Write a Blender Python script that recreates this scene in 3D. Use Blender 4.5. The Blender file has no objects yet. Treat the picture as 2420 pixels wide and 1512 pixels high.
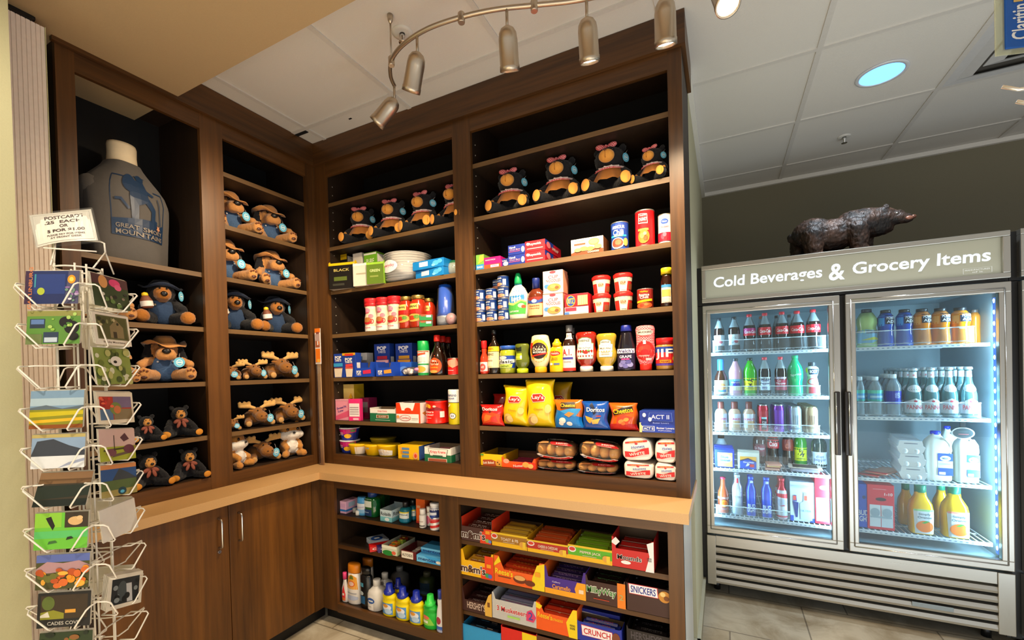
import bpy, bmesh, math, random
from mathutils import Vector, Matrix, noise
random.seed(7)
PI=math.pi
SC=bpy.context.scene; COL=SC.collection
# ------------------------------------------------------------------ camera (2420x1512)
FPX=1045.8336; PX,PY=1179.954,888.693
CW=Vector((2.31805,-2.01642,1.463605))
rx,ry,rz=-0.011,-0.0262,0.4701
FW=Vector((-math.sin(rz)*math.cos(rx),math.cos(rz)*math.cos(rx),math.sin(rx)))
_r=Vector((math.cos(rz),math.sin(rz),0)); _u=_r.cross(FW)
RT=math.cos(ry)*_r+math.sin(ry)*_u; UP=-math.sin(ry)*_r+math.cos(ry)*_u
cam=bpy.data.cameras.new('camera'); co=bpy.data.objects.new('camera',cam); COL.objects.link(co)
co.matrix_world=Matrix(((RT.x,UP.x,-FW.x,CW.x),(RT.y,UP.y,-FW.y,CW.y),(RT.z,UP.z,-FW.z,CW.z),(0,0,0,1)))
cam.sensor_fit='HORIZONTAL'; cam.sensor_width=36; cam.lens=FPX/2420*36
cam.shift_x=(1210-PX)/2420; cam.shift_y=(PY-756)/2420; cam.clip_start=.05
SC.camera=co
AX=(Vector((1,0,0)),Vector((0,1,0)),Vector((0,0,1)))
def solve(p,axis,u=None,v=None):
    """coordinate along axis so that point p lands on column u (or row v) of the photograph"""
    V0=Vector(p)-CW; V0[axis]=-CW[axis]; e=AX[axis]
    if u is not None: k=(u-PX)/FPX; w=RT-k*FW
    else: k=(PY-v)/FPX; w=UP-k*FW
    return -V0.dot(w)/e.dot(w)
def xat(u,y,z): return solve((0,y,z),0,u=u)
def yat(u,x,z): return solve((x,0,z),1,u=u)
def zat(v,x,y): return solve((x,y,0),2,v=v)
# ------------------------------------------------------------------ materials
def lin(h):
    def c(x):
        x/=255; return x/12.92 if x<=.04045 else ((x+.055)/1.055)**2.4
    return (c(int(h[0:2],16)),c(int(h[2:4],16)),c(int(h[4:6],16)),1)
MATS={}
def newmat(name):
    m=bpy.data.materials.new(name); m.use_nodes=True; nt=m.node_tree
    return m,nt,nt.nodes['Principled BSDF']
def pm(h,rough=.45,metal=0,bump=0,bscale=60,emit=0,var=.06,sheen=0,coat=0,trans=0):
    """plain painted/plastic material: colour with a faint procedural mottling, optional noise bump"""
    key=(h,rough,metal,bump,bscale,emit,var,sheen,coat,trans)
    if key in MATS: return MATS[key]
    m,nt,b=newmat('paint_'+h); L=nt.links
    tc=nt.nodes.new('ShaderNodeTexCoord'); n=nt.nodes.new('ShaderNodeTexNoise'); n.inputs['Scale'].default_value=bscale
    L.new(tc.outputs['Object'],n.inputs['Vector'])
    mx=nt.nodes.new('ShaderNodeMix'); mx.data_type='RGBA'; c=lin(h)
    mx.inputs[6].default_value=tuple(x*(1-var) for x in c[:3])+(1,); mx.inputs[7].default_value=tuple(min(1,x*(1+var)) for x in c[:3])+(1,)
    L.new(n.outputs['Fac'],mx.inputs[0]); L.new(mx.outputs[2],b.inputs['Base Color'])
    b.inputs['Roughness'].default_value=rough; b.inputs['Metallic'].default_value=metal
    if sheen: b.inputs['Sheen Weight'].default_value=sheen; b.inputs['Sheen Roughness'].default_value=.4
    if coat: b.inputs['Coat Weight'].default_value=coat
    if trans: b.inputs['Transmission Weight'].default_value=trans
    if bump:
        bp=nt.nodes.new('ShaderNodeBump'); bp.inputs['Strength'].default_value=bump; bp.inputs['Distance'].default_value=.004
        L.new(n.outputs['Fac'],bp.inputs['Height']); L.new(bp.outputs['Normal'],b.inputs['Normal'])
    if emit: b.inputs['Emission Color'].default_value=c; b.inputs['Emission Strength'].default_value=emit
    MATS[key]=m; return m
def clear(h='dfeff2',op=.25,rough=.08,ior=1.35):
    """thin clear plastic / glass: see-through, tinted, with a fresnel gloss"""
    key=('clear',h,op,rough,ior)
    if key in MATS: return MATS[key]
    m,nt,b=newmat('clear_'+h); L=nt.links; nd=nt.nodes
    tr=nd.new('ShaderNodeBsdfTransparent'); tr.inputs[0].default_value=tuple(.5+.5*x for x in lin(h)[:3])+(1,)
    b.inputs['Base Color'].default_value=lin(h); b.inputs['Roughness'].default_value=rough
    m1=nd.new('ShaderNodeMixShader'); m1.inputs[0].default_value=op
    L.new(tr.outputs[0],m1.inputs[1]); L.new(b.outputs[0],m1.inputs[2])
    gl=nd.new('ShaderNodeBsdfGlossy'); gl.inputs['Roughness'].default_value=rough
    lw=nd.new('ShaderNodeFresnel'); lw.inputs['IOR'].default_value=ior
    m2=nd.new('ShaderNodeMixShader'); L.new(lw.outputs[0],m2.inputs[0]); L.new(m1.outputs[0],m2.inputs[1]); L.new(gl.outputs[0],m2.inputs[2])
    L.new(m2.outputs[0],nd['Material Output'].inputs[0]); MATS[key]=m; return m
def wood(h1,h2,axis=2,rough=.42,scale=9):
    key=('wood',h1,h2,axis,rough,scale)
    if key in MATS: return MATS[key]
    m,nt,b=newmat('wood_'+h1); L=nt.links; nd=nt.nodes
    g=nd.new('ShaderNodeNewGeometry'); mp=nd.new('ShaderNodeMapping'); s=[scale*5,scale*5,scale*5]; s[axis]=scale*.22
    mp.inputs['Scale'].default_value=s; L.new(g.outputs['Position'],mp.inputs[0])
    n=nd.new('ShaderNodeTexNoise'); n.inputs['Scale'].default_value=1; n.inputs['Detail'].default_value=5; n.inputs['Roughness'].default_value=.6
    L.new(mp.outputs[0],n.inputs['Vector'])
    n2=nd.new('ShaderNodeTexNoise'); n2.inputs['Scale'].default_value=1; mp2=nd.new('ShaderNodeMapping'); s2=[5,5,5]; s2[axis]=.3
    mp2.inputs['Scale'].default_value=s2; L.new(g.outputs['Position'],mp2.inputs[0]); L.new(mp2.outputs[0],n2.inputs['Vector'])
    ad=nd.new('ShaderNodeMath'); ad.operation='ADD'; L.new(n.outputs['Fac'],ad.inputs[0]); L.new(n2.outputs['Fac'],ad.inputs[1])
    r=nd.new('ShaderNodeMapRange'); r.inputs[1].default_value=.7; r.inputs[2].default_value=1.3; L.new(ad.outputs[0],r.inputs[0])
    mx=nd.new('ShaderNodeMix'); mx.data_type='RGBA'; mx.inputs[6].default_value=lin(h1); mx.inputs[7].default_value=lin(h2)
    L.new(r.outputs[0],mx.inputs[0]); L.new(mx.outputs[2],b.inputs['Base Color']); b.inputs['Roughness'].default_value=rough
    bp=nd.new('ShaderNodeBump'); bp.inputs['Strength'].default_value=.08; bp.inputs['Distance'].default_value=.002
    L.new(n.outputs['Fac'],bp.inputs['Height']); L.new(bp.outputs['Normal'],b.inputs['Normal'])
    MATS[key]=m; return m
def fur(h,h2=None,sheen=.3):
    key=('fur',h,h2)
    if key in MATS: return MATS[key]
    m,nt,b=newmat('fur_'+h); L=nt.links; nd=nt.nodes
    tc=nd.new('ShaderNodeTexCoord'); n=nd.new('ShaderNodeTexNoise'); n.inputs['Scale'].default_value=120; n.inputs['Detail'].default_value=4; n.inputs['Roughness'].default_value=.7
    n2=nd.new('ShaderNodeTexNoise'); n2.inputs['Scale'].default_value=22
    L.new(tc.outputs['Object'],n.inputs['Vector']); L.new(tc.outputs['Object'],n2.inputs['Vector'])
    c=lin(h); d=lin(h2) if h2 else tuple(x*1.5 for x in c[:3])+(1,)
    mx=nd.new('ShaderNodeMix'); mx.data_type='RGBA'; mx.inputs[6].default_value=tuple(x*.75 for x in c[:3])+(1,); mx.inputs[7].default_value=d
    ad=nd.new('ShaderNodeMath'); ad.operation='MULTIPLY_ADD'; ad.inputs[1].default_value=.5; L.new(n.outputs['Fac'],ad.inputs[0])
    m2=nd.new('ShaderNodeMath'); m2.operation='MULTIPLY'; m2.inputs[1].default_value=.5; L.new(n2.outputs['Fac'],m2.inputs[0]); L.new(m2.outputs[0],ad.inputs[2])
    L.new(ad.outputs[0],mx.inputs[0]); L.new(mx.outputs[2],b.inputs['Base Color'])
    b.inputs['Roughness'].default_value=.85; b.inputs['Sheen Weight'].default_value=sheen; b.inputs['Sheen Roughness'].default_value=.5
    b.inputs['Specular IOR Level'].default_value=.2
    bp=nd.new('ShaderNodeBump'); bp.inputs['Strength'].default_value=.7; bp.inputs['Distance'].default_value=.004
    L.new(n.outputs['Fac'],bp.inputs['Height']); L.new(bp.outputs['Normal'],b.inputs['Normal'])
    MATS[key]=m; return m
def steel(h='b4b2ac',rough=.3,axis=0,key0='steel'):
    key=(key0,h,rough,axis)
    if key in MATS: return MATS[key]
    m,nt,b=newmat('steel_'+h); L=nt.links; nd=nt.nodes
    g=nd.new('ShaderNodeNewGeometry'); mp=nd.new('ShaderNodeMapping'); s=[400,400,400]; s[axis]=3; mp.inputs['Scale'].default_value=s
    L.new(g.outputs['Position'],mp.inputs[0]); n=nd.new('ShaderNodeTexNoise'); n.inputs['Scale'].default_value=1; L.new(mp.outputs[0],n.inputs['Vector'])
    r=nd.new('ShaderNodeMapRange'); r.inputs[3].default_value=rough-.07; r.inputs[4].default_value=rough+.09; L.new(n.outputs['Fac'],r.inputs[0]); L.new(r.outputs[0],b.inputs['Roughness'])
    b.inputs['Base Color'].default_value=lin(h); b.inputs['Metallic'].default_value=.93
    bp=nd.new('ShaderNodeBump'); bp.inputs['Strength'].default_value=.05; bp.inputs['Distance'].default_value=.001
    L.new(n.outputs['Fac'],bp.inputs['Height']); L.new(bp.outputs['Normal'],b.inputs['Normal'])
    MATS[key]=m; return m
def mat(x):
    if isinstance(x,str): return pm(x)
    return x
# ------------------------------------------------------------------ mesh builder
class B:
    """collects shapes (each with its own material) and links them as ONE mesh object"""
    def __init__(s): s.v=[]; s.f=[]; s.m=[]; s.sm=[]; s.mats=[]
    def mi(s,m):
        m=mat(m)
        if m not in s.mats: s.mats.append(m)
        return s.mats.index(m)
    def add(s,vs,fs,m,smooth=False):
        o=len(s.v); s.v+= [tuple(v) for v in vs]; k=s.mi(m)
        for f in fs: s.f.append([o+i for i in f]); s.m.append(k); s.sm.append(smooth)
        return s
    def box(s,a,b,m,M=None):
        x0,y0,z0=a; x1,y1,z1=b
        vs=[Vector(p) for p in ((x0,y0,z0),(x1,y0,z0),(x1,y1,z0),(x0,y1,z0),(x0,y0,z1),(x1,y0,z1),(x1,y1,z1),(x0,y1,z1))]
        if M: vs=[M@v for v in vs]
        return s.add(vs,[(0,3,2,1),(4,5,6,7),(0,1,5,4),(1,2,6,5),(2,3,7,6),(3,0,4,7)],m)
    def rbox(s,a,b,m,r=.004,M=None):
        """box with chamfered edges"""
        bm=bmesh.new(); bmesh.ops.create_cube(bm,size=1)
        for v in bm.verts: v.co=Vector([a[i]+(v.co[i]+.5)*(b[i]-a[i]) for i in range(3)])
        r=min(r,.45*min(abs(b[i]-a[i]) for i in range(3)))
        bmesh.ops.bevel(bm,geom=bm.edges[:],offset=r,segments=2,affect='EDGES',profile=.5)
        s.bm(bm,m,M); return s
    def bm(s,bm,m,M=None,smooth=False):
        bm.verts.index_update(); vs=[(M@v.co if M else v.co.copy()) for v in bm.verts]
        s.add(vs,[[v.index for v in f.verts] for f in bm.faces],m,smooth); bm.free(); return s
    def lathe(s,prof,m,n=24,c=(0,0,0),sx=1,sy=1,cap=True,M=None,sq=0,smooth=True,mats=None):
        """revolve [(r,z)...]; sx,sy squash; sq>0 = squarer section; mats = per-band materials"""
        vs=[]; 
        for r,z in prof:
            for i in range(n):
                a=2*PI*i/n; ca,sa=math.cos(a),math.sin(a)
                if sq: k=(abs(ca)**(2+sq)+abs(sa)**(2+sq))**(-1/(2+sq)); ca*=k; sa*=k
                p=Vector((c[0]+r*ca*sx,c[1]+r*sa*sy,c[2]+z)); vs.append(M@p if M else p)
        if mats is None: mats=[m]*(len(prof)-1)
        o=len(s.v); s.v+=[tuple(v) for v in vs]
        for j in range(len(prof)-1):
            k=s.mi(mats[j])
            for i in range(n):
                i2=(i+1)%n; s.f.append([o+j*n+i,o+j*n+i2,o+(j+1)*n+i2,o+(j+1)*n+i]); s.m.append(k); s.sm.append(smooth)
        if cap:
            for j,mm in ((0,mats[0]),(len(prof)-1,mats[-1])):
                if prof[j][0]>1e-4:
                    f=[o+j*n+i for i in range(n)]; s.f.append(f[::-1] if j==0 else f); s.m.append(s.mi(mm)); s.sm.append(False)
        return s
    def cyl(s,a,b,r,m,n=12,r2=None,cap=True,smooth=True):
        a=Vector(a); b=Vector(b); d=b-a; q=d.to_track_quat('Z','Y').to_matrix().to_4x4(); M=Matrix.Translation(a)@q
        return s.lathe([(r,0),(r if r2 is None else r2,d.length)],m,n,M=M,cap=cap,smooth=smooth)
    def tube(s,pts,r,m,n=6,closed=False):
        pts=[Vector(p) for p in pts]; N=len(pts); vs=[]; up=None
        for i,p in enumerate(pts):
            if closed: t=(pts[(i+1)%N]-pts[i-1]).normalized()
            else: t=(pts[min(i+1,N-1)]-pts[max(i-1,0)]).normalized()
            if up is None:
                up=Vector((0,0,1)) if abs(t.z)<.9 else Vector((1,0,0))
            w=t.cross(up); 
            if w.length<1e-4: w=t.orthogonal()
            w.normalize(); up=w.cross(t).normalized()
            for k in range(n):
                a=2*PI*k/n; vs.append(p+r*(math.cos(a)*w+math.sin(a)*up))
        fs=[]
        for i in range(N if closed else N-1):
            j=(i+1)%N
            for k in range(n): fs.append((i*n+k,i*n+(k+1)%n,j*n+(k+1)%n,j*n+k))
        if not closed: fs+= [tuple(range(n))[::-1],tuple((N-1)*n+k for k in range(n))]
        return s.add(vs,fs,m,True)
    def ell(s,c,r,m,sub=2,R=None,jit=0):
        bm=bmesh.new(); bmesh.ops.create_icosphere(bm,subdivisions=sub,radius=1)
        if isinstance(r,(int,float)): r=(r,r,r)
        M=Matrix.Translation(Vector(c)) @ (R.to_4x4() if R else Matrix()) @ Matrix.Diagonal((*r,1))
        s.bm(bm,m,M,True); return s
    def prism(s,poly,h0,h1,m,ax='y',smooth=False):
        """extrude a 2-D outline [(a,b)...] between h0 and h1 along axis ax"""
        def P(a,b,h): return {'y':(a,h,b),'x':(h,a,b),'z':(a,b,h)}[ax]
        n=len(poly); vs=[P(a,b,h0) for a,b in poly]+[P(a,b,h1) for a,b in poly]
        fs=[tuple(range(n)),tuple(range(2*n-1,n-1,-1))]+[(i,n+i,n+(i+1)%n,(i+1)%n) for i in range(n)]
        return s.add(vs,fs,m,smooth)
    def mesh(s,name):
        me=bpy.data.meshes.new(name); me.from_pydata(s.v,[],s.f)
        for m in s.mats: me.materials.append(m)
        me.polygons.foreach_set('material_index',s.m); me.polygons.foreach_set('use_smooth',s.sm); me.update()
        bm=bmesh.new(); bm.from_mesh(me); bmesh.ops.recalc_face_normals(bm,faces=bm.faces[:]); bm.to_mesh(me); bm.free()
        return me
    def build(s,name,parent=None,loc=None,rz=0):
        o=bpy.data.objects.new(name,s.mesh(name)); COL.objects.link(o)
        if parent: o.parent=parent
        if loc is not None: o.location=loc
        o.rotation_euler[2]=rz
        return o
def tag(o,label,cat,group=None):
    o['label']=label; o['category']=cat
    if group: o['group']=group
    return o
def struct(o,label=None):
    o['kind']='structure'
    if label: o['label']=label
    return o
def thing(name,label,cat,loc,rz=0,group=None):
    o=bpy.data.objects.new(name,None); COL.objects.link(o); o.empty_display_size=.05
    o.location=loc; o.rotation_euler[2]=rz; return tag(o,label,cat,group)
def dup(root,loc,rz=None,label=None,group=None,scale=None):
    r=root.copy(); COL.objects.link(r); r.location=loc
    if rz is not None: r.rotation_euler=(0,0,rz)
    if scale: r.scale=scale if hasattr(scale,'__len__') else (scale,)*3
    if label: r['label']=label
    if group: r['group']=group
    for ch in list(root.children):
        c=ch.copy(); COL.objects.link(c); c.parent=r
        for g in ch.children:
            d=g.copy(); COL.objects.link(d); d.parent=c
    return r
# ------------------------------------------------------------------ printed artwork (flat or wrapped)
TXT={}
TMP=bpy.data.scenes.new('scratch')
def text2d(t,bold=0.0):
    k=(t,bold)
    if k in TXT: return TXT[k]
    cu=bpy.data.curves.new('t','FONT'); cu.body=t; cu.resolution_u=3; cu.offset=bold; cu.fill_mode='FRONT' if False else 'BOTH'
    ob=bpy.data.objects.new('t',cu); TMP.collection.objects.link(ob); vl=TMP.view_layers[0]; vl.update(); dg=vl.depsgraph; dg.update()
    me=bpy.data.meshes.new_from_object(ob.evaluated_get(dg)); bpy.data.objects.remove(ob); bpy.data.curves.remove(cu)
    xs=[v.co.x for v in me.vertices]; ys=[v.co.y for v in me.vertices]
    x0,x1,y0,y1=min(xs),max(xs),min(ys),max(ys)
    TXT[k]=([((v.co.x-x0)/(x1-x0),(v.co.y-y0)/max(y1-y0,1e-6)) for v in me.vertices],[list(p.vertices) for p in me.polygons])
    bpy.data.meshes.remove(me); return TXT[k]
def art(b,shapes,W,H,fn,cu=0,cv=0,base=.0006,step=.0004):
    """print shapes (unit coordinates, u right, v up) on a surface.  fn(u,v,h)->point, h = height off the surface.
    r rect, e ellipse, p polygon, t text, o ring;  cu/cv = cuts so the print can follow a curve"""
    for li,sh in enumerate(shapes):
        h=base+step*li; k=sh[0]; bold=.018
        if k=='r':
            _,x0,y0,x1,y1,c=sh; V=[(x0,y0),(x1,y0),(x1,y1),(x0,y1)]; F=[[0,1,2,3]]
        elif k=='e':
            _,cx,cy,rx_,ry_,c=sh; n=20; V=[(cx+rx_*math.cos(2*PI*i/n),cy+ry_*math.sin(2*PI*i/n)) for i in range(n)]; F=[list(range(n))]
        elif k=='o':
            _,cx,cy,rx_,ry_,w,c=sh; n=24; V=[]; F=[]
            for i in range(n):
                a=2*PI*i/n; V+=[(cx+rx_*math.cos(a),cy+ry_*math.sin(a)),(cx+rx_*(1-w)*math.cos(a),cy+ry_*(1-w)*math.sin(a))]
                j=(i+1)%n; F.append([2*i,2*j,2*j+1,2*i+1])
        elif k=='p':
            _,V,c=sh; V=list(V); F=[list(range(len(V)))]
        else:
            t,cx,cy,w,hh,c=sh[1:7]; shear=sh[7] if len(sh)>7 else 0; rot=sh[8] if len(sh)>8 else 0
            tv,F=text2d(t,sh[9] if len(sh)>9 else bold); ca,sa=math.cos(rot),math.sin(rot); V=[]
            for x,y in tv:
                X=(x-.5)*w*W+shear*(y-.5)*hh*H; Y=(y-.5)*hh*H
                V.append((cx+(X*ca-Y*sa)/W,cy+(X*sa+Y*ca)/H))
        if cu or cv:
            bm=bmesh.new(); vv=[bm.verts.new((x,y,0)) for x,y in V]
            for f in F:
                try: bm.faces.new([vv[i] for i in f])
                except ValueError: pass
            for axis,n in ((0,cu),(1,cv)):
                for i in range(1,n):
                    nn=[0,0,0]; nn[axis]=1; p=[0,0,0]; p[axis]=i/n
                    bmesh.ops.bisect_plane(bm,geom=bm.verts[:]+bm.edges[:]+bm.faces[:],plane_co=p,plane_no=nn,dist=1e-6)
            bm.verts.index_update(); V=[(v.co.x,v.co.y) for v in bm.verts]; F=[[v.index for v in f.verts] for f in bm.faces]; bm.free()
        b.add([fn(x,y,h) for x,y in V],F,c,False)
def flat(o,U,V):
    o=Vector(o); U=Vector(U); V=Vector(V); N=U.cross(V).normalized()
    return lambda u,v,h: o+U*u+V*v+N*h
def wrap(prof,c,z0,z1,a,sx=1,sy=1,sq=0,rot=-PI/2):
    """wrap round a lathe profile; a = half angle of the print, rot = where its middle faces"""
    def rad(z):
        for (r0,q0),(r1,q1) in zip(prof,prof[1:]):
            if q0<=z<=q1 and q1>q0: return r0+(r1-r0)*(z-q0)/(q1-q0)
        return prof[-1][0]
    def fn(u,v,h):
        z=z0+(z1-z0)*v; t=rot+(u-.5)*2*a; ca,sa=math.cos(t),math.sin(t)
        if sq: k=(abs(ca)**(2+sq)+abs(sa)**(2+sq))**(-1/(2+sq)); ca*=k; sa*=k
        r=rad(z)+h; return Vector((c[0]+r*ca*sx,c[1]+r*sa*sy,c[2]+z))
    return fn
# ================================================================== room shell
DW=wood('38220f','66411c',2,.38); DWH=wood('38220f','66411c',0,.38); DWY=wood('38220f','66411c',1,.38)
DOORW=wood('46290c','7a4c1a',2,.4); INNER=wood('1f130a','302012',2,.55); BACKP=wood('080605','0e0a08',2,.8); EDGE=wood('5a4228','775a36',0,.45); EDGEY=wood('5a4228','775a36',1,.45)  # INNER: the same wood, bay shade put into its darker tones
CTOP=pm('c9a06c',.38,bscale=260,var=.1)
WHITE=pm('e8e6e0',.55,bump=.05,bscale=300); CHROME=pm('d8d8d6',.16,1.0)
def wallmat(h,r=.75): return pm(h,r,bump=.12,bscale=180,var=.04)
def tilemat():
    m,nt,b=newmat('travertine_floor'); L=nt.links; nd=nt.nodes
    g=nd.new('ShaderNodeNewGeometry'); mp=nd.new('ShaderNodeMapping'); mp.inputs['Rotation'].default_value=(0,0,0); mp.inputs['Location'].default_value=(.12,.2,0)
    L.new(g.outputs['Position'],mp.inputs[0])
    br=nd.new('ShaderNodeTexBrick'); br.inputs['Scale'].default_value=1; br.inputs['Brick Width'].default_value=.61; br.inputs['Row Height'].default_value=.45; br.inputs['Mortar Size'].default_value=.004; br.offset=.37
    br.inputs['Color1'].default_value=lin('cfc8b6'); br.inputs['Color2'].default_value=lin('bfb095'); br.inputs['Mortar'].default_value=lin('8f8778')
    L.new(mp.outputs[0],br.inputs[0])
    n=nd.new('ShaderNodeTexNoise'); n.inputs['Scale'].default_value=4; n.inputs['Detail'].default_value=8; n.inputs['Roughness'].default_value=.65; n.inputs['Distortion'].default_value=.8
    L.new(g.outputs['Position'],n.inputs[0])
    rp=nd.new('ShaderNodeValToRGB'); rp.color_ramp.elements[0].position=.35; rp.color_ramp.elements[0].color=lin('a89472'); rp.color_ramp.elements[1].position=.6; rp.color_ramp.elements[1].color=(1,1,1,1)
    L.new(n.outputs['Fac'],rp.inputs[0])
    mx=nd.new('ShaderNodeMix'); mx.data_type='RGBA'; mx.blend_type='MULTIPLY'; mx.inputs[0].default_value=.6
    L.new(br.outputs['Color'],mx.inputs[6]); L.new(rp.outputs[0],mx.inputs[7]); L.new(mx.outputs[2],b.inputs['Base Color']); b.inputs['Roughness'].default_value=.3
    return m
struct(B().box((-1,-3.6,-.05),(5.6,2.4,0),tilemat()).build('floor'),'cream travertine tile floor in front of the drinks coolers')
CEIL=pm('d9d6cf',.8,bump=.25,bscale=420,var=.03); GRID=pm('cfccc6',.5)
struct(B().box((-1,-3.6,2.937),(5.6,2.4,2.98),CEIL).build('ceiling'),'suspended ceiling of white acoustic tiles')
b=B()
for x in (-.52,.13,.79,1.447,2.105,2.745,3.38,3.99,4.6,5.2): b.box((x-.012,-3.5,2.931),(x+.012,2.19,2.9375),GRID)
for y in (-2.99,-2.28,-1.58,-.87,-.165,.545,1.24,1.91):
    b.box((-1,y-.012,2.9315),(5.5,y+.012,2.9372),GRID)
struct(b.build('trim_1'),'white metal grid bars between the ceiling tiles')
struct(B().box((-1,-3.6,2.813),(3.6,-.80,2.936),wallmat('b89f78')).build('trim_2'),'smooth beige dropped soffit above the left cabinet')
struct(B().box((-1,2.19,0),(5.6,2.4,2.937),wallmat('7f7a66')).build('wall_back'),'grey-olive wall behind the coolers')
WL=wallmat('bcb993')
struct(B().box((-1,-2.6,0),(.35,-1.455,2.813),WL).build('wall_left'),'pale green-cream wall end beside the postcard rack')
struct(B().box((-.5,-1.46,0),(-.4,.5,2.937),WL).build('wall_west'),'wall behind the left shelf cabinet')
# partition between the shelves and the cooler
WP=wallmat('b9b596')
struct(B().box((1.2,.37,0),(2.175,2.19,2.935),WP).build('wall_partition'),'narrow beige partition end between the shelves and the cooler')
b=B().box((2.175,.40,2.905),(2.20,2.19,2.935),WHITE).box((2.2,2.165,2.905),(5.6,2.19,2.935),WHITE); struct(b.build('trim_3'),'white ceiling angle along the walls')
b=B().box((2.175,.36,0),(2.187,1.09,.095),pm('8d8568',.5)).box((1.9,.358,0),(2.187,.37,.095),pm('8d8568',.5)).box((2.175,.354,.095),(2.191,1.09,.108),pm('c8c4ae',.4)).box((1.9,.352,.095),(2.191,.37,.108),pm('c8c4ae',.4))
struct(b.build('baseboard_partition'),'taupe baseboard on the partition')
struct(B().box((.42,-.11,2.9355),(.44,-.1,2.9385),pm('050505')).box((.02,-.13,2.9295),(.115,-.152,2.9378),pm('060504',.9)).build('gap_patch'),'black patch for the dark gap at a lifted corner ceiling tile')  # black boxes stand in for the darkness above the lifted tile
# white ribbed panel at the left end
b=B().box((.0,-1.405,0),(.095,-1.288,2.78),pm('f2e4d8',.6)); 
for i in range(9):
    y=-1.404+i*.0128; b.box((.094,y+.001,0),(.0985,y+.0112,2.7795),pm('f6eae0',.55))
b.box((.094,-1.2895,0),(.1025,-1.288,2.78),pm('dfe0b0',.4))
tag(b.build('ribbed_panel'),'tall white vertically ribbed panel between the left wall and the dark cabinet','panel')
t=thing('panel_bracket','small black bracket clamped on top of the white ribbed panel','bracket',(.06,-1.36,2.78))
BK=pm('0b0a0b',.5)
B().rbox((-.05,-.05,0),(.03,.045,.022),BK,.006).build('base',t); B().rbox((-.04,-.02,.018),(.02,.055,.04),BK,.008).build('clamp',t)
B().tube([(-.01,-.04,.015),(-.02,-.06,.022),(0,-.1,.0325)],.012,BK,8).build('arm',t)
# ================================================================== upper shelf cabinets
SH=[2.555,2.277,2.0,1.725,1.45,1.178]
PIN=pm('cfc8bb',.3,.6)
t=thing('shelf_cabinet','tall dark wood upper shelf cabinet with two open bays facing the room','cabinet',(1.1,.0,.905))
def part(b,name,par): return b.build(name,par,tuple(-Vector(par.location)) if par.rotation_euler[2]==0 else None)
def PB(b,name,par):
    o=b.build(name,par); o.matrix_parent_inverse=Matrix.Identity(4); o.location=-Vector(par.location); return o
for x0,x1 in ((0,.099),(1.047,1.159),(2.127,2.183)): PB(B().box((x0,0,.9055),(x1,.02,2.935),DW),'stile',t)
for x0,x1 in ((.099,1.047),(1.159,2.127)):
    PB(B().box((x0,.001,2.719),(x1,.02,2.935),DWH),'rail',t); PB(B().box((x0,.001,.9055),(x1,.02,.967),DWH),'rail',t)
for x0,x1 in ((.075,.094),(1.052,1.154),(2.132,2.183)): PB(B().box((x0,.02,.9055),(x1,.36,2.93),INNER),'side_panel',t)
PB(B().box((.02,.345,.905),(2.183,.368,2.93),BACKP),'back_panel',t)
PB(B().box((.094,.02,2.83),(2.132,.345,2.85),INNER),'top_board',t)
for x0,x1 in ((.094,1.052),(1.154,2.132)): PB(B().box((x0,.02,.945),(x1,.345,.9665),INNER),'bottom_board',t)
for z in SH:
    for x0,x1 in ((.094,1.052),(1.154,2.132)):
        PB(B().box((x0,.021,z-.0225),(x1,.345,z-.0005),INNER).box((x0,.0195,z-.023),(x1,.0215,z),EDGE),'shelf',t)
for x in (.0945,1.1545):
    b=B(); z=1.08
    while z<2.68:
        b.cyl((x-.002,.06,z),(x+.0012,.06,z),.0035,PIN,6); z+=.055
    PB(b,'pin_holes',t)
b=B().box((.0212,-.021,2.797),(2.2,-.001,2.9345),DWH).box((2.1835,-.001,2.797),(2.2,.36,2.9345),DWY); PB(b,'crown',t)
# left unit (faces +x)
t=thing('shelf_cabinet','dark wood upper shelf cabinet on the left with the grey shirt in its top','cabinet',(0,-.62,.905))
for y0,y1 in ((-1.231,-1.172),(-.694,-.582),(-.067,-.0005)): PB(B().box((-.02,y0,.9055),(0,y1,2.935),DW),'stile',t)
for y0,y1 in ((-1.172,-.694),(-.582,-.067)):
    PB(B().box((-.02,y0,2.719),(-.001,y1,2.935),DWY),'rail',t); PB(B().box((-.02,y0,.9055),(-.001,y1,.967),DWY),'rail',t)
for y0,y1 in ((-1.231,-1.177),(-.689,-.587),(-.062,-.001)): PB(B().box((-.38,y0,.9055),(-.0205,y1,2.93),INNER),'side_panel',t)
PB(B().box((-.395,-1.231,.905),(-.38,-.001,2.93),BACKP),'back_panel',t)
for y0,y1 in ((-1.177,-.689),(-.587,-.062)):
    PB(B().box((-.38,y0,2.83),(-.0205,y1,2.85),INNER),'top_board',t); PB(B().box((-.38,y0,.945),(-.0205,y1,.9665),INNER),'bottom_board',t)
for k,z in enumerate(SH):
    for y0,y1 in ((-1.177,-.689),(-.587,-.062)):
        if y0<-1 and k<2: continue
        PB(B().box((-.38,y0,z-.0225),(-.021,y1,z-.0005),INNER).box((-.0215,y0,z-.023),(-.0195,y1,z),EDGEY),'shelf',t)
PB(B().box((.001,-1.245,2.797),(.021,-.0005,2.9345),DWY),'crown',t)
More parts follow.
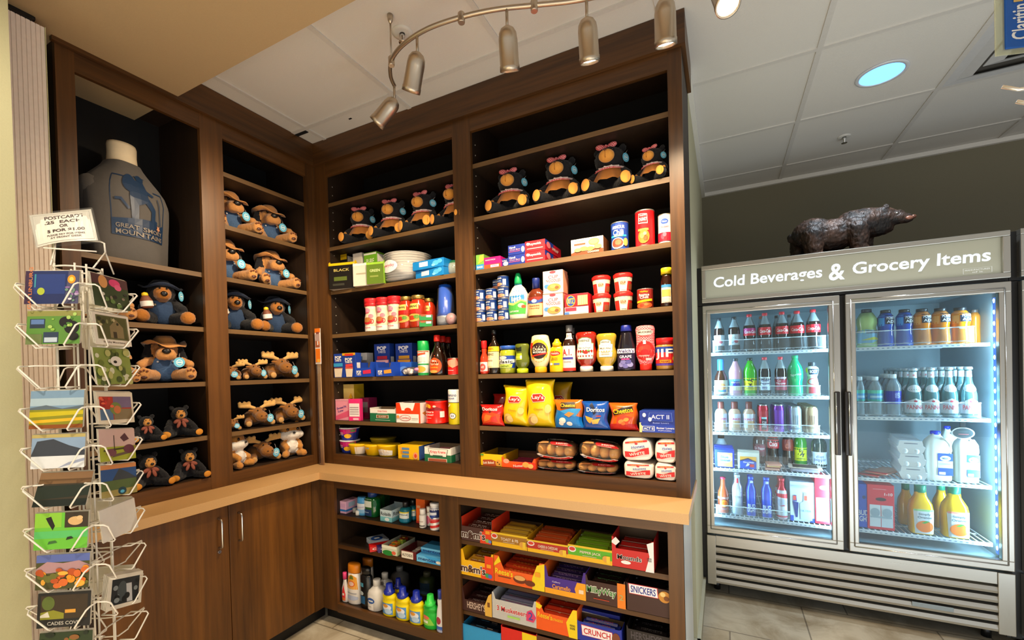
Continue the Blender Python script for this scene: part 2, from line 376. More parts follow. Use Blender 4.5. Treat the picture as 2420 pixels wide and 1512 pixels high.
# ================================================================== worktop and lower cabinets
b=B().prism([(-.38,-1.284),(.212,-1.284),(.212,-.212),(2.189,-.212),(2.189,.355),(-.38,.355)],.863,.9045,CTOP,'z')
tag(b.build('worktop'),'L-shaped tan laminate worktop running under both shelf cabinets','worktop')
t=thing('lower_shelf_cabinet','dark lower cabinet with open shelves of toiletries and candy','cabinet',(1.15,-.17,0))
FY=-.174
for x0,x1 in ((.174,.285),(1.02,1.137),(2.108,2.165)): PB(B().box((x0,FY,.09),(x1,FY+.02,.862),DW),'stile',t)
for x0,x1 in ((.285,1.02),(1.137,2.108)):
    PB(B().box((x0,FY+.001,.812),(x1,FY+.02,.862),DWH),'rail',t); PB(B().box((x0,FY+.001,.085),(x1,FY+.02,.135 if x0<1 else .105),DWH),'rail',t)
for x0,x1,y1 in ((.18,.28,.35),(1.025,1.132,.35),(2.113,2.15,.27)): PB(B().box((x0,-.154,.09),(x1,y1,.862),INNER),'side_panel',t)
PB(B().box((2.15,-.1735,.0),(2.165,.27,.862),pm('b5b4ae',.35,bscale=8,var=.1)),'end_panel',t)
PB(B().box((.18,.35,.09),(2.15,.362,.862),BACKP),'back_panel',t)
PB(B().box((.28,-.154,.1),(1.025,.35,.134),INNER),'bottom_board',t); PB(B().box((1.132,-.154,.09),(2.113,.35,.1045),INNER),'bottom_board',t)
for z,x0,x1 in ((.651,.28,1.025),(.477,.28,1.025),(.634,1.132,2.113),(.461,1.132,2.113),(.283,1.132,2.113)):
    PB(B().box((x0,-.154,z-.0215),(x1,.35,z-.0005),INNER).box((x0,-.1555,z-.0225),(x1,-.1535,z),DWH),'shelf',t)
PB(B().box((.13,-.11,0),(2.149,-.095,.09),pm('0d0b0a',.5)),'toe_kick',t)
t=thing('lower_door_cabinet','dark wood lower cabinet with two plain doors and chrome handles','cabinet',(.15,-.75,0))
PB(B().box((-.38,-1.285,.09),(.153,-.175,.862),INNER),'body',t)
PB(B().box((.153,-.236,.09),(.1735,-.1745,.862),DW),'filler_stile',t)
PB(B().box((.08,-1.285,0),(.11,-.111,.09),pm('0d0b0a',.5)),'toe_kick',t)
for y0,y1,yh in ((-1.22,-.7195,-.768),(-.7165,-.238,-.671)):
    d=PB(B().rbox((.1535,y0,.092),(.173,y1,.852),DOORW,.002),'door',t)
    h=B().tube([(.172,yh,.802),(.19,yh,.802),(.2,yh,.797),(.203,yh,.787),(.203,yh,.68),(.2,yh,.67),(.19,yh,.665),(.172,yh,.665)],.0045,CHROME,8).build('handle',d)
    if yh<-.7:
        B().cyl((.172,yh,.645),(.179,yh,.645),.008,CHROME,12).box((.179,yh-.0015,.640),(.1795,yh+.0015,.650),pm('333333')).build('lock',d)
# ================================================================== ceiling fittings
def sprinkler(loc,label,big):
    t=thing('sprinkler',label,'sprinkler',loc)
    B().lathe([(.045 if big else .036,0),(.044 if big else .034,-.004),(.03,-.006),(.012,-.006)],pm('d6d4cc',.4),20,cap=False).build('escutcheon',t)
    B().lathe([(.009,0),(.009,-.018),(.006,-.022),(.006,-.036),(.003,-.04)],CHROME,12).build('stem',t)
    B().lathe([(.002,-.040),(.017,-.042),(.016,-.0435),(.002,-.044)],CHROME,14).build('deflector',t)
sprinkler((3.045,1.612,2.9365),'small ceiling sprinkler head above the bear statue',0)
sprinkler((1.106,-.47,2.9365),'ceiling sprinkler head behind the curved lamp rail',1)
t=thing('recessed_light','round recessed ceiling light glowing pale blue','ceiling light',(3.065,.925,2.936))
B().lathe([(.108,-.001),(.106,-.005),(.092,-.006),(.09,-.001)],pm('cfd2d6',.35),32,cap=False).build('trim_ring',t)
B().lathe([(.09,-.004),(.085,-.001),(.08,.0)],pm('6fa8ff',.4,emit=2.2),32,cap=True).build('reflector',t)
B().ell((.0,-.01,.0),(.04,.04,.003),pm('f2f8ff',.4,emit=14)).build('bulb',t)
t=thing('ceiling_vent','square white louvred air vent in the ceiling at the right','vent',(3.685,.895,2.936))
VW=pm('c9cacb',.5)
B().box((-.29,-.33,-.002),(.29,.33,.0005),pm('4a4741',.9)).build('backing',t)
def ringslat(a,bq,z0,z1,m):
    b=B(); P=lambda k,z:[(-k*.88,-k,z),(k*.88,-k,z),(k*.88,k,z),(-k*.88,k,z)]
    v=P(a,z0)+P(bq,z1); b.add(v,[(i,(i+1)%4,4+(i+1)%4,4+i) for i in range(4)],m)
    v2=[(x,y,z+.003) for x,y,z in v]; b.add(v2,[(i,(i+1)%4,4+(i+1)%4,4+i) for i in range(4)],m); return b
ringslat(.34,.285,-.004,-.006,VW).build('frame',t)
for a,q in ((.285,.235),(.205,.145),(.115,.05)): ringslat(a,q,-.006,-.024,VW).build('louvre',t)
# ================================================================== track light
NICK=steel('c4b6a2',.33,2,'nick')
t=thing('track_light','curved brushed nickel ceiling rail carrying six spot heads','track light',(1.124,-.569,2.935))
RZ=2.75
rail=[(1.03,-.44),(1.06,-.50),(1.124,-.569),(1.22,-.615),(1.35,-.635),(1.493,-.621),(1.62,-.59),(1.745,-.542),(1.88,-.49),(2.02,-.455),(2.18,-.43),(2.34,-.40),(2.5,-.34)]
def cat(pts,n=6):
    out=[]
    for i in range(len(pts)-1):
        p0=Vector(pts[max(i-1,0)]);p1=Vector(pts[i]);p2=Vector(pts[i+1]);p3=Vector(pts[min(i+2,len(pts)-1)])
        for k in range(n):
            s=k/n; out.append(.5*((2*p1)+(p2-p0)*s+(2*p0-5*p1+4*p2-p3)*s*s+(3*p1-p0-3*p2+p3)*s**3))
    return out+[Vector(pts[-1])]
rp=[Vector((p.x,p.y,RZ)) for p in cat([(x,y,0) for x,y in rail])]
PB(B().tube(rp,.0085,NICK,10),'rail',t)
for x,y in ((1.124,-.569),(1.493,-.621),(1.745,-.542)):
    PB(B().lathe([(.012,-.022),(.013,-.018),(.013,.012),(.01,.016),(.004,.018)],NICK,12,c=(x,y,RZ)),'joint',t)
for x,y in ((1.124,-.569),(2.02,-.455)):
    PB(B().cyl((x,y,RZ),(x,y,2.935),.0035,NICK,8).lathe([(.004,2.9),(.011,2.915),(.012,2.936)],NICK,12,c=(x,y,0)),'hanger_rod',t)
def head(hx,hy,aim,power,lit=True,ln=.125):
    top=Vector((hx,hy,RZ)); d=(Vector(aim)-Vector((hx,hy,2.6))).normalized(); piv=Vector((hx,hy,RZ-.075))
    q=d.to_track_quat('Z','X').to_matrix().to_4x4(); M=Matrix.Translation(piv+Vector((0,0,-.0)))@q
    h=PB(B().lathe([(.006,-.012),(.022,-.004),(.031,.01),(.034,.03),(.035,ln-.02),(.0365,ln-.018),(.0365,ln),(.031,ln),(.029,ln-.03)],NICK,24,M=M,cap=False).lathe([(.029,ln-.03),(.03,ln-.0301)],NICK,24,M=M),'spot_head',t)
    B().cyl(piv-top*0-Vector((0,0,.005)),top,.0055,NICK,10).ell(piv,(.009,.009,.009),NICK).build('stem',h)
    lens=B().lathe([(.001,ln-.011),(.03,ln-.009)],pm('fff2dc',.3,emit=30 if lit else 1.5),20,M=M,cap=False).build('lens',h)
    L=bpy.data.lights.new('spot_lamp','SPOT'); L.energy=power; L.spot_size=math.radians(95); L.spot_blend=.9; L.shadow_soft_size=.03; L.color=(1,.77,.50)
    lo=bpy.data.objects.new('spot_lamp',L); COL.objects.link(lo); lo.matrix_world=Matrix.Translation(piv+d*(ln+.012))@(-d).to_track_quat('Z','Y').to_matrix().to_4x4()
HP=[(1.035,-.447,(-.05,-.62,1.7),62,False),(1.30,-.629,(.35,-.05,1.2),70,False),(1.655,-.578,(1.45,.02,1.45),72,True),(1.915,-.478,(1.85,.05,1.3),64,True),(2.165,-.432,(2.12,.05,1.3),50,True),(2.33,-.402,(2.75,-1.7,.3),40,True)]
for x,y,a,p,l in HP: head(x,y,a,p,l)
# ================================================================== drinks coolers
SS=steel('b9b5ab',.3,0); SSV=steel('b9b5ab',.3,2,'steelv'); BLK=pm('08090a',.4)
LINER=pm('7f939c',.45); SHW=pm('dfeaf2',.35)
def SIGNM(x0,W):
    m,nt,b=newmat('backlit_sign'); L=nt.links; nd=nt.nodes
    b.inputs['Base Color'].default_value=lin('a09c88'); b.inputs['Roughness'].default_value=.2
    b.inputs['Emission Color'].default_value=lin('b4b8a4'); b.inputs['Emission Strength'].default_value=.3
    return m
LET=pm('e4f0ff',.3,emit=.75); LETD=pm('d8d8d2',.4,emit=.25)
def cooler(x0,label,first):
    """x0 = left edge of the stainless front; front plane y = 1.05"""
    t=thing('drinks_cooler',label,'cooler',(x0+.687,1.45,0)); Y=1.05
    def X(v): return x0+v
    W=1.374
    if not first: t['group']='drinks coolers'
    b=B().box((X(-.028),1.10,.06),(X(.008),1.86,2.085),BLK).box((X(W-.012),1.10,.06),(X(W+.004),1.86,2.085),BLK)
    b.box((X(-.028),1.8,.06),(X(W+.004),1.86,2.085),BLK).box((X(-.028),1.085,1.845),(X(W+.004),1.86,2.085),BLK).box((X(-.028),1.09,.09),(X(W+.004),1.86,.40),BLK)
    b.box((X(.675),1.085,.40),(X(.745),1.14,1.84),BLK).box((X(-.028),1.085,.4),(X(.01),1.11,1.84),BLK).box((X(W-.014),1.085,.4),(X(W+.004),1.11,1.84),BLK)
    for fx in (.05,W-.05):
        for fy in (1.2,1.78): b.cyl((X(fx),fy,0),(X(fx),fy,.062),.02,BLK,10)
    PB(b,'cabinet_body',t)
    b=B().box((X(.008),1.77,.44),(X(W-.012),1.80,1.84),LINER).box((X(.008),1.12,.44),(X(.016),1.77,1.84),LINER).box((X(W-.03),1.12,.44),(X(W-.012),1.77,1.84),LINER)
    b.box((X(.008),1.11,.40),(X(W-.012),1.77,.45),LINER).box((X(.008),1.12,1.825),(X(W-.012),1.77,1.84),LINER)
    PB(b,'liner',t)
    # illuminated header
    b=B(); z0,z1=1.857,2.089
    for a,c in (((X(0),Y,z0),(X(W),Y+.05,z0+.026)),((X(0),Y,z1-.028),(X(W),Y+.05,z1)),((X(0),Y,z0+.026),(X(.023),Y+.05,z1-.028)),((X(W-.028),Y,z0+.026),(X(W),Y+.05,z1-.028))): b.rbox(a,c,SS,.003)
    hd=PB(b,'header_frame',t)
    sg=PB(B().box((X(.02),Y+.02,z0+.02),(X(W-.024),Y+.03,z1-.02),SIGNM(x0,W)),'sign_panel',t)
    if first:
        b=B(); sh=[('t','Cold Beverages',.244,.5,.42,.47,LET,.05,0,.018),('t','&',.505,.5,.055,.52,LET,.04,0,.018),('t','Grocery Items',.765,.5,.415,.47,LET,.05,0,.018),('r',.895,.06,.975,.065,LETD),('r',.895,.215,.975,.22,LETD),('r',.895,.06,.8965,.22,LETD),('r',.9735,.06,.975,.22,LETD),('t','MANUFACTURER',.935,.165,.07,.045,LETD),('t','of it',.935,.1,.03,.04,LETD,.01)]
        art(b,sh,1.33,.18,flat((X(.022),Y+.02,z0+.026),(1.325,0,0),(0,0,.178)),base=.001); b.build('lettering',sg)
    # doors
    for k,(a,c,gl) in enumerate(((.002,.698,(.046,.645)),(.722,1.375,(.767,1.33)))):
        zb,zt=.409,1.839; g0,g1=gl; b=B()
        for p,q in (((a,zb),(c,.46)),((a,1.787),(c,zt))): b.rbox((X(p[0]),Y,p[1]),(X(q[0]),Y+.035,q[1]),SS,.004)
        for p,q in (((a,.46),(g0,1.787)),((g1,.46),(c,1.787))): b.rbox((X(p[0]),Y,p[1]-.003),(X(q[0]),Y+.035,q[1]+.003),SSV,.004)
        fr=PB(b,'door_frame',t); m=.021
        b=B()
        for p in ((g0-m,.46-m),(g1+m,.46-m)): b.cyl((X(p[0]),Y-.0005,.46-m),(X(p[0]),Y-.0005,1.787+m),.0035,CHROME,8)
        for z in (.46-m,1.787+m): b.cyl((X(g0-m),Y-.0005,z),(X(g1+m),Y-.0005,z),.0035,CHROME,8)
        b.build('moulding',fr)
        B().box((X(g0-.004),Y+.014,.456),(X(g1+.004),Y+.019,1.791),clear('e4f2f4',.03,.02,1.22)).build('glass',fr)
        hx=.676 if k==0 else .7225; b=B().rbox((X(hx-.012),Y-.014,.945),(X(hx+.014 if k==0 else hx+.016),Y-.001,1.30),pm('3c3835',.25,.8),.003)
        b.cyl((X(hx-.006 if k==0 else hx+.006),Y-.02,.95),(X(hx-.006 if k==0 else hx+.006),Y-.02,1.295),.004,CHROME,8); b.build('handle',fr)
    # grille
    b=B().rbox((X(0),Y,.088),(X(.05),Y+.04,.397),SSV,.003).rbox((X(W-.06),Y,.088),(X(W+.002),Y+.04,.397),SSV,.003).rbox((X(.05),Y+.006,.335),(X(W-.06),Y+.04,.397),SS,.002)
    PB(b,'grille_frame',t)
    for i in range(5):
        z=.29-.048*i
        PB(B().prism([(Y+.006,z),(Y+.004,z+.012),(Y+.012,z+.03),(Y+.036,z+.041),(Y+.038,z+.036),(Y+.016,z+.022)],X(.05),X(W-.06),SS,'x'),'louvre',t)
    PB(B().rbox((X(.985),Y+.003,.158),(X(1.15),Y+.006,.182),pm('9aa4a8',.3,.8),.002),'badge',t)
    # shelves, LEDs
    for s0,s1,zs in ((.03,.665,(1.546,1.27,1.04,.808,.51)),(.755,1.33,(1.546,1.155,.81,.515))):
        for z in zs:
            b=B().box((X(s0),1.138,z-.019),(X(s1),1.143,z-.001),SHW)
            for i in range(int((s1-s0)/.022)): b.box((X(s0+.012+i*.022),1.1373,z-.013),(X(s0+.022+i*.022),1.1382,z-.0085),pm('7f98b5'))
            for i in range(int((s1-s0)/.026)+1): b.box((X(s0+i*.026),1.143,z-.006),(X(s0+i*.026+.005),1.76,z-.001),SHW)
            for y in (1.3,1.5,1.7): b.box((X(s0),y,z-.011),(X(s1),y+.006,z-.006),SHW)
            PB(b,'wire_shelf',t)
    b=B()
    for xx,s in ((W-.034,-1),(.722,1),(.68,-1),(.018,1)):
        b.box((X(xx-.004),1.10,.47),(X(xx+.004),1.125,1.77),pm('3f6fd0',.4,emit=1.1))
        z=.5
        while z<1.76: b.ell((X(xx+s*.004),1.112,z),(.004,.006,.012),pm('dfeaff',.4,emit=16),1); z+=.057
    PB(b,'led_strips',t)
    for xx,s,e in ((W-.045,-1,15),(.735,1,8),(.66,-1,9),(.03,1,9)):
        L=bpy.data.lights.new('cooler_led','AREA'); L.shape='RECTANGLE'; L.size=.03; L.size_y=1.25; L.energy=e*1.0; L.color=(.5,.8,1)
        o=bpy.data.objects.new('cooler_led',L); COL.objects.link(o); d=Vector((s*.75,.55,0)).normalized()
        z=Vector((0,0,1)); xq=z.cross(-d).normalized(); o.matrix_world=Matrix(((xq.x,0,-d.x,X(xx)),(xq.y,0,-d.y,1.115),(0,1,0,1.12),(0,0,0,1)))
    return t
cooler(2.202,'stainless double-door drinks cooler under the lit sign, stocked with bottles and milk',True)
cooler(3.610,'second stainless cooler barely showing at the right edge of the photo',False)
# ================================================================== light from the room and added lamps
def area(name,loc,aim,size,e,col,spread=None):
    L=bpy.data.lights.new(name,'AREA'); L.size=size; L.energy=e; L.color=col
    if spread: L.spread=spread
    o=bpy.data.objects.new(name,L); COL.objects.link(o); d=(Vector(aim)-Vector(loc)).normalized(); o.matrix_world=Matrix.Translation(Vector(loc))@(-d).to_track_quat('Z','Y').to_matrix().to_4x4()
def can(loc,e,col=(.78,.89,1),a=110,aim=None):
    L=bpy.data.lights.new('can_lamp','SPOT'); L.energy=e; L.color=col; L.spot_size=math.radians(a); L.spot_blend=.6; L.shadow_soft_size=.07
    o=bpy.data.objects.new('can_lamp',L); COL.objects.link(o); o.location=loc
    if aim: d=(Vector(aim)-Vector(loc)).normalized(); o.matrix_world=Matrix.Translation(Vector(loc))@(-d).to_track_quat('Z','Y').to_matrix().to_4x4()
can((3.065,.925,2.91),75)
can((4.35,-.2,2.92),80); can((3.2,-1.6,2.8),45,(1,.93,.82)); can((1.1,-2.2,2.8),110,(1,.86,.66),120,(.6,-1.2,.8)); can((2.6,-3.2,2.8),50,(1,.88,.7))  # lamps out of view, without fittings, added to light the room
area('ceiling_fill',(1.9,-2.4,.25),(1.7,-1.6,2.9),2.2,42,(1,.78,.52)); area('ceiling_fill',(3.6,-.9,.25),(3.4,.3,2.9),2.2,46,(.74,.88,1))  # unseen upward lamps near the floor, added to brighten the ceiling
W=bpy.data.worlds.new('room_glow'); SC.world=W; W.use_nodes=True
W.node_tree.nodes['Background'].inputs[0].default_value=(.95,.93,.9,1); W.node_tree.nodes['Background'].inputs[1].default_value=.6
SC.view_settings.view_transform='Standard'; SC.view_settings.look='None'; SC.view_settings.gamma=1; SC.view_settings.exposure=0
SC.cycles.max_bounces=6; SC.cycles.transparent_max_bounces=16; SC.cycles.caustics_reflective=False; SC.cycles.caustics_refractive=False; SC.cycles.sample_clamp_indirect=6
# ================================================================== product builders (things stand on a shelf, fronts face -y)
BAYS=(((.9,3,-.1,.5),((.0965,1.0495),(1.1575,2.1295))),((0,.9,-.3,.5),((.2825,1.0225),(1.1345,2.1105))))
def fit(u0,u1,vt,z,y,clamp=True):
    x0,x1=xat(u0,y,z),xat(u1,y,z); xc=(x0+x1)/2; h=zat(vt,xc,y)-z
    if clamp and y<.5:
        for (za,zb,ya,yb),bs in BAYS:
            if za<z<zb:
                for lo,hi in bs:
                    if lo-.03<xc<hi+.03: x0,x1=max(x0,lo),min(x1,hi)
        tops=[q-.0245 for q in SH]+[2.71] if z>.9 else [.8615,.626,.4525] if xc<1.08 else [.8615,.6105,.4375,.2595]
        lid=min([q for q in tops if q>z+.01]); h=min(h,lid-z-.0015); xc=(x0+x1)/2
    return xc,x1-x0,h
def carton(name,label,cat,P,z,y,d,col,front=(),side=(),top=(),group=None,rz=0,h=None,sidecol=None,topcol=None,flap=None):
    """closed box; P=(u0,u1,vtop) of its front face; d = depth"""
    xc,w,hh=fit(P[0],P[1],P[2],z,y); hh=h or hh; M=Matrix.Identity(4)
    b=B(); b.rbox((-w/2,0,0),(w/2,d,hh),col,.0015)
    art(b,front,w,hh,flat((-w/2,0,0),(w,0,0),(0,0,hh)))
    art(b,([('r',.01,.01,.99,.99,sidecol)] if sidecol else [])+list(side),d,hh,flat((w/2,0,0),(0,d,0),(0,0,hh)))
    if side or sidecol: art(b,([('r',.01,.01,.99,.99,sidecol)] if sidecol else []),d,hh,flat((-w/2,d,0),(0,-d,0),(0,0,hh)))
    art(b,([('r',.01,.01,.99,.99,topcol)] if topcol else [])+list(top),w,d,flat((-w/2,0,hh),(w,0,0),(0,d,0)))
    o=b.build(name,None,(xc,y,z+.0005),rz); return tag(o,label,cat,group)
def tray(name,label,cat,P,z,y,d,col,front=(),lip=.45,cut=.14,group=None,hb=None,endcol=None,inner='6b5a44',side=()):
    """open display carton: low front lip, tall ends and back.  lip = front height share, cut = width of the sloping ears"""
    xc,w,h=fit(P[0],P[1],P[2],z,y); hb=hb or h; t=.0015
    th=thing(name,label,cat,(xc,y,z+.0005),0,group)
    fl=[(-w/2,0),(w/2,0),(w/2,h),(w/2-cut*w*.45,h),(w/2-cut*w,lip*h),(-w/2+cut*w,lip*h),(-w/2+cut*w*.45,h),(-w/2,h)]
    if lip>=1: fl=[(-w/2,0),(w/2,0),(w/2,h),(-w/2,h)]
    b=B(); b.box((-w/2,0,0),(w/2,d,t),inner)
    b.box((-w/2,t,t),(-w/2+t,d-t,h),endcol or col).box((w/2-t,t,t),(w/2,d-t,h),endcol or col).box((-w/2,d-t,t),(w/2,d,hb),inner)
    art(b,side,d,h,flat((w/2,0,0),(0,d,0),(0,0,h)))
    b.build('carton',th)
    b=B().prism(fl,0,t,col,'y'); art(b,front,w,h,flat((-w/2,0,0),(w,0,0),(0,0,h))); b.build('front_panel',th)
    return th,xc,w,h
def bars(name,label,cat,n,xc,w,z,y,d,col,shapes=(),group=None,wrapper=True,ht=.022,pitch=None,base=.002,tilt=.0,lay=1,jx=.004):
    """wrapped bars lying side by side (long side across) inside a tray; individuals"""
    pitch=pitch or d/n; r=random.Random(len(label)+n)
    bw=w*.86; b=B(); dp=pitch*.42
    prof=[(0,-dp),(ht*.75,-dp*.9),(ht,-dp*.3),(ht,dp*.3),(ht*.75,dp*.9),(0,dp)]
    vs=[];fs=[]; xs=[-bw/2,-bw/2+.008,-bw/2+.012,bw/2-.012,bw/2-.008,bw/2]; sc=[(.25,1.05),(.3,1),(1,1),(1,1),(.3,1),(.25,1.05)]
    for x,(sz,sy) in zip(xs,sc):
        for hz,py in prof: vs.append((x,py*sy,ht/2+(hz-ht/2)*sz))
    m=len(prof)
    for i in range(len(xs)-1):
        for k in range(m): fs.append((i*m+k,(i+1)*m+k,(i+1)*m+(k+1)%m,i*m+(k+1)%m))
    fs+=[tuple(range(m)),tuple(range((len(xs)-1)*m,len(xs)*m))[::-1]]
    b.add(vs,fs,pm(col,.25,coat=.3))
    art(b,shapes,bw-.024,dp*1.4,lambda u,v,h:Vector((-bw/2+.012+(bw-.024)*u,-dp*.85+dp*1.2*v,ht*(.78+.22*min(1,v*1.8))+h)))
    first=None
    for k in range(lay):
        for i in range(n if k==0 else n-1):
            loc=(xc+r.uniform(-jx,jx),y+.006+pitch*(i+.5+.5*k),z+base+k*(ht*.98)+i*tilt)
            if first is None: first=tag(b.build(name,None,loc),label,cat,group)
            else: o=first.copy(); COL.objects.link(o); o.location=loc; o.rotation_euler[2]=r.uniform(-.02,.02)
    return first
def bottle(name,label,cat,P,z,y,prof,mats,cap=None,capm=None,lab=(),sy=1,sq=0,group=None,n=22,extra=None,rot=-PI/2,h=None,loc=None,wd=None,bodyname='body'):
    """P=(u0,u1,vtop); prof [(r,z)] in half-widths / heights, mats body material or per-band list; cap likewise;
    lab = list of (z0,z1,half_angle,shapes[,partname])"""
    if loc is None:
        yy=y+.03; xc,w,hh=fit(P[0],P[1],P[2],z,yy); yy=y+w/2*sy; xc,w,hh=fit(P[0],P[1],P[2],z,yy); hh=h or hh; loc=(xc,yy,z+.0005)
    else: w=wd; hh=h
    r=w/2; t=thing(name,label,cat,loc,0,group)
    pr=[(a*r,c*hh) for a,c in prof]
    b=B()
    if isinstance(mats,list): b.lathe(pr,None,n,sy=sy,sq=sq,mats=[mat(m) for m in mats])
    else: b.lathe(pr,mats,n,sy=sy,sq=sq)
    b.build(bodyname,t)
    if cap: B().lathe([(a*r,c*hh) for a,c in cap],capm,16,sy=1 if len(cap)<3 or cap[0][0]<.75 else sy).build('cap',t)
    for L in lab:
        z0,z1,a,sh=L[:4]; b=B(); art(b,sh,2*a*r,(z1-z0)*hh,wrap(pr,(0,0,0),z0*hh,z1*hh,a,1,sy,sq,rot),cu=8,cv=4 if len(L)<6 else L[5]); b.build(L[4] if len(L)>4 else 'label',t)
    if extra: extra(t,r,hh,sy)
    return t
def pillow(name,label,cat,P,z,y,d,col,front=(),group=None,lean=0,rz=0,crimp=True,h=None,seed=1,topcol=None,bulge=1.0,roll=0,z1=None):
    """sealed snack bag: puffed pillow with crimped top and bottom seams"""
    xc,w,hh=fit(P[0],P[1],P[2],z,y+.02); hh=h or hh; nu,nv=14,18; rnd=random.Random(seed)
    ph=[rnd.uniform(0,6) for _ in range(6)]
    def prof(u,v):
        eu=max(0,1-abs(2*u-1)**2.6); ev=max(0,1-abs(2*v-1)**3.2); return (eu**.55)*(ev**.6)
    def S(u,v,s):
        k=prof(u,v); ev=max(0,1-abs(2*v-1)**3)
        ww=w*(1-.10*ev+.0); x=(u-.5)*ww+.004*math.sin(9*v+ph[0]); wr=.05*math.sin(7*u+5*v+ph[1])*(1-k)+.035*math.sin(13*u-9*v+ph[2])
        return Vector((x,-s*d/2*k*(1+wr)*bulge+.002*math.sin(11*u+ph[3])*(1-k)*(1 if v>.5 else .4),v*hh*.985))
    b=B(); vs=[];fs=[]
    for s in (1,-1):
        o=len(vs)
        for j in range(nv+1):
            for i in range(nu+1): vs.append(S(i/nu,j/nv,s)+Vector((0,-.0004*s,0)))
        for j in range(nv):
            for i in range(nu): a=o+j*(nu+1)+i; fs.append((a,a+1,a+nu+2,a+nu+1) if s>0 else (a,a+nu+1,a+nu+2,a+1))
    n1=(nu+1)*(nv+1)
    for j in range(nv):
        for i in (0,nu): a=j*(nu+1)+i; fs.append((a,a+nu+1,n1+a+nu+1,n1+a))
    b.add(vs,fs,pm(col,.22,coat=.5,bump=.15,bscale=30),True)
    def fn(u,v,hh_):
        p=S(u,v,1); q=S(min(u+.02,1),v,1)-S(max(u-.02,0),v,1); r=S(u,min(v+.02,1),1)-S(u,max(v-.02,0),1); n=q.cross(r).normalized(); return p+n*hh_+Vector((0,-.0006,0))
    art(b,[s for s in front],w,hh,fn,cu=nu,cv=nv,base=.0012)
    if crimp:
        for v0,v1 in ((0,.045),(.955,1)):
            for i in range(4): art(b,[('r',.01,v0+(v1-v0)*(i+.3)/4,.99,v0+(v1-v0)*(i+.55)/4,topcol or col)],w,hh,fn,cu=nu,base=.0016)
    o=b.build(name,None,(xc,y+d/2*bulge,z+.001+abs(math.sin(roll))*w/2+.02*abs(math.sin(lean)))); o.rotation_euler=(lean,roll,rz); return tag(o,label,cat,group)
# ------------------------------------------------------------------ soft toys: prims fused into one continuous body
def fuse(prims,vox=.006,jit=.0015,sm=2,seed=3,nsc=60):
    """prims: ('e',centre,radii,mat) or ('c',a,b,ra,rb,mat) -> one remeshed, slightly shaggy body (builder-ready mesh)"""
    els=[]
    for p in prims:
        if p[0]=='e': r=p[2] if hasattr(p[2],'__len__') else (p[2],)*3; els.append((Vector(p[1]),Vector(r),mat(p[3])))
        else:
            a,q=Vector(p[1]),Vector(p[2]); n=max(3,int((q-a).length/(.35*min(p[3],p[4])))+1)
            for i in range(n+1): s=i/n; r=p[3]+(p[4]-p[3])*s; els.append((a.lerp(q,s),Vector((r,r,r)),mat(p[5])))
    b=B()
    for c,r,m in els: b.ell(c,r,m,2)
    me=bpy.data.meshes.new('f'); me.from_pydata(b.v,[],b.f); ob=bpy.data.objects.new('f',me); TMP.collection.objects.link(ob)
    md=ob.modifiers.new('r','REMESH'); md.mode='VOXEL'; md.voxel_size=vox
    ms=ob.modifiers.new('s','SMOOTH'); ms.iterations=sm; ms.factor=.5
    vl=TMP.view_layers[0]; vl.update(); dg=vl.depsgraph; dg.update(); ev=bpy.data.meshes.new_from_object(ob.evaluated_get(dg)); bpy.data.objects.remove(ob); bpy.data.meshes.remove(me)
    mats=[]; 
    for c,r,m in els:
        if m not in mats: mats.append(m)
    ev.materials.clear()
    for m in mats: ev.materials.append(m)
    if len(mats)>1:
        for f in ev.polygons:
            p=f.center; best=1e9
            for c,r,m in els:
                d=p-c; k=(d.x/r.x)**2+(d.y/r.y)**2+(d.z/r.z)**2
                if k<best: best=k; bm_=m
            f.material_index=mats.index(bm_)
    for v in ev.vertices: v.co+=v.normal*(jit*(noise.noise(v.co*nsc+Vector((seed,0,0)))+.6*noise.noise(v.co*nsc*2.7)))
    for v in ev.vertices: v.co.z=max(v.co.z,.0012)
    ev.polygons.foreach_set('use_smooth',[True]*len(ev.polygons)); ev.update(); return ev
def obj(name,me,parent): o=bpy.data.objects.new(name,me); COL.objects.link(o); o.parent=parent; return o
def mir(f): return [f(-1),f(1)]
BLACKFUR=fur('0a0a0c','24242a',.15); TANFUR=fur('c8893f','e0a85c'); TANPAD=pm('e39a3c',.8,bump=.4,bscale=90,sheen=.4)
GING=pm('e05565',.7); EYE=pm('120a06',.12); NOSE=pm('120f10',.35); TAGB=pm('6cc4e8',.4); DENIM=fur('33507a','5b7ba6',.1)
def gingham():
    m,nt,b=newmat('gingham'); L=nt.links; nd=nt.nodes; tc=nd.new('ShaderNodeTexCoord'); ck=nd.new('ShaderNodeTexChecker'); ck.inputs['Scale'].default_value=180
    ck.inputs[1].default_value=lin('e0404f'); ck.inputs[2].default_value=lin('f0a8a8'); L.new(tc.outputs['Object'],ck.inputs[0]); L.new(ck.outputs[0],b.inputs['Base Color']); b.inputs['Roughness'].default_value=.8; return m
GHM=gingham()
def hangtag(t,c,yaw=0,r=.024):
    M=Matrix.Translation(c)@Matrix.Rotation(yaw,4,'Z')@Matrix.Rotation(PI/2,4,'X')
    b=B().lathe([(r,-.0008),(r,.0008)],TAGB,20,M=M,smooth=False)
    art(b,[('e',.5,.5,.3,.3,'d9f1fa'),('e',.5,.5,.22,.22,'6cc4e8'),('r',.3,.44,.7,.56,'f4fbff')],2*r,2*r,lambda u,v,h:M@Vector(((u-.5)*2*r,(v-.5)*2*r,.0008+h)))
    b.cyl(M@Vector((0,r,0)),Vector(c)+Vector((.004,.02,r+.02)),.0006,'dddddd',5); b.build('hang_tag',t)
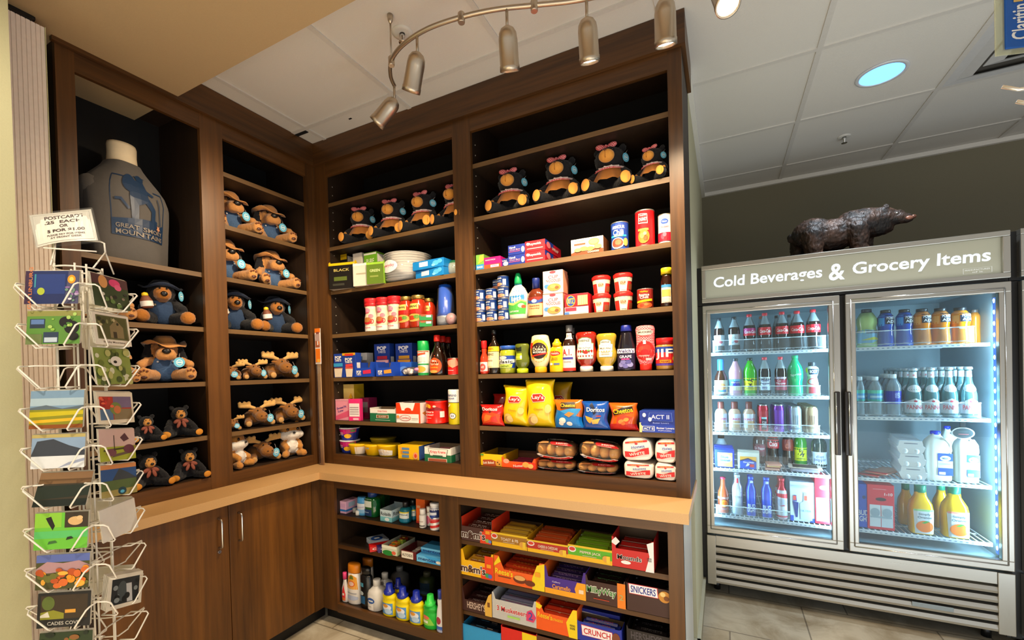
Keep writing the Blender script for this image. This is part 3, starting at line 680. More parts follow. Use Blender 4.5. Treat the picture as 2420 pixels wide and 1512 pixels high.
def girl_bear(label,loc,rz,s=1.0):
    """sitting black bear in tan dress; about 0.23 m tall, faces -y"""
    t=thing('plush_bear',label,'plush toy',loc,rz,None)
    pr=[('e',(0,.01,.075),(.062,.055,.075),BLACKFUR),('e',(0,-.012,.166),(.07,.06,.058),BLACKFUR)]
    for k in (-1,1): pr+=[('e',(k*.056,.0,.214),(.02,.012,.02),BLACKFUR),('c',(k*.04,-.02,.032),(k*.085,-.085,.036),.03,.03,BLACKFUR),('c',(k*.05,0,.115),(k*.085,-.04,.075),.022,.02,BLACKFUR)]
    obj('body',fuse(pr,.006,.0035,2,nsc=110),t)
    B().ell((0,-.072,.163),(.035,.028,.028),TANPAD,3).ell((0,-.094,.178),(.006,.004,.005),'7a3d12').box((-.0008,-.1005,.145),(.0008,-.096,.172),'9a5a20').build('muzzle',t)
    for k in (-1,1):
        B().ell((k*.024,-.064,.192),(.006,.004,.006),EYE).build('eye',t)
        B().ell((k*.088,-.113,.037),(.022,.006,.027),TANPAD,3,R=Matrix.Rotation(k*.35,3,'Z')).box((k*.1-.0006,-.1205,.02),(k*.1+.0006,-.119,.045),'b06a20',M=None).build('foot_pad',t)
        B().ell((k*.088,-.058,.07),(.011,.006,.012),TANPAD).build('hand_pad',t)
    b=B(); n=40; prof=[(.05,.125,0),(.058,.105,.002),(.072,.08,.004),(.082,.058,.008)]; vs=[];fs=[]
    for r,z,a in prof:
        for i in range(n): q=2*PI*i/n; rr=r+a*math.sin(9*q); vs.append((rr*math.cos(q),rr*math.sin(q)*.95+.005-.012,z))
    for j in range(3):
        for i in range(n): fs.append((j*n+i,j*n+(i+1)%n,(j+1)*n+(i+1)%n,(j+1)*n+i))
    b.add(vs,fs,pm('b8752e',.8,sheen=.3),True); b.build('dress',t)
    b=B(); vs=[];fs=[]
    for r,z,a in ((.045,.128,0),(.066,.118,.006),(.062,.112,.004)):
        for i in range(n): q=2*PI*i/n; rr=r+a*math.sin(14*q); vs.append((rr*math.cos(q),rr*math.sin(q)*.95-.008,z+a*.4*math.cos(14*q)))
    for j in range(2):
        for i in range(n): fs.append((j*n+i,j*n+(i+1)%n,(j+1)*n+(i+1)%n,(j+1)*n+i))
    b.add(vs,fs,pm('ecd6d2',.8),True); b.tube([(.07*math.cos(q*.2-2.6),.066*math.sin(q*.2-2.6)-.008,.108) for q in range(11)],.003,GHM,6); b.build('collar',t)
    b=B()
    for k in (-1,1): b.ell((k*.026-.01,-.03,.225),(.024,.009,.014),GHM,2,R=Matrix.Rotation(-k*.25,3,'Y'))
    b.ell((-.01,-.034,.223),(.008,.009,.009),GHM); b.build('bow',t)
    hangtag(t,(.076,-.03,.155),1.05,.02)
    t.scale=(s,s,s); return t
def hound(label,loc,rz,s=1.0):
    """sitting hound with a floppy hat, long muzzle, blue overalls; about 0.23 m tall"""
    t=thing('plush_hound',label,'plush toy',loc,rz)
    TF=fur('b9783a','dda262')
    pr=[('e',(0,.015,.07),(.06,.05,.072),BLACKFUR),('e',(0,.0,.158),(.052,.05,.05),TF),('e',(0,-.05,.14),(.04,.045,.032),TF),('c',(-.018,-.075,.13),(.018,-.075,.13),.025,.025,TF)]
    for k in (-1,1): pr+=[('c',(k*.055,.01,.185),(k*.068,.0,.115),.016,.026,BLACKFUR),('c',(k*.04,-.02,.034),(k*.085,-.1,.038),.028,.03,TF),('e',(k*.088,-.118,.04),(.027,.02,.034),TF),('c',(k*.052,.0,.11),(k*.095,-.055,.085),.02,.02,TF)]
    obj('body',fuse(pr,.006,.0022,2,nsc=120),t)
    B().ell((0,-.099,.148),(.018,.011,.013),NOSE,3).build('nose',t)
    for k in (-1,1):
        B().ell((k*.021,-.046,.18),(.006,.005,.008),EYE).ell((k*.019,-.051,.183),(.0015,.0015,.0015),'ffffff',1).build('eye',t)
        b=B()
        for a in (-1,0,1): b.ell((k*.088+a*.012,-.1385,.058-abs(a)*.004),(.005,.003,.005),'6b3216')
        b.ell((k*.088,-.1395,.026),(.012,.003,.007),'4a2010'); b.build('paw_pads',t)
    b=B(); n=36; vs=[];fs=[]
    for r,z,w in ((.001,.228,0),(.03,.226,0),(.044,.21,0),(.05,.19,0),(.066,.186,.006),(.088,.186,.016),(.09,.181,.016),(.066,.18,.006)):
        for i in range(n): q=2*PI*i/n; vs.append((r*math.cos(q),r*.95*math.sin(q)-.004,z+w*math.sin(2*q+.6)+w*.4*math.sin(5*q)))
    for j in range(7):
        for i in range(n): fs.append((j*n+i,j*n+(i+1)%n,(j+1)*n+(i+1)%n,(j+1)*n+i))
    b.add(vs,fs,pm('c98a4a',.85,bump=.3,bscale=160,sheen=.4),True); b.build('hat',t)
    b=B().lathe([(.03,.004),(.058,.02),(.0665,.06),(.062,.1),(.05,.118)],DENIM,24,sy=.88,c=(0,.012,0),cap=False); b.ell((-.03,-.042,.1),(.005,.004,.005),'c9ccd0').ell((.03,-.042,.1),(.005,.004,.005),'c9ccd0'); b.build('overalls',t)
    hangtag(t,(.05,-.08,.095),.3)
    t.scale=(s,s,s); return t
def ranger_bear(label,loc,rz,s=1.0):
    """sitting black bear with brown face, navy hat, denim overalls, holding a honey bottle"""
    t=thing('plush_bear',label,'plush toy',loc,rz); BF=fur('9a5a1c','c07c30')
    pr=[('e',(0,.01,.075),(.06,.052,.075),BLACKFUR),('e',(0,0,.16),(.06,.054,.052),BLACKFUR),('e',(0,-.045,.152),(.036,.03,.038),BF),('e',(0,-.062,.142),(.03,.028,.024),BF)]
    for k in (-1,1): pr+=[('c',(k*.04,-.02,.036),(k*.082,-.085,.036),.03,.03,BLACKFUR),('e',(k*.088,-.105,.038),(.032,.026,.032),BF),('c',(k*.05,0,.115),(k*.075,-.06,.08),.022,.022,BLACKFUR)]
    obj('body',fuse(pr,.006,.002,2,nsc=120),t)
    B().ell((0,-.09,.148),(.014,.009,.012),NOSE,3).build('nose',t)
    for k in (-1,1): B().ell((k*.014,-.070,.177),(.0045,.004,.005),EYE).build('eye',t)
    b=B(); n=32; vs=[];fs=[]
    for r,z,w in ((.001,.225,0),(.03,.222,0),(.046,.205,0),(.052,.19,0),(.07,.19,.006),(.088,.192,.012),(.07,.184,.006)):
        for i in range(n): q=2*PI*i/n; vs.append((r*math.cos(q),r*math.sin(q),z+w*math.sin(3*q)))
    for j in range(6):
        for i in range(n): fs.append((j*n+i,j*n+(i+1)%n,(j+1)*n+(i+1)%n,(j+1)*n+i))
    b.add(vs,fs,fur('10182a','22304a',.2),True); b.build('hat',t)
    B().lathe([(.03,.004),(.058,.02),(.066,.06),(.061,.1),(.05,.12)],fur('1e3150','3c5478',.1),24,sy=.88,c=(0,.008,0),cap=False).ell((-.03,-.043,.1),(.005,.004,.005),'b0a080').build('overalls',t)
    M=Matrix.Translation((-.062,-.085,.075))@Matrix.Rotation(-.15,4,'Y')
    b=B().lathe([(.02,0),(.024,.012),(.024,.035),(.014,.055),(.008,.062)],pm('7a4630',.6),16,M=M).lathe([(.0246,.008),(.0246,.032)],pm('e6e2dc',.7),16,M=M,cap=False).lathe([(.012,.056),(.013,.062),(.011,.07),(.002,.074)],pm('f2c81e',.5),14,M=M); b.build('honey_bottle',t)
    hangtag(t,(.075,-.03,.15),1.0)
    t.scale=(s,s,s); return t
def moose(label,loc,rz,s=1.0,tagside=1):
    """moose lying on its belly, antlers spread; about 0.13 m tall"""
    t=thing('plush_moose',label,'plush toy',loc,rz); MF=fur('7d4a20','a8702f'); AF=fur('d9a050','ecc078')
    pr=[('e',(0,.03,.045),(.05,.06,.042),MF),('e',(0,-.04,.075),(.032,.035,.034),MF),('e',(0,-.075,.058),(.034,.034,.03),MF)]
    for k in (-1,1): pr+=[('c',(k*.035,.0,.03),(k*.06,-.05,.02),.02,.02,MF),('e',(k*.035,-.03,.09),(.016,.008,.009),MF)]
    obj('body',fuse(pr,.005,.0018,2,nsc=130),t)
    for k in (-1,1):
        P=[('c',(k*.018,-.035,.104),(k*.05,-.03,.116),.009,.011,AF),('c',(k*.05,-.03,.116),(k*.09,-.032,.118),.013,.012,AF)]
        P+=[('e',(k*x,-.032,.131),(.011,.01,.013),AF) for x in (.045,.068,.092)]
        obj('antler',fuse(P,.004,.0005,2),t)
        B().ell((k*.014,-.066,.09),(.0045,.004,.005),EYE).build('eye',t)
        B().ell((k*.063,-.069,.02),(.016,.005,.016),fur('c9924a','e0b070')).build('hoof',t)
        B().ell((k*.012,-.106,.062),(.004,.003,.003),'3a1d0c').build('nostril',t)
    hangtag(t,(tagside*.045,-.082,.045),.3*tagside,.023)
    t.scale=(s,s,s); return t
def chipmunk(label,loc,rz,s=1.0):
    """sitting tan chipmunk with white cheeks and chest; about 0.15 m tall"""
    t=thing('plush_chipmunk',label,'plush toy',loc,rz); CF=fur('b8742c','d99a4c'); WF=fur('e8e2d6','fbf7f0')
    pr=[('e',(0,.01,.045),(.045,.04,.048),CF),('e',(0,-.015,.05),(.026,.03,.036),WF),('e',(0,0,.115),(.05,.042,.04),CF),('e',(0,-.03,.102),(.038,.022,.022),WF)]
    for k in (-1,1): pr+=[('e',(k*.03,-.016,.1),(.026,.024,.02),WF),('e',(k*.034,.004,.152),(.011,.007,.014),CF),('c',(k*.03,-.03,.015),(k*.04,-.05,.016),.016,.016,CF),('c',(k*.035,-.01,.06),(k*.03,-.042,.045),.013,.012,CF)]
    obj('body',fuse(pr,.005,.0018,2,nsc=130),t)
    B().ell((0,-.054,.112),(.006,.004,.005),NOSE).build('nose',t)
    for k in (-1,1): B().ell((k*.022,-.037,.127),(.006,.004,.007),EYE).build('eye',t)
    t.scale=(s,s,s); return t
def cub(label,loc,rz,s=1.0):
    """small black bear cub with tan face, rust neck bow and tan soles"""
    t=thing('plush_cub',label,'plush toy',loc,rz); TF=fur('b5762e','d69a4e')
    pr=[('e',(0,.02,.07),(.058,.055,.065),BLACKFUR),('e',(0,-.01,.15),(.045,.043,.043),BLACKFUR),('e',(0,-.042,.147),(.026,.016,.03),TF),('e',(0,-.052,.137),(.024,.018,.018),TF)]
    for k in (-1,1): pr+=[('e',(k*.04,.0,.19),(.015,.01,.015),BLACKFUR),('c',(k*.04,-.01,.03),(k*.085,-.07,.028),.028,.026,BLACKFUR),('c',(k*.045,0,.1),(k*.07,-.045,.06),.02,.02,BLACKFUR)]
    obj('body',fuse(pr,.006,.004,2,nsc=110),t)
    B().ell((0,-.07,.143),(.009,.006,.008),NOSE).build('nose',t)
    for k in (-1,1):
        B().ell((k*.012,-.058,.166),(.003,.002,.004),EYE).build('eye',t)
        B().ell((k*.087,-.096,.03),(.024,.008,.02),pm('c98526',.8,bump=.3),3,R=Matrix.Rotation(k*.4,3,'Z')).build('foot_pad',t)
    b=B()
    for k in (-1,1): b.ell((k*.02,-.05,.107),(.024,.008,.013),pm('8a4a3a',.8),R=Matrix.Rotation(k*.5,3,'Y')).ell((k*.014,-.058,.085),(.01,.005,.024),pm('8a4a3a',.8),R=Matrix.Rotation(k*-.35,3,'Y'))
    b.build('bow',t); t.scale=(s,s,s); return t
# ================================================================== plush shelves
def prow(proto,items,z,y0,width,face):
    """items: (u0,u1,yaw,label); face 'y' (right cabinet) or 'x' (left cabinet)"""
    for k,(u0,u1,yaw,label) in enumerate(items):
        if face=='y':
            a,c=xat(u0,y0,z),xat(u1,y0,z); s=min((c-a)/width,proto['smax']); loc=((a+c)/2,y0+proto['front']*s,z+.001); rz=yaw
        else:
            a,c=yat(u0,y0,z),yat(u1,y0,z); s=min((c-a)/width,proto['smax']); loc=(y0-proto['front']*s,(a+c)/2,z+.001); rz=PI/2+yaw-.42
        if proto['first'] is None: proto['first']=proto['make'](label,loc,rz,s)
        else: dup(proto['first'],loc,rz,label,scale=s)
        g=proto['group']
    return
def proto(make,front,smax,group): return dict(make=make,front=front,smax=smax,first=None,group=group)
GB=proto(girl_bear,.12,1.04,'girl bears'); HD=proto(hound,.14,1.06,'hounds'); RB=proto(ranger_bear,.135,1.06,'ranger bears'); MO=proto(moose,.11,1.7,'moose'); CH=proto(chipmunk,.06,1.35,'chipmunks'); CU=proto(cub,.1,1.1,'cubs')
n4=['first','second','third','fourth']
prow(GB,[(1130,1248,.1,'black plush bear in a tan dress nearest the middle post, right-hand bay'),(1248,1368,.05,'black plush bear with a pink bow second from the middle post'),(1366,1496,0,'black plush bear with raised muzzle and hidden bow above the cookie box'),(1492,1588,-.3,'black plush bear against the outer post with its pink headband flat on top')],2.278,.008,.23,'y')
prow(GB,[(779,872,.35,'black plush bear with a small pink bow squeezed into the cabinet corner'),(856,944,.2,'black plush bear with a white frilled collar, second from the cabinet corner'),(930,1022,.0,'black plush bear with a blue oval tag at its ear, third from the cabinet corner'),(1010,1100,-.1,'black plush bear with a big pink bow half hidden by the middle post')],2.278,.008,.23,'y')
prow(HD,[(524,636,.25,'plush hound with folded-back hat looking out by the cabinet post, upper row'),(628,718,.1,'plush hound with a wide brim over its eyes, upper row by the corner')],2.278,-.03,.235,'x')
prow(HD,[(516,624,.2,'plush hound with the brim pulled low, row above the black bears with honey'),(626,728,.25,'plush hound tilting its head, blue tag by its paw, row above the black bears')],2.001,-.03,.235,'x')
prow(RB,[(535,640,.1,'black plush bear with honey bottle and navy hat beside the cabinet post'),(640,730,.1,'black plush bear with honey bottle beside the corner of the cabinet')],1.726,-.03,.235,'x')
prow(HD,[(205,346,.15,'plush hound half hidden behind the top postcards of the rack')],1.726,-.02,.235,'x')
prow(RB,[(352,482,.1,'black plush bear with honey bottle under the grey shirt')],1.726,-.02,.235,'x')
prow(HD,[(248,346,.2,'plush hound behind the rack with only its tag and paws showing'),(362,490,.05,'plush hound sitting alone in clear view under the honey bear')],1.451,-.02,.235,'x')
prow(MO,[(543,598,-.5,'plush moose by the post on the upper moose shelf, one antler raised'),(588,646,.3,'plush moose in the middle of the upper moose shelf'),(652,724,.35,'plush moose with a blue tag under its chin, upper moose shelf by the corner')],1.451,-.03,.18,'x')
prow(MO,[(546,590,-.3,'plush moose by the post on the lower moose shelf'),(597,668,.25,'plush moose in the middle of the lower moose shelf with its blue tag facing out'),(672,738,.3,'plush moose at the corner end of the lower moose shelf')],1.179,-.03,.18,'x')
prow(CH,[(549,602,.8,'plush chipmunk lying low beside the cabinet post on the bottom shelf'),(684,731,.1,'plush chipmunk sitting upright at the corner end of the bottom shelf')],.968,-.03,.1,'x')
prow(MO,[(608,682,.3,'plush moose between the two chipmunks on the bottom shelf')],.968,-.03,.18,'x')
prow(CU,[(322,402,.2,'black bear cub partly behind the rack, second shelf from the bottom'),(400,488,.15,'black bear cub with a rust bow, second shelf from the bottom, clear of the rack')],1.179,-.02,.22,'x')
prow(CU,[(318,420,.35,'black bear cub leaning forward on the bottom shelf beside the rack'),(424,508,.1,'black bear cub on the bottom shelf leaning against the cabinet post')],.968,.0,.22,'x')
# ------------------------------------------------------------------ shirt on a torso form
t=thing('shirt_form','headless torso form wearing a grey printed T-shirt in the top compartment','mannequin',(-.19,-.935,2.006),PI/2+.12)
GREY=pm('575350',.9,bump=.3,bscale=40,sheen=.15)
TS=[(0,.165,.10,0),(.1,.163,.105,0),(.22,.168,.112,0),(.30,.172,.112,.0),(.345,.163,.105,.004),(.385,.138,.094,.008),(.42,.107,.082,.01),(.45,.082,.07,.012),(.468,.07,.064,.012),(.478,.066,.06,.012)]
def tor(a,z):
    for p,q in zip(TS,TS[1:]):
        if p[0]<=z<=q[0]: s=(z-p[0])/(q[0]-p[0]); w,d,o=[p[i]+(q[i]-p[i])*s for i in (1,2,3)]; break
    else: w,d,o=TS[-1][1:]
    k=.008*math.sin(5*a+9*z)*(1-z/.6)
    return Vector(((w+k)*math.copysign(abs(math.sin(a))**.85,math.sin(a)),o-(d+k)*math.copysign(abs(math.cos(a))**.85,math.cos(a)),z))
b=B(); n=40; zs=[.477*i/26 for i in range(27)]; vs=[tor(2*PI*i/n,z) for z in zs for i in range(n)]
b.add(vs,[(j*n+i,j*n+(i+1)%n,(j+1)*n+(i+1)%n,(j+1)*n+i) for j in range(len(zs)-1) for i in range(n)],GREY,True)
for k in (-1,1):
    M=Matrix.Translation((k*.128,.01,.335))@Matrix.Rotation(k*-2.93,4,'Y')
    b.lathe([(.02,-.045),(.045,-.03),(.06,.0),(.066,.08),(.069,.145),(.07,.175)],GREY,20,M=M,sy=1.1,cap=False)
sh=b.build('shirt',t)
B().lathe([(.066,.46),(.06,.485),(.057,.52),(.058,.56),(.055,.572),(.001,.578)],pm('ead9b8',.5),24,sy=.86,c=(0,.012,0),cap=False).build('neck',t)
NV='16304f'; fr=[('r',.0,.18,.02,.93,NV),('r',.98,.18,1,.80,NV),('r',0,.91,.28,.93,NV),('r',.78,.78,1,.80,NV),('r',0,0,1,.2,NV),
 ('p',[(0,.2),(1,.2),(1,.3),(.85,.26),(.7,.32),(.5,.3),(.25,.26),(0,.24)],NV),
 ('p',[(.36,.28),(.46,.28),(.47,.5),(.56,.56),(.66,.46),(.64,.3),(.78,.27),(.8,.32),(.74,.34),(.76,.5),(.62,.66),(.62,.72),(.72,.7),(.76,.73),(.62,.78),(.6,.9),(.5,.92),(.36,.78),(.34,.62)],NV),
 ('e',.36,.83,.13,.15,NV),('e',.56,.95,.075,.055,NV),('r',.46,.96,.68,.975,NV),('p',[(.08,.55),(.2,.56),(.34,.42),(.3,.4),(.18,.52),(.08,.51)],NV),('p',[(.82,.7),(.84,.7),(.9,.28),(.88,.28)],NV),
 ('t','GREAT SMOKY','5',0,0,0,0)]
fr=fr[:-1]+[('t','GREAT SMOKY',.5,.145,.86,.065,'857c72'),('t','MOUNTAINS',.5,.055,.86,.07,'857c72'),('p',[(.8,.16),(.83,.2),(.88,.2),(.84,.23),(.85,.27),(.81,.25),(.77,.27),(.78,.23),(.75,.2),(.79,.2)],'c08a6a')]
b=B(); art(b,fr,.21,.30,lambda u,v,h:tor((u-.5)*1.35,.115+.30*v)+Vector((0,-h-.001,0)),cu=10,cv=10); b.build('print',sh)
# ================================================================== right cabinet, upper bays
F=.03
Y_,RD,BL,WH,BKc,GR,OR='f2c512','d3191c','1d3f9e','f2efe8','15120f','2f8f45','ee6a12'
CHR=CHROME
# --- shelf 2.0: boxes and cans
z=2.0
carton('bag_box','green and blue sandwich bag box beside the middle post','box',(1122,1144,602),z,F,.15,'7ab648',[('r',0,0,1,.35,'2f8fd0'),('t','BAGS',.5,.18,.7,.14,WH),('p',[(.3,.4),(1,.6),(1,.95),(.5,.9)],'e8d848')])
carton('bag_box','pink and orange food bag box on the shelf under the plush bears','box',(1144,1183,607),z,F,.15,'d4147e',[('r',0,0,1,.36,'f0592a'),('r',.4,.08,.9,.3,'e8e0f0'),('t','ziploc',.65,.19,.4,.12,'30409a'),('t','SANDWICH',.4,.75,.6,.13,'f7d0e4')])
carton('bag_box','small dark blue box between the pink box and the blue pair','box',(1183,1204,611),z,F+.02,.12,'28388c',[('e',.6,.4,.3,.25,'c9d4ee'),('t','fold',.4,.75,.6,.15,WH)])
for k in (0,1): carton('oven_bag_box','blue oven bag box, '+('lower' if k==0 else 'upper')+' one of the blue pair','box',(1201,1242,611),z+k*.051,F,.2,'20389c',[('t','Handi',.25,.75,.35,.2,WH),('t','Oven Bags',.4,.5,.6,.22,'f0a0b0'),('r',.05,.3,.7,.36,'e0588a'),('e',.86,.45,.1,.3,'b8c8ea')],h=.05)
for k in (0,1): carton('foil_box','red foil wrap box, '+('lower' if k==0 else 'upper')+' one of the red pair','box',(1241,1288,598),z+k*.053,F-.005,.24,'d81f2c',[('t','Reynolds',.5,.66,.62,.3,WH,.01),('r',.1,.22,.9,.3,'f4b0b0'),('e',.15,.72,.08,.14,'f4c0c0')],side=[('r',.0,.55,.5,1,'203a9a'),('e',.2,.6,.12,.3,'e87880'),('t','WRAP',.6,.5,.4,.3,WH)],sidecol='c81830',h=.052)
carton('cookie_box','cream and brown box of baked cookies under the plush bears','box',(1350,1426,562),z,F,.11,'efe6d6',[('p',[(0,0),(1,0),(1,.25),(.8,.32),(.5,.2),(.2,.3),(0,.16)],'7a3c12'),('t','homestyle',.28,.86,.3,.09,'e0a020'),('r',.1,.62,.46,.72,'9a4a28'),('e',.72,.72,.17,.2,'c98a4e'),('e',.72,.72,.13,.15,'d9a468'),('e',.4,.36,.14,.14,'cf9250'),('e',.6,.32,.13,.13,'c98648'),('e',.84,.4,.12,.14,'d09a5c'),('e',.22,.32,.12,.12,'d8a060'),('t','COOKIES',.7,.12,.35,.1,'e8d8c0')],sidecol='7a4420')
CANP=[(.95,0),(.99,.01),(.97,.03),(.97,.965),(.99,.98),(.95,1),(.9,.985),(.001,.985)]; CANM=['c9c6be','c9c6be','LAB','c9c6be','c9c6be','b8b5ad','b8b5ad']
def canm(lab,mt='c4c0b6'): return [pm(mt,.3,.85)]*2+[pm(lab,.35)]+[pm(mt,.3,.85)]*4
bottle('food_can','blue chili can with a bowl pictured on it','can',(1445,1487,529),z,F,CANP,canm('17459c'),lab=[(.03,.965,1.2,[('r',0,.72,1,.97,'1d3f96'),('t','ARMOUR',.5,.83,.62,.12,WH),('t','Chili',.5,.63,.5,.2,WH),('r',.1,.46,.9,.53,'2aa0d8'),('t','NO BEANS',.5,.495,.4,.05,Y_),('e',.46,.22,.30,.21,'f2ece2'),('e',.46,.23,.26,.17,'b8402c'),('e',.5,.25,.15,.1,'cf6a44'),('e',.84,.25,.12,.15,'e0a050')])])
bottle('food_can','tall red soup can between the blue can and the cranberry can','can',(1502,1549,501),z,F,CANP,canm('cf1a20'),lab=[(.03,.965,1.2,[('p',[(.28,.93),(.66,.9),(.68,.62),(.26,.64)],'f0e4d4'),('p',[(.3,.91),(.64,.88),(.66,.645),(.28,.665)],'c8141c'),('t',"Campbell's",.47,.86,.28,.05,WH,.01),('t','CHUNKY',.47,.75,.34,.1,WH),('r',.26,.42,.7,.48,'f2cf4a'),('e',.5,.25,.24,.2,'e07a28'),('e',.44,.28,.1,.08,'f0b050'),('e',.58,.2,.09,.07,'c8501c'),('e',.55,.33,.07,.05,'e8d080')])])
bottle('food_can','white cranberry sauce can against the outer post','can',(1556,1604,508),z,F,CANP,canm('efe9e6'),lab=[(.03,.965,1.2,[('e',.5,.76,.22,.1,'2a55b0'),('t','Ocean',.5,.76,.3,.06,WH,.005),('t','CRANBERRY',.5,.56,.5,.07,'c84868'),('r',0,.05,1,.36,'b81c38'),('e',.4,.22,.12,.1,'d84860'),('e',.58,.18,.12,.1,'8e1028'),('e',.5,.28,.1,.08,'e06a80')])])
# --- left bay, shelf 2.0
def teabox(u0,u1,vt,col,fr,label,y=.012,lean=0):
    return carton('tea_box',label,'box',(u0,u1,vt),2.0,y,.12,col,fr,side=[('r',.05,.05,.95,.95,WH)],topcol='e8e2d4')
teabox(797,822,601,BKc,[('r',0,.86,1,1,Y_),('r',.1,.6,.85,.8,'2a2622'),('r',.62,.64,.86,.78,'d8d4cc'),('r',0,0,1,.2,Y_)],'black and gold tea box standing at the back by the corner',.11)
teabox(836,857,598,'f0e8dc',[('r',0,0,1,.3,'e8c040')],'white tea box standing second at the back',.1)
teabox(862,892,596,'74b62c',[('r',0,0,1,.3,'d8d030'),('t','PURE',.5,.75,.6,.14,'e8f4c8'),('r',.02,.93,.98,.98,'eef4e0')],'green tea box standing at the back',.09)
def slant(u0,u1,vt,col,lip,fr,label):
    z=2.0; y=-.03; xc,w,h=fit(u0,u1,vt,z,y,False); t=thing('tea_tray',label,'display tray',(xc,y+.03,z+.001),.22)
    b=B(); b.box((-w/2,0,0),(w/2,.1,.003),'d8d0c0')
    for s in (-1,1): b.prism([(0,0),(.1,0),(.1,h*.5),(.012,h*1.05),(-.0,h)],s*w/2-.001,s*w/2+.001,lip,'x')
    b.build('carton',t)
    b=B().prism([(-w/2,0),(w/2,0),(w/2,h*.92),(w*.3,h),(0,h*.95),(-w*.3,h),(-w/2,h*.92)],-.002,.0,col,'y'); art(b,[('r',0,.88,1,.97,lip)]+fr,w,h,flat((-w/2,-.002,0),(w,0,0),(0,0,h))); b.build('front_panel',t)
    for i in range(2): 
        o=tag(B().box((-w*.4,0,0),(w*.4,.005,h*.8),pm('f0ece2',.7)).build('tea_bag',None,(xc-.0046-.0045*i,y+.05+.02*i,z+.0045),.22),'white tea sachet standing in the '+label.split(' tea')[0]+' tea tray','tea sachet',label[:20]+' sachets')
slant(775,826,617,BKc,Y_,[('r',.2,.3,.7,.45,'5a6a2a'),('t','BLACK',.5,.7,.6,.1,'c8b868'),('r',.15,.12,.6,.2,'3a3a30')],'black and yellow slanted tea tray jutting from the corner shelf')
slant(830,862,619,'d8d2c2','f4efe4',[('r',.2,.5,.8,.56,'b0a890')],'beige slanted tea tray between the black and green ones')
slant(862,896,616,'5e7a22','9acb3a',[('t','GREEN',.5,.6,.6,.12,'d8e8a0'),('r',.2,.3,.7,.38,'8a9a48')],'green slanted tea tray beside the wrapped plates')
xc,w,h=fit(905,996,600,2.0,.1); t=thing('plate_pack','pack of white paper plates in clear wrap lying on the upper shelf','paper plates',(xc+.012,.15,2.0005))
b=B()
for i in range(11): b.lathe([(w*.36,.006+i*h*.082),(w*.49,.006+i*h*.082+h*.09),(w*.495,.006+i*h*.082+h*.095),(w*.36,.008+i*h*.082)],pm('f1eeea',.6),28,cap=True)
b.build('plates',t); b=B().lathe([(w*.44,.001),(w*.5,h*.12),(w*.505,h*.5),(w*.49,h*.93),(w*.40,h*1.01),(w*.001,h*1.0)],clear('ffffff',.06,.08),26); b.build('wrap',t)
b=B(); art(b,[('e',.5,.5,.5,.5,'f4f0f0'),('t','everyday',.5,.55,.7,.3,'d86a80',.01),('e',.1,.3,.12,.3,'8cc870')],.09,.05,lambda u,v,hh:Vector(((w*.508+hh)*math.sin((u-.5)*.9-.2),-(w*.508+hh)*math.cos((u-.5)*.9-.2),h*(.3+.4*v))),cu=6); b.build('label',t)
for k in (0,1): carton('cutlery_box','bright blue carton beside the wrapped plates, '+('lower' if k==0 else 'upper, slightly askew')+' one','box',(978-4*k,1052-2*k,628-16*k+14),2.0+.048*k,.03-.01*k,.14,'1583d0',[('r',.22,.3,.5,.85,'dfe6ee'),('e',.75,.5,.1,.3,'58b8ec'),('e',.88,.65,.08,.25,'58b8ec'),('e',.68,.3,.06,.16,'80ccf2')],h=.047,rz=-.15+.1*k,topcol='2a9ae0')
t=tag(B().lathe([(.02,0),(.035,.02),(.036,.05),(.03,.07),(.001,.075)],clear('e8efe8',.4,.1),14,sy=.8).lathe([(.028,.03),(.033,.06),(.02,.085),(.001,.09)],pm('1f6a44',.5),14,sy=.8).build('snack_bag',None,(xat(1068,.06,2.0),.08,2.0)),'clear and green packet half behind the middle post, beside the blue cartons','packet')
# --- shelf 1.725 right
z=1.725
def meatcan(name,u0,u1,n,y,label,first=[None]):
    x0,x1=xat(u0,y+.03,z),xat(u1,y+.03,z); w=x1-x0; h=.0575
    for k in range(n):
        loc=((x0+x1)/2,y+w/2,z+.0005+k*h); lb=label+', '+('bottom','second','third','top')[k if k<n-1 or n>4 else 3]+' can of its stack'
        if first[0] is None:
            first[0]=bottle('meat_can',lb,'can',None,z,y,CANP,canm('16387e'),lab=[(.05,.95,1.3,[('t','ARMOUR',.45,.8,.5,.16,WH),('t','Vienna',.45,.56,.4,.16,'a8c8ee',.003),('e',.45,.2,.3,.18,'e8a080'),('e',.36,.2,.1,.14,'d07858'),('e',.54,.2,.1,.14,'d88a68'),('r',.78,.1,.98,.7,'e4ecf4')])],loc=loc,wd=w,h=h-.001)
        else: dup(first[0],loc,random.uniform(-.4,.4),lb,scale=(w/.05,w/.05,1) if 0 else None)
meatcan('meat_can',1125,1149,3,F-.01,'blue sausage can by the middle post'); meatcan('meat_can',1149,1176,3,F-.012,'blue sausage can in the second column'); meatcan('meat_can',1177,1205,4,F-.01,'blue sausage can beside the dressing bottle'); meatcan('meat_can',1166,1192,4,F+.06,'blue sausage can standing behind the front columns')
def pcap(r0,r1,z0,z1): return [(r0,z0),(r0,z1-.01),(r1,z1),(.001,z1)]
SQB=[(.86,0),(.94,.02),(1,.18),(1,.38),(.93,.55),(.62,.68),(.36,.74),(.34,.78)]
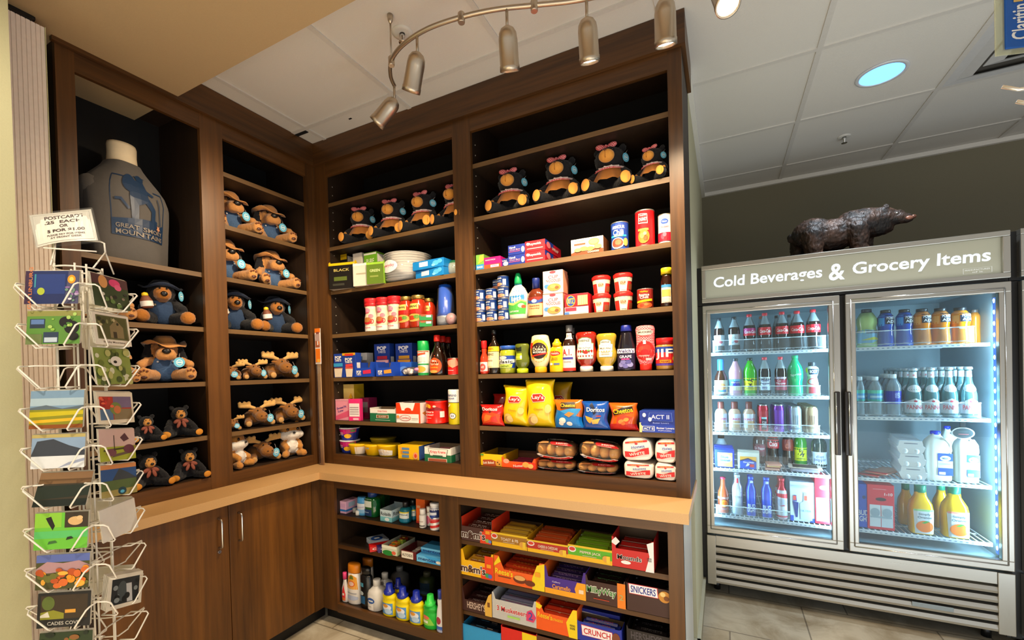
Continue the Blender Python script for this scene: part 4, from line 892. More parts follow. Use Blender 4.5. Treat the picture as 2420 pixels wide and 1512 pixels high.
bottle('dressing_bottle','white ranch dressing bottle with a green cone cap','bottle',(1204,1250,646),z,F,SQB,pm('efe8d4',.3),[(.36,.76),(.36,.80),(.34,.86),(.24,.97),(.18,1),(.001,1.0)],pm('12a35c',.35),[(.05,.64,1.25,[('e',.5,.7,.36,.26,'2a86c8'),('t','Hidden Valley',.5,.8,.36,.06,WH),('t','Ranch',.5,.66,.42,.15,WH,.004),('p',[(.12,.1),(.88,.1),(.94,.5),(.7,.56),(.4,.42),(.06,.48)],'4cae48'),('p',[(.06,.48),(.4,.42),(.7,.56),(.94,.5),(.94,.54),(.7,.62),(.4,.5),(.06,.56)],'d8e470'),('e',.7,.4,.13,.08,'e8d0b0'),('e',.8,.36,.1,.06,'c8502a'),('t','COATS MORE',.4,.2,.4,.06,WH)]),(.74,.79,1.5,[('r',0,0,1,1,'2a98c8')],'neck_band')],sy=.62)
bottle('sauce_bottle','brown barbecue sauce bottle with a dark blue cap','bottle',(1249,1289,658),z,F,[(.92,0),(1,.03),(1,.55),(.93,.63),(.5,.72),(.38,.76)],pm('6a2a14',.15,coat=.5),[(.42,.74),(.42,.98),(.38,1),(.001,1)],pm('1c2c78',.35),[(.06,.54,1.2,[('r',.05,0,.95,.62,'e0b884'),('p',[(.05,.62),(.95,.62),(.95,.95),(.05,.95)],'8c2a1c'),('p',[(.05,.7),(.4,.6),(.6,.6),(.95,.7),(.95,.88),(.7,.76),(.5,.86),(.3,.76),(.05,.88)],'2a4a9c'),('e',.5,.74,.12,.09,WH),('t','Sweet',.5,.5,.5,.1,'8a4a20'),('t','Honey',.5,.36,.5,.1,'8a4a20')]),(.84,.92,1.4,[('r',0,0,1,1,'e8ecf4'),('t',"KRAFT",.5,.5,.6,.6,'2a4a9c')],'neck_band')],sy=.7)
bottle('pink_bottle','pink topped bottle behind the ranch dressing','bottle',(1228,1252,682),z,.1,[(.9,0),(1,.05),(1,.6),(.5,.8)],pm('e8b8b4',.3),pcap(.5,.45,.8,1),pm('e8e2dc',.3))
for col in range(3):
    for k in (0,1):
        fr=[('r',.04,.1,.96,.9,'f6e8e4'),('t','CUP',.52,.72,.5,.14,'d8404c'),('t','NOODLES',.52,.56,.72,.13,'d8404c'),('e',.5,.93,.16,.06,'d8404c'),('e',.2,.32,.14,.09,'4a8ac8'),('e',.56,.26,.34,.16,'b8904a'),('e',.5,.3,.14,.08,'d8b060'),('e',.7,.24,.1,.06,'8a5a30'),('r',0,.0,1,.05,'e8c0b8')]
        carton('noodle_cup','carton of cup noodles, '+('lower' if k==0 else 'upper')+(' front one with the picture showing',' one in the second row',' one in the back row')[col],'noodle cup',(1284+col*2,1331+col*2,690),z+k*.111,F+.0+.076*col,.07,'f0e4dc',fr if col==0 else [],sidecol='c89a78',h=.11)
carton('cracker_box','red cracker box with a round yellow emblem','box',(1335,1391,694),z,F,.08,'cc1226',[('r',0,0,1,.36,'f0d8d4'),('r',.02,.16,.5,.34,'d83048'),('r',.55,.06,.92,.3,'e8e8e4'),('e',.27,.66,.19,.27,'e8c81e'),('e',.27,.66,.17,.24,'20409a'),('t','RITZ',.27,.66,.26,.26,Y_),('p',[(.56,.42),(.98,.42),(.98,.9),(.56,.9)],'e8a868')]+[('r',.58+.08*i,.45,.63+.08*i,.88,'f2c890') for i in range(5)]+[('r',.0,.0,.2,.12,'4a78c0')],sidecol='b81424')
TUB=[(.78,0),(.8,.02),(.94,.78),(.95,.8)]
def tub(u0,u1,k,lb,first=[None]):
    y=F; x0,x1=xat(u0,y+.04,z),xat(u1,y+.04,z); w=x1-x0; loc=((x0+x1)/2,y+w/2,z+.0005+k*.0865)
    if first[0] is None: first[0]=bottle('soup_tub',lb,'tub',None,z,y,TUB,pm('d8d0c0',.4),[(1,.76),(1.02,.8),(1.02,.92),(.98,.95),(.9,.96),(.86,1),(.001,1)],pm('d8201c',.3),[(.03,.74,1.35,[('r',0,0,1,1,'c8281e'),('p',[(.3,0),(.62,0),(.68,1),(.26,1)],'e8e0c8'),('r',0,.72,1,1,'e0d4b4'),('e',.46,.62,.14,.16,'c8d0a0'),('r',.36,.1,.58,.34,'f4f0e4'),('t','SOUP',.45,.6,.22,.2,'9a2018'),('r',.7,.1,.95,.5,'8a4a28')])],loc=loc,wd=w,h=.086)
    else: dup(first[0],loc,.3,lb)
tub(1401,1444,0,'red-lidded soup tub, lower one beside the cracker box'); tub(1401,1444,1,'red-lidded soup tub, upper one beside the cracker box'); tub(1450,1497,0,'red-lidded soup tub, lower one beside the bean can'); tub(1450,1497,1,'red-lidded soup tub, upper one beside the bean can')
bottle('food_can','short brown and red can of chili standing alone by the soup tubs','can',(1506,1545,684),z,F,CANP,canm('7a1f16'),lab=[(.03,.965,1.3,[('r',0,.3,1,1,'8c2018'),('t','Nalley',.5,.86,.4,.1,Y_),('t','Bounce',.5,.7,.5,.13,WH),('t','Chili',.5,.56,.4,.13,WH),('p',[(.1,.38),(.9,.48),(.9,.36),(.1,.28)],Y_),('e',.5,.14,.4,.16,'d05a28'),('e',.4,.14,.1,.08,'a8381c'),('e',.6,.18,.1,.07,'e07a40')])])
bottle('syrup_jar','dark jar with a bright yellow lid against the outer post','jar',(1561,1592,634),z,F,[(.9,0),(1,.03),(1,.5),(.9,.68),(.7,.78),(.7,.82)],pm('2a100a',.1,coat=.6),pcap(.85,.8,.84,1),pm('f2d41c',.35),[(.1,.56,1.0,[('r',.1,0,.9,1,'e8e0cc'),('r',.1,.85,.9,1,'3a8ac8'),('r',.16,.35,.84,.72,'e8b858'),('r',.2,.04,.8,.26,'c8c4b8')])])
# left bay, shelf 1.725
CRE=[(.96,0),(1,.02),(1,.42),(.86,.58),(.86,.66),(.98,.76)]
for i,(a,c,v) in enumerate(((868,895,707),(895,922,704.5),(921.5,949,701.5))):
    bottle('creamer_jar',('coffee creamer jar with a red lid furthest from the tomato sauce','middle one of the three red-lidded coffee creamer jars','coffee creamer jar with a red lid next to the tomato sauce')[i],'jar',(a,c,v),z,F,CRE,pm('f1dcc0',.35),[(1.02,.76),(1.02,.84),(.96,.85),(1.04,.86),(1.04,.97),(1,1),(.001,1)],pm('d8242c',.35),[(.02,.74,1.3,[('r',0,0,1,.2,'f4ece4'),('e',.42,.84,.24,.12,'e89ab0'),('t','Coffee',.4,.86,.4,.07,'c83048'),('t','mate',.42,.77,.3,.07,'c83048'),('e',.5,.4,.26,.13,'c8242c'),('e',.5,.46,.23,.1,'b8763c'),('o',.74,.4,.1,.1,.3,'c8242c'),('e',.7,.62,.13,.08,'e07888'),('t','ORIGINAL',.5,.14,.4,.05,'c83048')])])
JAR=[(.9,0),(1,.03),(1,.62),(.92,.74),(.74,.84),(.72,.87)]
for i,(a,c,v,y) in enumerate(((948,975,702,F),(974.5,1006,699,F),(1004,1028,706,F+.06))):
    bottle('sauce_jar',('tomato sauce jar next to the coffee creamers','taller tomato sauce jar with a gold lid, middle of three','tomato sauce jar behind the small green boxes')[i],'jar',(a,c,v),z,y,JAR,pm('b8331a',.15,coat=.6),pcap(.8,.76,.88,1),pm('c8a85a',.3,.8),[(.2,.74,1.3,[('r',.05,.68,.75,1,'e8cf6a'),('t','Prego',.4,.84,.5,.17,'2a4a1c'),('p',[(.05,.4),(.85,.5),(.85,.68),(.05,.66)],'c8201c'),('e',.5,.2,.42,.22,'e0a850'),('e',.4,.2,.2,.12,'c83a20'),('e',.65,.24,.14,.1,'6a9a3a')])],sq=.6)
for k in (0,1): carton('tomato_box','small green and white box, '+('lower' if k==0 else 'upper')+' one in front of the sauce jar','box',(994,1018,742),z+k*.0355,F-.01,.05,'1f8a44',[('r',.55,.5,.95,.85,'e8ece4'),('t','HERB',.3,.75,.4,.2,'e04838'),('r',0,.9,1,1,'d8402c')],side=[('r',.3,.3,.7,.7,'e0e4e8')],sidecol='eef0ee',h=.034,rz=.5)
xc,w,h=fit(1030,1066,655,z,.06); t=thing('cup_sleeve','upside-down stack of blue plastic cups in a clear bag','cups',(xc,.09,z))
for i in range(17): B().lathe([(w*.5,.004*i),(w*.5,.004*i+.003),(w*.485,.004*i+.0045)],pm('e8eaf0' ,.3),20).build('cup',t) if i<14 else None
B().lathe([(w*.49,.056),(w*.46,.075),(w*.36,h*.93),(.001,h*.935)],pm('1450c0',.3,coat=.3),22).build('cup',t)
B().lathe([(w*.52,.0),(w*.53,.06),(w*.44,h*.85),(w*.1,h*.95),(w*.14,h*.985)],clear('ffffff',.03,.06,1.25),18).build('bag',t)
tag(B().ell((0,0,.034),(.034,.03,.034),clear('f0d8dc',.35,.1),3).ell((.004,-.004,.034),(.027,.025,.026),pm('d8203c',.35),3).build('candy_bag',None,(xat(1068,.05,z),.045,z)),'small clear bag of red pieces beside the blue cups','bag')
# --- shelf 1.45 right: condiments
z=1.45
bottle('hot_sauce_bottle','small red hot sauce bottle next to the middle post','bottle',(1133,1155,805.5),z,F,[(.94,0),(1,.03),(1,.38),(.9,.5),(.5,.64),(.62,.7),(.5,.8),(.42,.84)],pm('cf3a1c',.12,coat=.6),[(.56,.76),(.64,.8),(.64,.98),(.55,1),(.001,1)],pm('d01c1c',.3),[(.06,.36,1.2,[('r',0,0,1,1,'e8dcd4'),('e',.5,.5,.3,.36,'d85048'),('t','HOT',.5,.5,.3,.2,WH),('r',0,.0,1,.1,'c83028')])])
bottle('steak_sauce_bottle','dark worcestershire bottle with a yellow shoulder band','bottle',(1156,1184,780),z,F,[(.94,0),(1,.03),(1,.5),(.9,.62),(.44,.74),(.34,.8),(.34,.9)],pm('1c0e08',.1,coat=.7),pcap(.38,.34,.9,1),pm('141414',.3),[(.14,.5,1.2,[('r',0,0,1,1,'e0cfa0'),('t','HEINZ',.4,.84,.5,.13,'5a3a20'),('r',.1,.1,.6,.6,'e8dcb8'),('t','SAUCE',.36,.45,.4,.09,'7a5a30')]),(.51,.62,1.3,[('r',0,0,1,1,'f0b81c'),('t','CLASSIC',.4,.55,.5,.4,'8a4a10')],'shoulder_label')])
bottle('pickle_jar','pickle jar with a blue lid and blue label','jar',(1184,1220,817.5),z,F,[(.9,0),(1,.04),(1,.72),(.92,.82),(.86,.86)],pm('a8b02a',.12,coat=.6),pcap(.96,.92,.87,1),pm('2a5ab8',.3),[(.2,.64,1.35,[('r',0,0,1,1,'1d3f9e'),('p',[(.05,.45),(.3,.34),(.7,.34),(.97,.45),(.97,.7),(.05,.7)],'f0ece4'),('t','vlasic',.5,.52,.74,.26,'20262c',.002),('p',[(.2,.02),(.8,.02),(.86,.32),(.14,.32)],'b8cc50'),('e',.4,.84,.2,.14,'e0d8d0'),('t','relish',.5,.17,.4,.12,'3a5a20')])])
INV=[(.55,.0),(.56,.17),(.62,.19),(.92,.34),(1,.5),(.9,.66),(.94,.8),(.98,.9),(.9,.98),(.6,1),(.001,1)]
SQZ=[(.5,.12),(.6,.17),(.9,.28),(1,.4),(.97,.52),(.84,.64),(.9,.78),(1,.9),(.96,.96),(.8,1),(.001,1)]
bottle('relish_bottle','upside-down green relish bottle with a yellow-green cap','bottle',(1219,1252,812.5),z,F,SQZ,pm('5f6a1a',.15,coat=.5),[(.72,0),(.76,.02),(.76,.15),(.66,.165)],pm('b8c81e',.35),[(.4,.95,1.0,[('p',[(.1,.62),(.6,.62),(.6,.9),(.35,.84),(.1,.9)],'1c2408'),('r',.1,.1,.62,.5,'a8b81c'),('t','SWEET',.36,.4,.4,.1,'2c3408'),('t','RELISH',.36,.26,.4,.12,'e8e050'),('r',.5,.16,.62,.36,'e8e4d8')])],sy=.72)
bottle('mayo_bottle','upside-down squeeze bottle of mayonnaise with a round black emblem','bottle',(1255,1303,792),z,F,[(.5,.13),(.6,.18),(.92,.34),(1,.55),(.98,.7),(.86,.88),(.8,.97),(.6,1),(.001,1)],pm('efe0b4',.25),[(.54,0),(.56,.02),(.56,.14),(.5,.16)],pm('f0a818',.35),[(.28,.88,1.15,[('e',.5,.5,.46,.5,'f2a818'),('e',.52,.5,.36,.36,'2a1410'),('t',"Duke's",.54,.58,.56,.14,'f0d8b8',.004),('t','MAYONNAISE',.54,.44,.56,.09,WH),('p',[(.16,.3),(.86,.42),(.88,.36),(.18,.24)],'d8281c'),('r',.08,.62,.24,.86,'d8281c')])],sy=.62)
bottle('mustard_bottle','small bright yellow mustard bottle with a pointed cap','bottle',(1300,1336,801),z,F,[(.94,0),(1,.03),(1,.3),(.88,.48),(.92,.62),(.84,.72),(.5,.8)],pm('f4c40e',.3),[(.56,.78),(.56,.88),(.36,.92),(.26,.98),(.2,1),(.001,1)],pm('f4c810',.35),[(.1,.7,1.2,[('e',.42,.78,.36,.12,'d8281c'),('t',"French's",.42,.78,.5,.1,WH,.004),('t','YELLOW',.42,.54,.4,.08,'6a5010'),('t','MUSTARD',.42,.46,.4,.06,'6a5010'),('e',.24,.26,.1,.06,'e0e4ea'),('r',.4,.21,.7,.3,'5a6a9a')])],sy=.66)
for i,(a,c,yy) in enumerate(((1333,1363,F),(1344,1366,F+.07))):
    bottle('steak_sauce_bottle',('tall steak sauce bottle with a white label and grey cap','steak sauce bottle standing behind the front one of its kind')[i],'bottle',(a,c,769+6*i),z,yy,[(.96,0),(1,.02),(1,.56),(.86,.66),(.44,.74),(.42,.86)],pm('2a120a',.12,coat=.6),[(.5,.86),(.52,.88),(.52,1),(.001,1)],pm('8a8c90',.35,.4),[(.03,.56,1.15,[('r',0,0,1,1,'ecdcd8'),('r',0,0,1,.12,'d83028'),('t','A.1.',.45,.74,.56,.26,'b8201c'),('r',.12,.46,.8,.54,'3a3a9a'),('t','ORIGINAL',.46,.36,.5,.05,'5a5a5a')]),(.7,.83,1.0,[('r',0,0,1,1,'e8dcd4'),('t','A.1',.5,.5,.5,.6,'8a2018')],'neck_label')],sq=1.2)
KEY=[('p',[(.12,.06),(.88,.06),(.98,.72),(.86,.74),(.82,.9),(.62,.97),(.38,.97),(.18,.9),(.14,.74),(.02,.72)],'6f8a5a'),('p',[(.15,.08),(.85,.08),(.945,.70),(.83,.72),(.79,.88),(.6,.945),(.4,.945),(.21,.88),(.17,.72),(.055,.70)],'efe9da')]
bottle('ketchup_bottle','upside-down red ketchup bottle with a white cap','bottle',(1362,1412,785),z,F,SQZ,pm('9a1e10',.12,coat=.5),[(.56,0),(.6,.01),(.6,.12),(.56,.14)],pm('eeebe4',.35),[(.28,.88,1.1,KEY+[('t','HEINZ',.5,.83,.5,.08,'2a3a24'),('t','TOMATO',.5,.66,.62,.09,'2a2a24'),('t','KETCHUP',.5,.55,.62,.09,'2a2a24'),('e',.55,.34,.1,.06,'c8281c'),('e',.4,.38,.05,.025,'4a8a3a'),('e',.66,.42,.07,.03,'6aa04a')])],sy=.6)
bottle('mustard_bottle','upside-down brown mustard bottle with a white cap beside the ketchup','bottle',(1411,1459,788.5),z,F,SQZ,pm('c09a2c',.15,coat=.4),[(.6,0),(.64,.01),(.64,.12),(.58,.14)],pm('eeebe4',.35),[(.34,.86,.95,KEY+[('t','HEINZ',.5,.83,.5,.08,'3a3a24'),('t','BROWN',.55,.64,.5,.08,'4a4030'),('t','MUSTARD',.5,.52,.64,.09,'4a4030'),('r',.3,.3,.7,.34,'a8a088'),('r',.3,.2,.7,.24,'a8a088')])],sy=.6)
bottle('jelly_bottle','black grape jelly squeeze bottle with a blue cap','bottle',(1460,1504,769),z,F,[(.94,0),(1,.03),(1,.44),(.92,.56),(.62,.82),(.56,.87)],pm('14101c',.15,coat=.5),[(.58,.87),(.6,.88),(.56,.99),(.5,1),(.001,1)],pm('1c2a8c',.35),[(.04,.52,1.25,[('r',.05,0,.95,.82,'241a3c'),('e',.3,.2,.13,.11,'8a86c0'),('e',.5,.15,.13,.11,'6a66a8'),('e',.7,.2,.13,.11,'9a96cc'),('e',.4,.33,.12,.1,'7a76b4'),('e',.62,.34,.12,.1,'5a5698'),('r',.08,.72,.92,.92,'ece8f0'),('t',"Welch's",.5,.82,.72,.16,'3a2a6a'),('t','GRAPE',.5,.56,.5,.13,'e8dcf4'),('r',.34,.42,.66,.48,'d8408a')])],sy=.75)
bottle('jam_bottle','upside-down red strawberry spread bottle with gingham print','bottle',(1504,1550,769.5),z,F,[(.6,.12),(.66,.16),(.94,.32),(1,.45),(.92,.6),(.95,.8),(1,.92),(.9,.98),(.6,1),(.001,1)],GHM,[(.6,0),(.62,.01),(.62,.12),(.58,.14)],pm('e8281c',.35),[(.2,.72,1.2,[('e',.5,.45,.5,.42,'c8201c'),('e',.36,.52,.16,.14,'e8402c'),('e',.6,.56,.18,.15,'d83424'),('e',.5,.38,.18,.14,'b8181c'),('t','STRAWBERRY',.46,.24,.5,.06,'f4d0c8'),('r',.44,.74,.56,.9,'f0ece4'),('r',.55,.05,.85,.14,'e8d8d0')]),(.72,.92,1.1,[('e',.5,.6,.46,.3,'c8ccc0'),('t',"SMUCKER'S",.5,.64,.72,.22,'5a3a34'),('t','Squeeze',.5,.2,.5,.24,'d83a34',.003)],'brand_label')],sy=.66)
bottle('peanut_butter_jar','peanut butter jar with a red lid against the outer post','jar',(1551,1604,799),z,F,[(.92,0),(1,.04),(1,.74),(.92,.8)],pm('b8863c',.25),pcap(.98,.95,.8,1),pm('d81c20',.35),[(.14,.72,1.3,[('r',0,.7,1,1,'1d3f9e'),('p',[(0,0),(1,0),(1,.12),(0,.12)],'5a3a9a'),('r',0,.12,1,.7,'d8282c'),('t','JIF',.46,.6,.74,.58,WH),('r',.3,.14,.75,.3,'e89a20'),('t','CREAMY',.5,.22,.4,.1,'8a2a10'),('e',.9,.36,.1,.14,'d8c030'),('e',.92,.12,.1,.1,'3a8a3a')])])
# left bay shelf 1.45
PT=[('t','POP',.5,.84,.7,.13,WH,0,0,.05),('t','TARTS',.5,.72,.7,.1,WH,0,0,.04)]
def ptbox(a,c,v,y,fr,lb,d=.05,col='1c3f9e',rz=0,zz=z,h=None): return carton('toaster_pastry_box',lb,'box',(a,c,v),zz,y,d,col,fr,side=[('r',.2,.1,.8,.6,'e8e8ec')],rz=rz,h=h)
ptbox(790,811,836,F-.01,PT+[('r',.0,.46,1,.6,'3aa0d8'),('p',[(.1,.02),(.85,.02),(.98,.4),(.05,.38)],'e8d8c0'),('r',.05,.38,.95,.42,'8a4a3a')],'blue toaster pastry box tucked by the corner of the pastry shelf')
ptbox(810.5,841,834,F-.012,[('t','POP',.48,.74,.56,.12,WH,0,0,.05),('t','TARTS',.48,.63,.56,.09,WH,0,0,.04),('r',0,.9,1,1,'e0a820'),('r',.2,.88,.85,.97,'d8402c'),('p',[(.26,.42),(.8,.44),(.78,.56),(.24,.54)],'e04848'),('p',[(.3,.02),(.74,.02),(.82,.38),(.24,.36)],'ecdcc4'),('r',.24,.35,.82,.42,'d85a48')],'blue toaster pastry box with a red band, in front of the white cards')
carton('recipe_box','white box with a printed nutrition panel behind the pastry trays','box',(843,868,834),z,.15,.06,'e4e4ea',[('r',.1,.7,.6,.86,'5a8ad0')]+[('r',.1,.12+.1*i,.9,.15+.1*i,'8a8a92') for i in range(5)])
for a,c,lb,bc,col in ((838,880,'cherry pastry display tray with a blue front','d8305a','1c48b8'),(889,928,'brown sugar pastry display tray with a blue front','e8a040','1c48b8')):
    th,xc,w,h=tray('pastry_tray',lb,'display tray',(a,c,856),z,F-.02,.12,col,[('t','POP',.25,.34,.26,.22,WH,0,0,.05),('t','TARTS',.25,.18,.26,.14,WH),('p',[(.5,.2),(.94,.24),(.92,.5),(.48,.44)],bc)],lip=.62,cut=.16)
    bars('pastry_pouch','silver foil pastry pouch in the '+lb,'pastry pouch',3,xc,w*.8,z,F-.01,.1,'b8b4d0' if bc[0]=='d' else 'c8a890',[('r',.1,.3,.9,.7,'e8d8e4')],'pouches in the '+lb[:12],ht=.03)
for i,(a,c,v,lb,cc) in enumerate(((886,922,812,'tall blue pastry carton with a pink picture standing at the back','d88aa0'),(936,975,811,'tall blue pastry carton with a brown picture standing at the back','6a3a20'))):
    ptbox(a,c,v,.13,[('t','POP',.5,.86,.6,.12,'e8e8f4',0,0,.05),('t','TARTS',.5,.75,.5,.08,'e8e8f4'),('r',.2,.52,.85,.62,'c83048' if i==0 else 'e0a030'),('p',[(.2,.05),(.85,.05),(.95,.5),(.12,.5)],cc),('p',[(.2,.3),(.85,.34),(.9,.5),(.14,.5)],'e8b0b8' if i==0 else 'c88a30')],lb)
carton('pastry_carton','open blue carton lying behind the sachet bag','box',(938,972,856),z,F+.05,.07,'2a62d0',[('e',.5,.5,.3,.2,'6a9ae8')])
carton('grey_box','dim grey box at the very back beside the tall pastry cartons','box',(975,1000,812),z,.2,.08,'5a5c60',[])
xc,w,h=fit(938,988,864,z,F-.01); t=thing('marshmallow_bag','clear bag of white marshmallows with a pink end','bag',(xc,F+.03,z+.001))
rr=random.Random(4); 
for i in range(11): B().lathe([(.009,-.009),(.0115,-.006),(.0115,.006),(.009,.009)],pm('f4f1ea',.7),12,M=Matrix.Translation((rr.uniform(-.36,.36)*w,rr.uniform(-.025,.02),.012+rr.uniform(0,.022)))@Matrix.Rotation(rr.uniform(0,3),4,'X')@Matrix.Rotation(rr.uniform(0,3),4,'Y')).build('marshmallow',t)
B().ell((0,0,.0265),(w*.46,.036,.026),clear('f8f0f6',.1,.1),3).build('wrap',t); B().ell((w*.38,-.012,.036),(w*.14,.03,.012),pm('d88ac0',.4),2).build('label',t)
bottle('cooking_spray','tall spray can with a bright green cap','can',(991,1014,806),z,F,[(.96,0),(1,.01),(1,.72)],pm('e8e4d8',.3,.1),[(.96,.72),(.98,.73),(.98,.99),(.9,1),(.001,1)],pm('17a84e',.35),[(.01,.71,1.5,[('r',0,0,1,.1,'1f9a48'),('r',0,.42,1,.48,'2a9a50'),('p',[(.2,.8),(.8,.86),(.8,.94),(.2,.88)],'d8502c'),('r',.2,.55,.8,.75,'c8ccc8'),('e',.5,.25,.3,.13,'e0a83a'),('r',0,.97,1,1,'d86a3a')])])
for i in range(3):
    bottle('syrup_bottle',('dark syrup bottle with a red cap in front, beside the green-capped spray','dark syrup bottle second in its row','dark syrup bottle at the back of its row')[i],'bottle',(1018+14*i,1053+12*i,792+2*i),z,F+.075*i,[(.94,0),(1,.03),(1,.3),(.9,.46),(.5,.66),(.3,.76),(.34,.8),(.3,.86)],pm('1e0c06',.1,coat=.7),[(.36,.84),(.38,.86),(.36,.99),(.3,1),(.001,1)],pm('d8241c',.35),[(.05,.5,1.1,[('e',.5,.42,.42,.42,'e2501c'),('p',[(.3,.7),(.5,1),(.7,.7)],'e2501c'),('t','Mrs.',.5,.68,.3,.1,WH),('t','Syrup',.5,.5,.5,.13,'f8e0c0',.004),('t','ORIGINAL',.5,.32,.44,.07,'f0c040'),('e',.44,.1,.24,.08,'e0a850')])] if i==0 else (),sy=.7)
bottle('chip_canister','short red chip canister by the middle post','canister',(1061,1090,846),z,F-.01,CANP,canm('d8201c'),lab=[(.03,.97,1.2,[('e',.4,.72,.16,.11,'f4e8d8'),('t','Chips',.45,.52,.4,.13,Y_,.004),('p',[(.0,.8),(.8,1),(1,.6),(.6,.4)],'f09a80'),('t','Original',.45,.25,.4,.07,WH)])])
# --- shelf 1.178: bags and boxes
z=1.178
LAY=lambda cy:[('r',.0,.96,1,1,'c8a80e'),('p',[(.3,cy-.09),(.72,cy-.07),(.78,cy+.02),(.66,cy+.1),(.34,cy+.09),(.24,cy)],'f0e8d8'),('p',[(.31,cy-.08),(.71,cy-.06),(.765,cy+.02),(.65,cy+.09),(.35,cy+.08),(.25,cy)],'b8281c'),('t',"Lay's",.51,cy+.01,.42,.1,WH,.006),('t','Classic',.5,.39,.34,.05,'b08a1c',.003),('e',.32,.2,.17,.1,'e8c468'),('e',.28,.14,.14,.09,'c8985a'),('e',.38,.17,.13,.08,'f0d890'),('e',.82,.4,.1,.09,'e8cc74')]
pillow('chip_bag','small red bag of nacho chips beside the middle post','chip bag',(1136,1190,956),z,F-.02,.055,'c81c18',[('p',[(.1,.1),(.5,.2),(.9,.12),(.95,.55),(.6,.66),(.1,.6)],'e04a1c'),('p',[(.2,.2),(.5,.3),(.6,.5),(.3,.56)],'f07828'),('p',[(.55,.2),(.85,.2),(.8,.5),(.6,.42)],'d83028'),('t','Doritos',.45,.8,.7,.14,WH,.004),('p',[(.4,.72),(.55,.72),(.48,.62)],'5a1210')],seed=3)
pillow('chip_bag','red bag of nacho chips lying dim behind the small red one','chip bag',(1166,1202,930),z,.14,.05,'8e1410',[],seed=31)  # dimmer red: shade at the back of the shelf put into its colour
pillow('chip_bag','yellow bag of potato chips leaning in front, next to the red bag','chip bag',(1184,1246,914),z,F-.012,.075,'f0c80e',LAY(.66),seed=4,roll=.08)
pillow('chip_bag','tallest yellow potato chip bag, in the middle of the chip shelf','chip bag',(1241,1311,896),z,F-.015,.085,'f2cc10',LAY(.62),seed=5)
pillow('chip_bag','yellow potato chip bag half hidden behind the tallest one','chip bag',(1300,1352,902),z,.15,.07,'c8a010',LAY(.6),seed=6)  # darker yellow than the front bags, shelf shade put into the colour
pillow('chip_bag','orange and blue bag of cheese puffs next to the yellow bags','chip bag',(1309,1379,944),z,F-.025,.07,'e2701c',[('p',[(0,.0),(1,.0),(1,.4),(.7,.5),(.3,.62),(0,.66)],'1478c8'),('p',[(.2,.62),(.5,.5),(.8,.44),(.95,.7),(.6,.72)],'3a9ad8'),('e',.36,.3,.13,.1,'f0e8e0'),('e',.3,.2,.09,.07,'f4f0ea'),('e',.6,.2,.1,.07,'f0ece6'),('p',[(.4,.5),(.6,.42),(.75,.55),(.55,.6)],'f08a3c'),('p',[(.25,.7),(.8,.74),(.78,.92),(.3,.9)],'2a1a12'),('t','Cheetos',.53,.81,.5,.11,'f0c020',.005)],seed=7)
pillow('chip_bag','blue bag of ranch tortilla chips','chip bag',(1375,1440,948),z,F-.025,.065,'0f52ae',[('p',[(.3,.86),(.42,.96),(.5,.8),(.56,.62),(.4,.7)],'0a1a3a'),('t','Doritos',.52,.72,.7,.15,WH,.004),('p',[(.42,.64),(.58,.64),(.5,.54)],'101830'),('p',[(.16,.5),(.5,.42),(.36,.24),(.28,.3)],'f0a83a'),('p',[(.42,.36),(.78,.42),(.66,.24),(.44,.22)],'f4b454'),('r',.6,.48,.78,.52,'d84028')],seed=8)
pillow('chip_bag','orange bag of crunchy cheese snacks beside the popcorn box','chip bag',(1440,1509,952),z,F-.02,.07,'ea6414',[('p',[(0,0),(1,0),(1,.24),(.5,.3),(0,.22)],'c8201c'),('p',[(.3,.26),(.7,.24),(.82,.5),(.5,.58),(.26,.5)],'e8401c'),('e',.45,.35,.1,.08,'f0903c'),('e',.62,.42,.1,.07,'f49a40'),('e',.55,.28,.08,.06,'e86a28'),('p',[(.1,.66),(.14,.56),(.88,.74),(.86,.88),(.5,.84)],'1a1008'),('t','Cheetos',.5,.73,.72,.16,'f2c81e',.006,.12)],seed=9)
carton('popcorn_box','blue popcorn carton against the outer post','box',(1512,1600,972),z,F-.02,.14,'17349a',[('r',.0,.0,1,.36,'1c3fae'),('r',.08,.06,.42,.3,'dfe2ee'),('r',.1,.08,.4,.28,'1d3f9e'),('t','ACT II',.25,.18,.26,.13,'e8e8f4'),('t','Butter Lovers',.72,.22,.48,.09,'e8e8f4'),('t','POPCORN',.7,.1,.36,.05,'c8ccec'),('p',[(.24,.56),(.92,.52),(.9,.94),(.28,.94)],'5a78c8'),('p',[(.255,.575),(.905,.535),(.885,.925),(.295,.925)],'17349a'),('t','ACT II',.58,.74,.5,.2,'c8d0ee'),('t','Butter Lovers',.6,.46,.44,.07,'8a9ad8'),('e',.14,.82,.05,.1,'d8dcec'),('e',.3,.62,.05,.1,'e8ecf4'),('p',[(0,0),(.07,.0),(.08,.3),(.03,.4),(.06,.46),(0,.46)],'ecd890')],topcol='22409e')
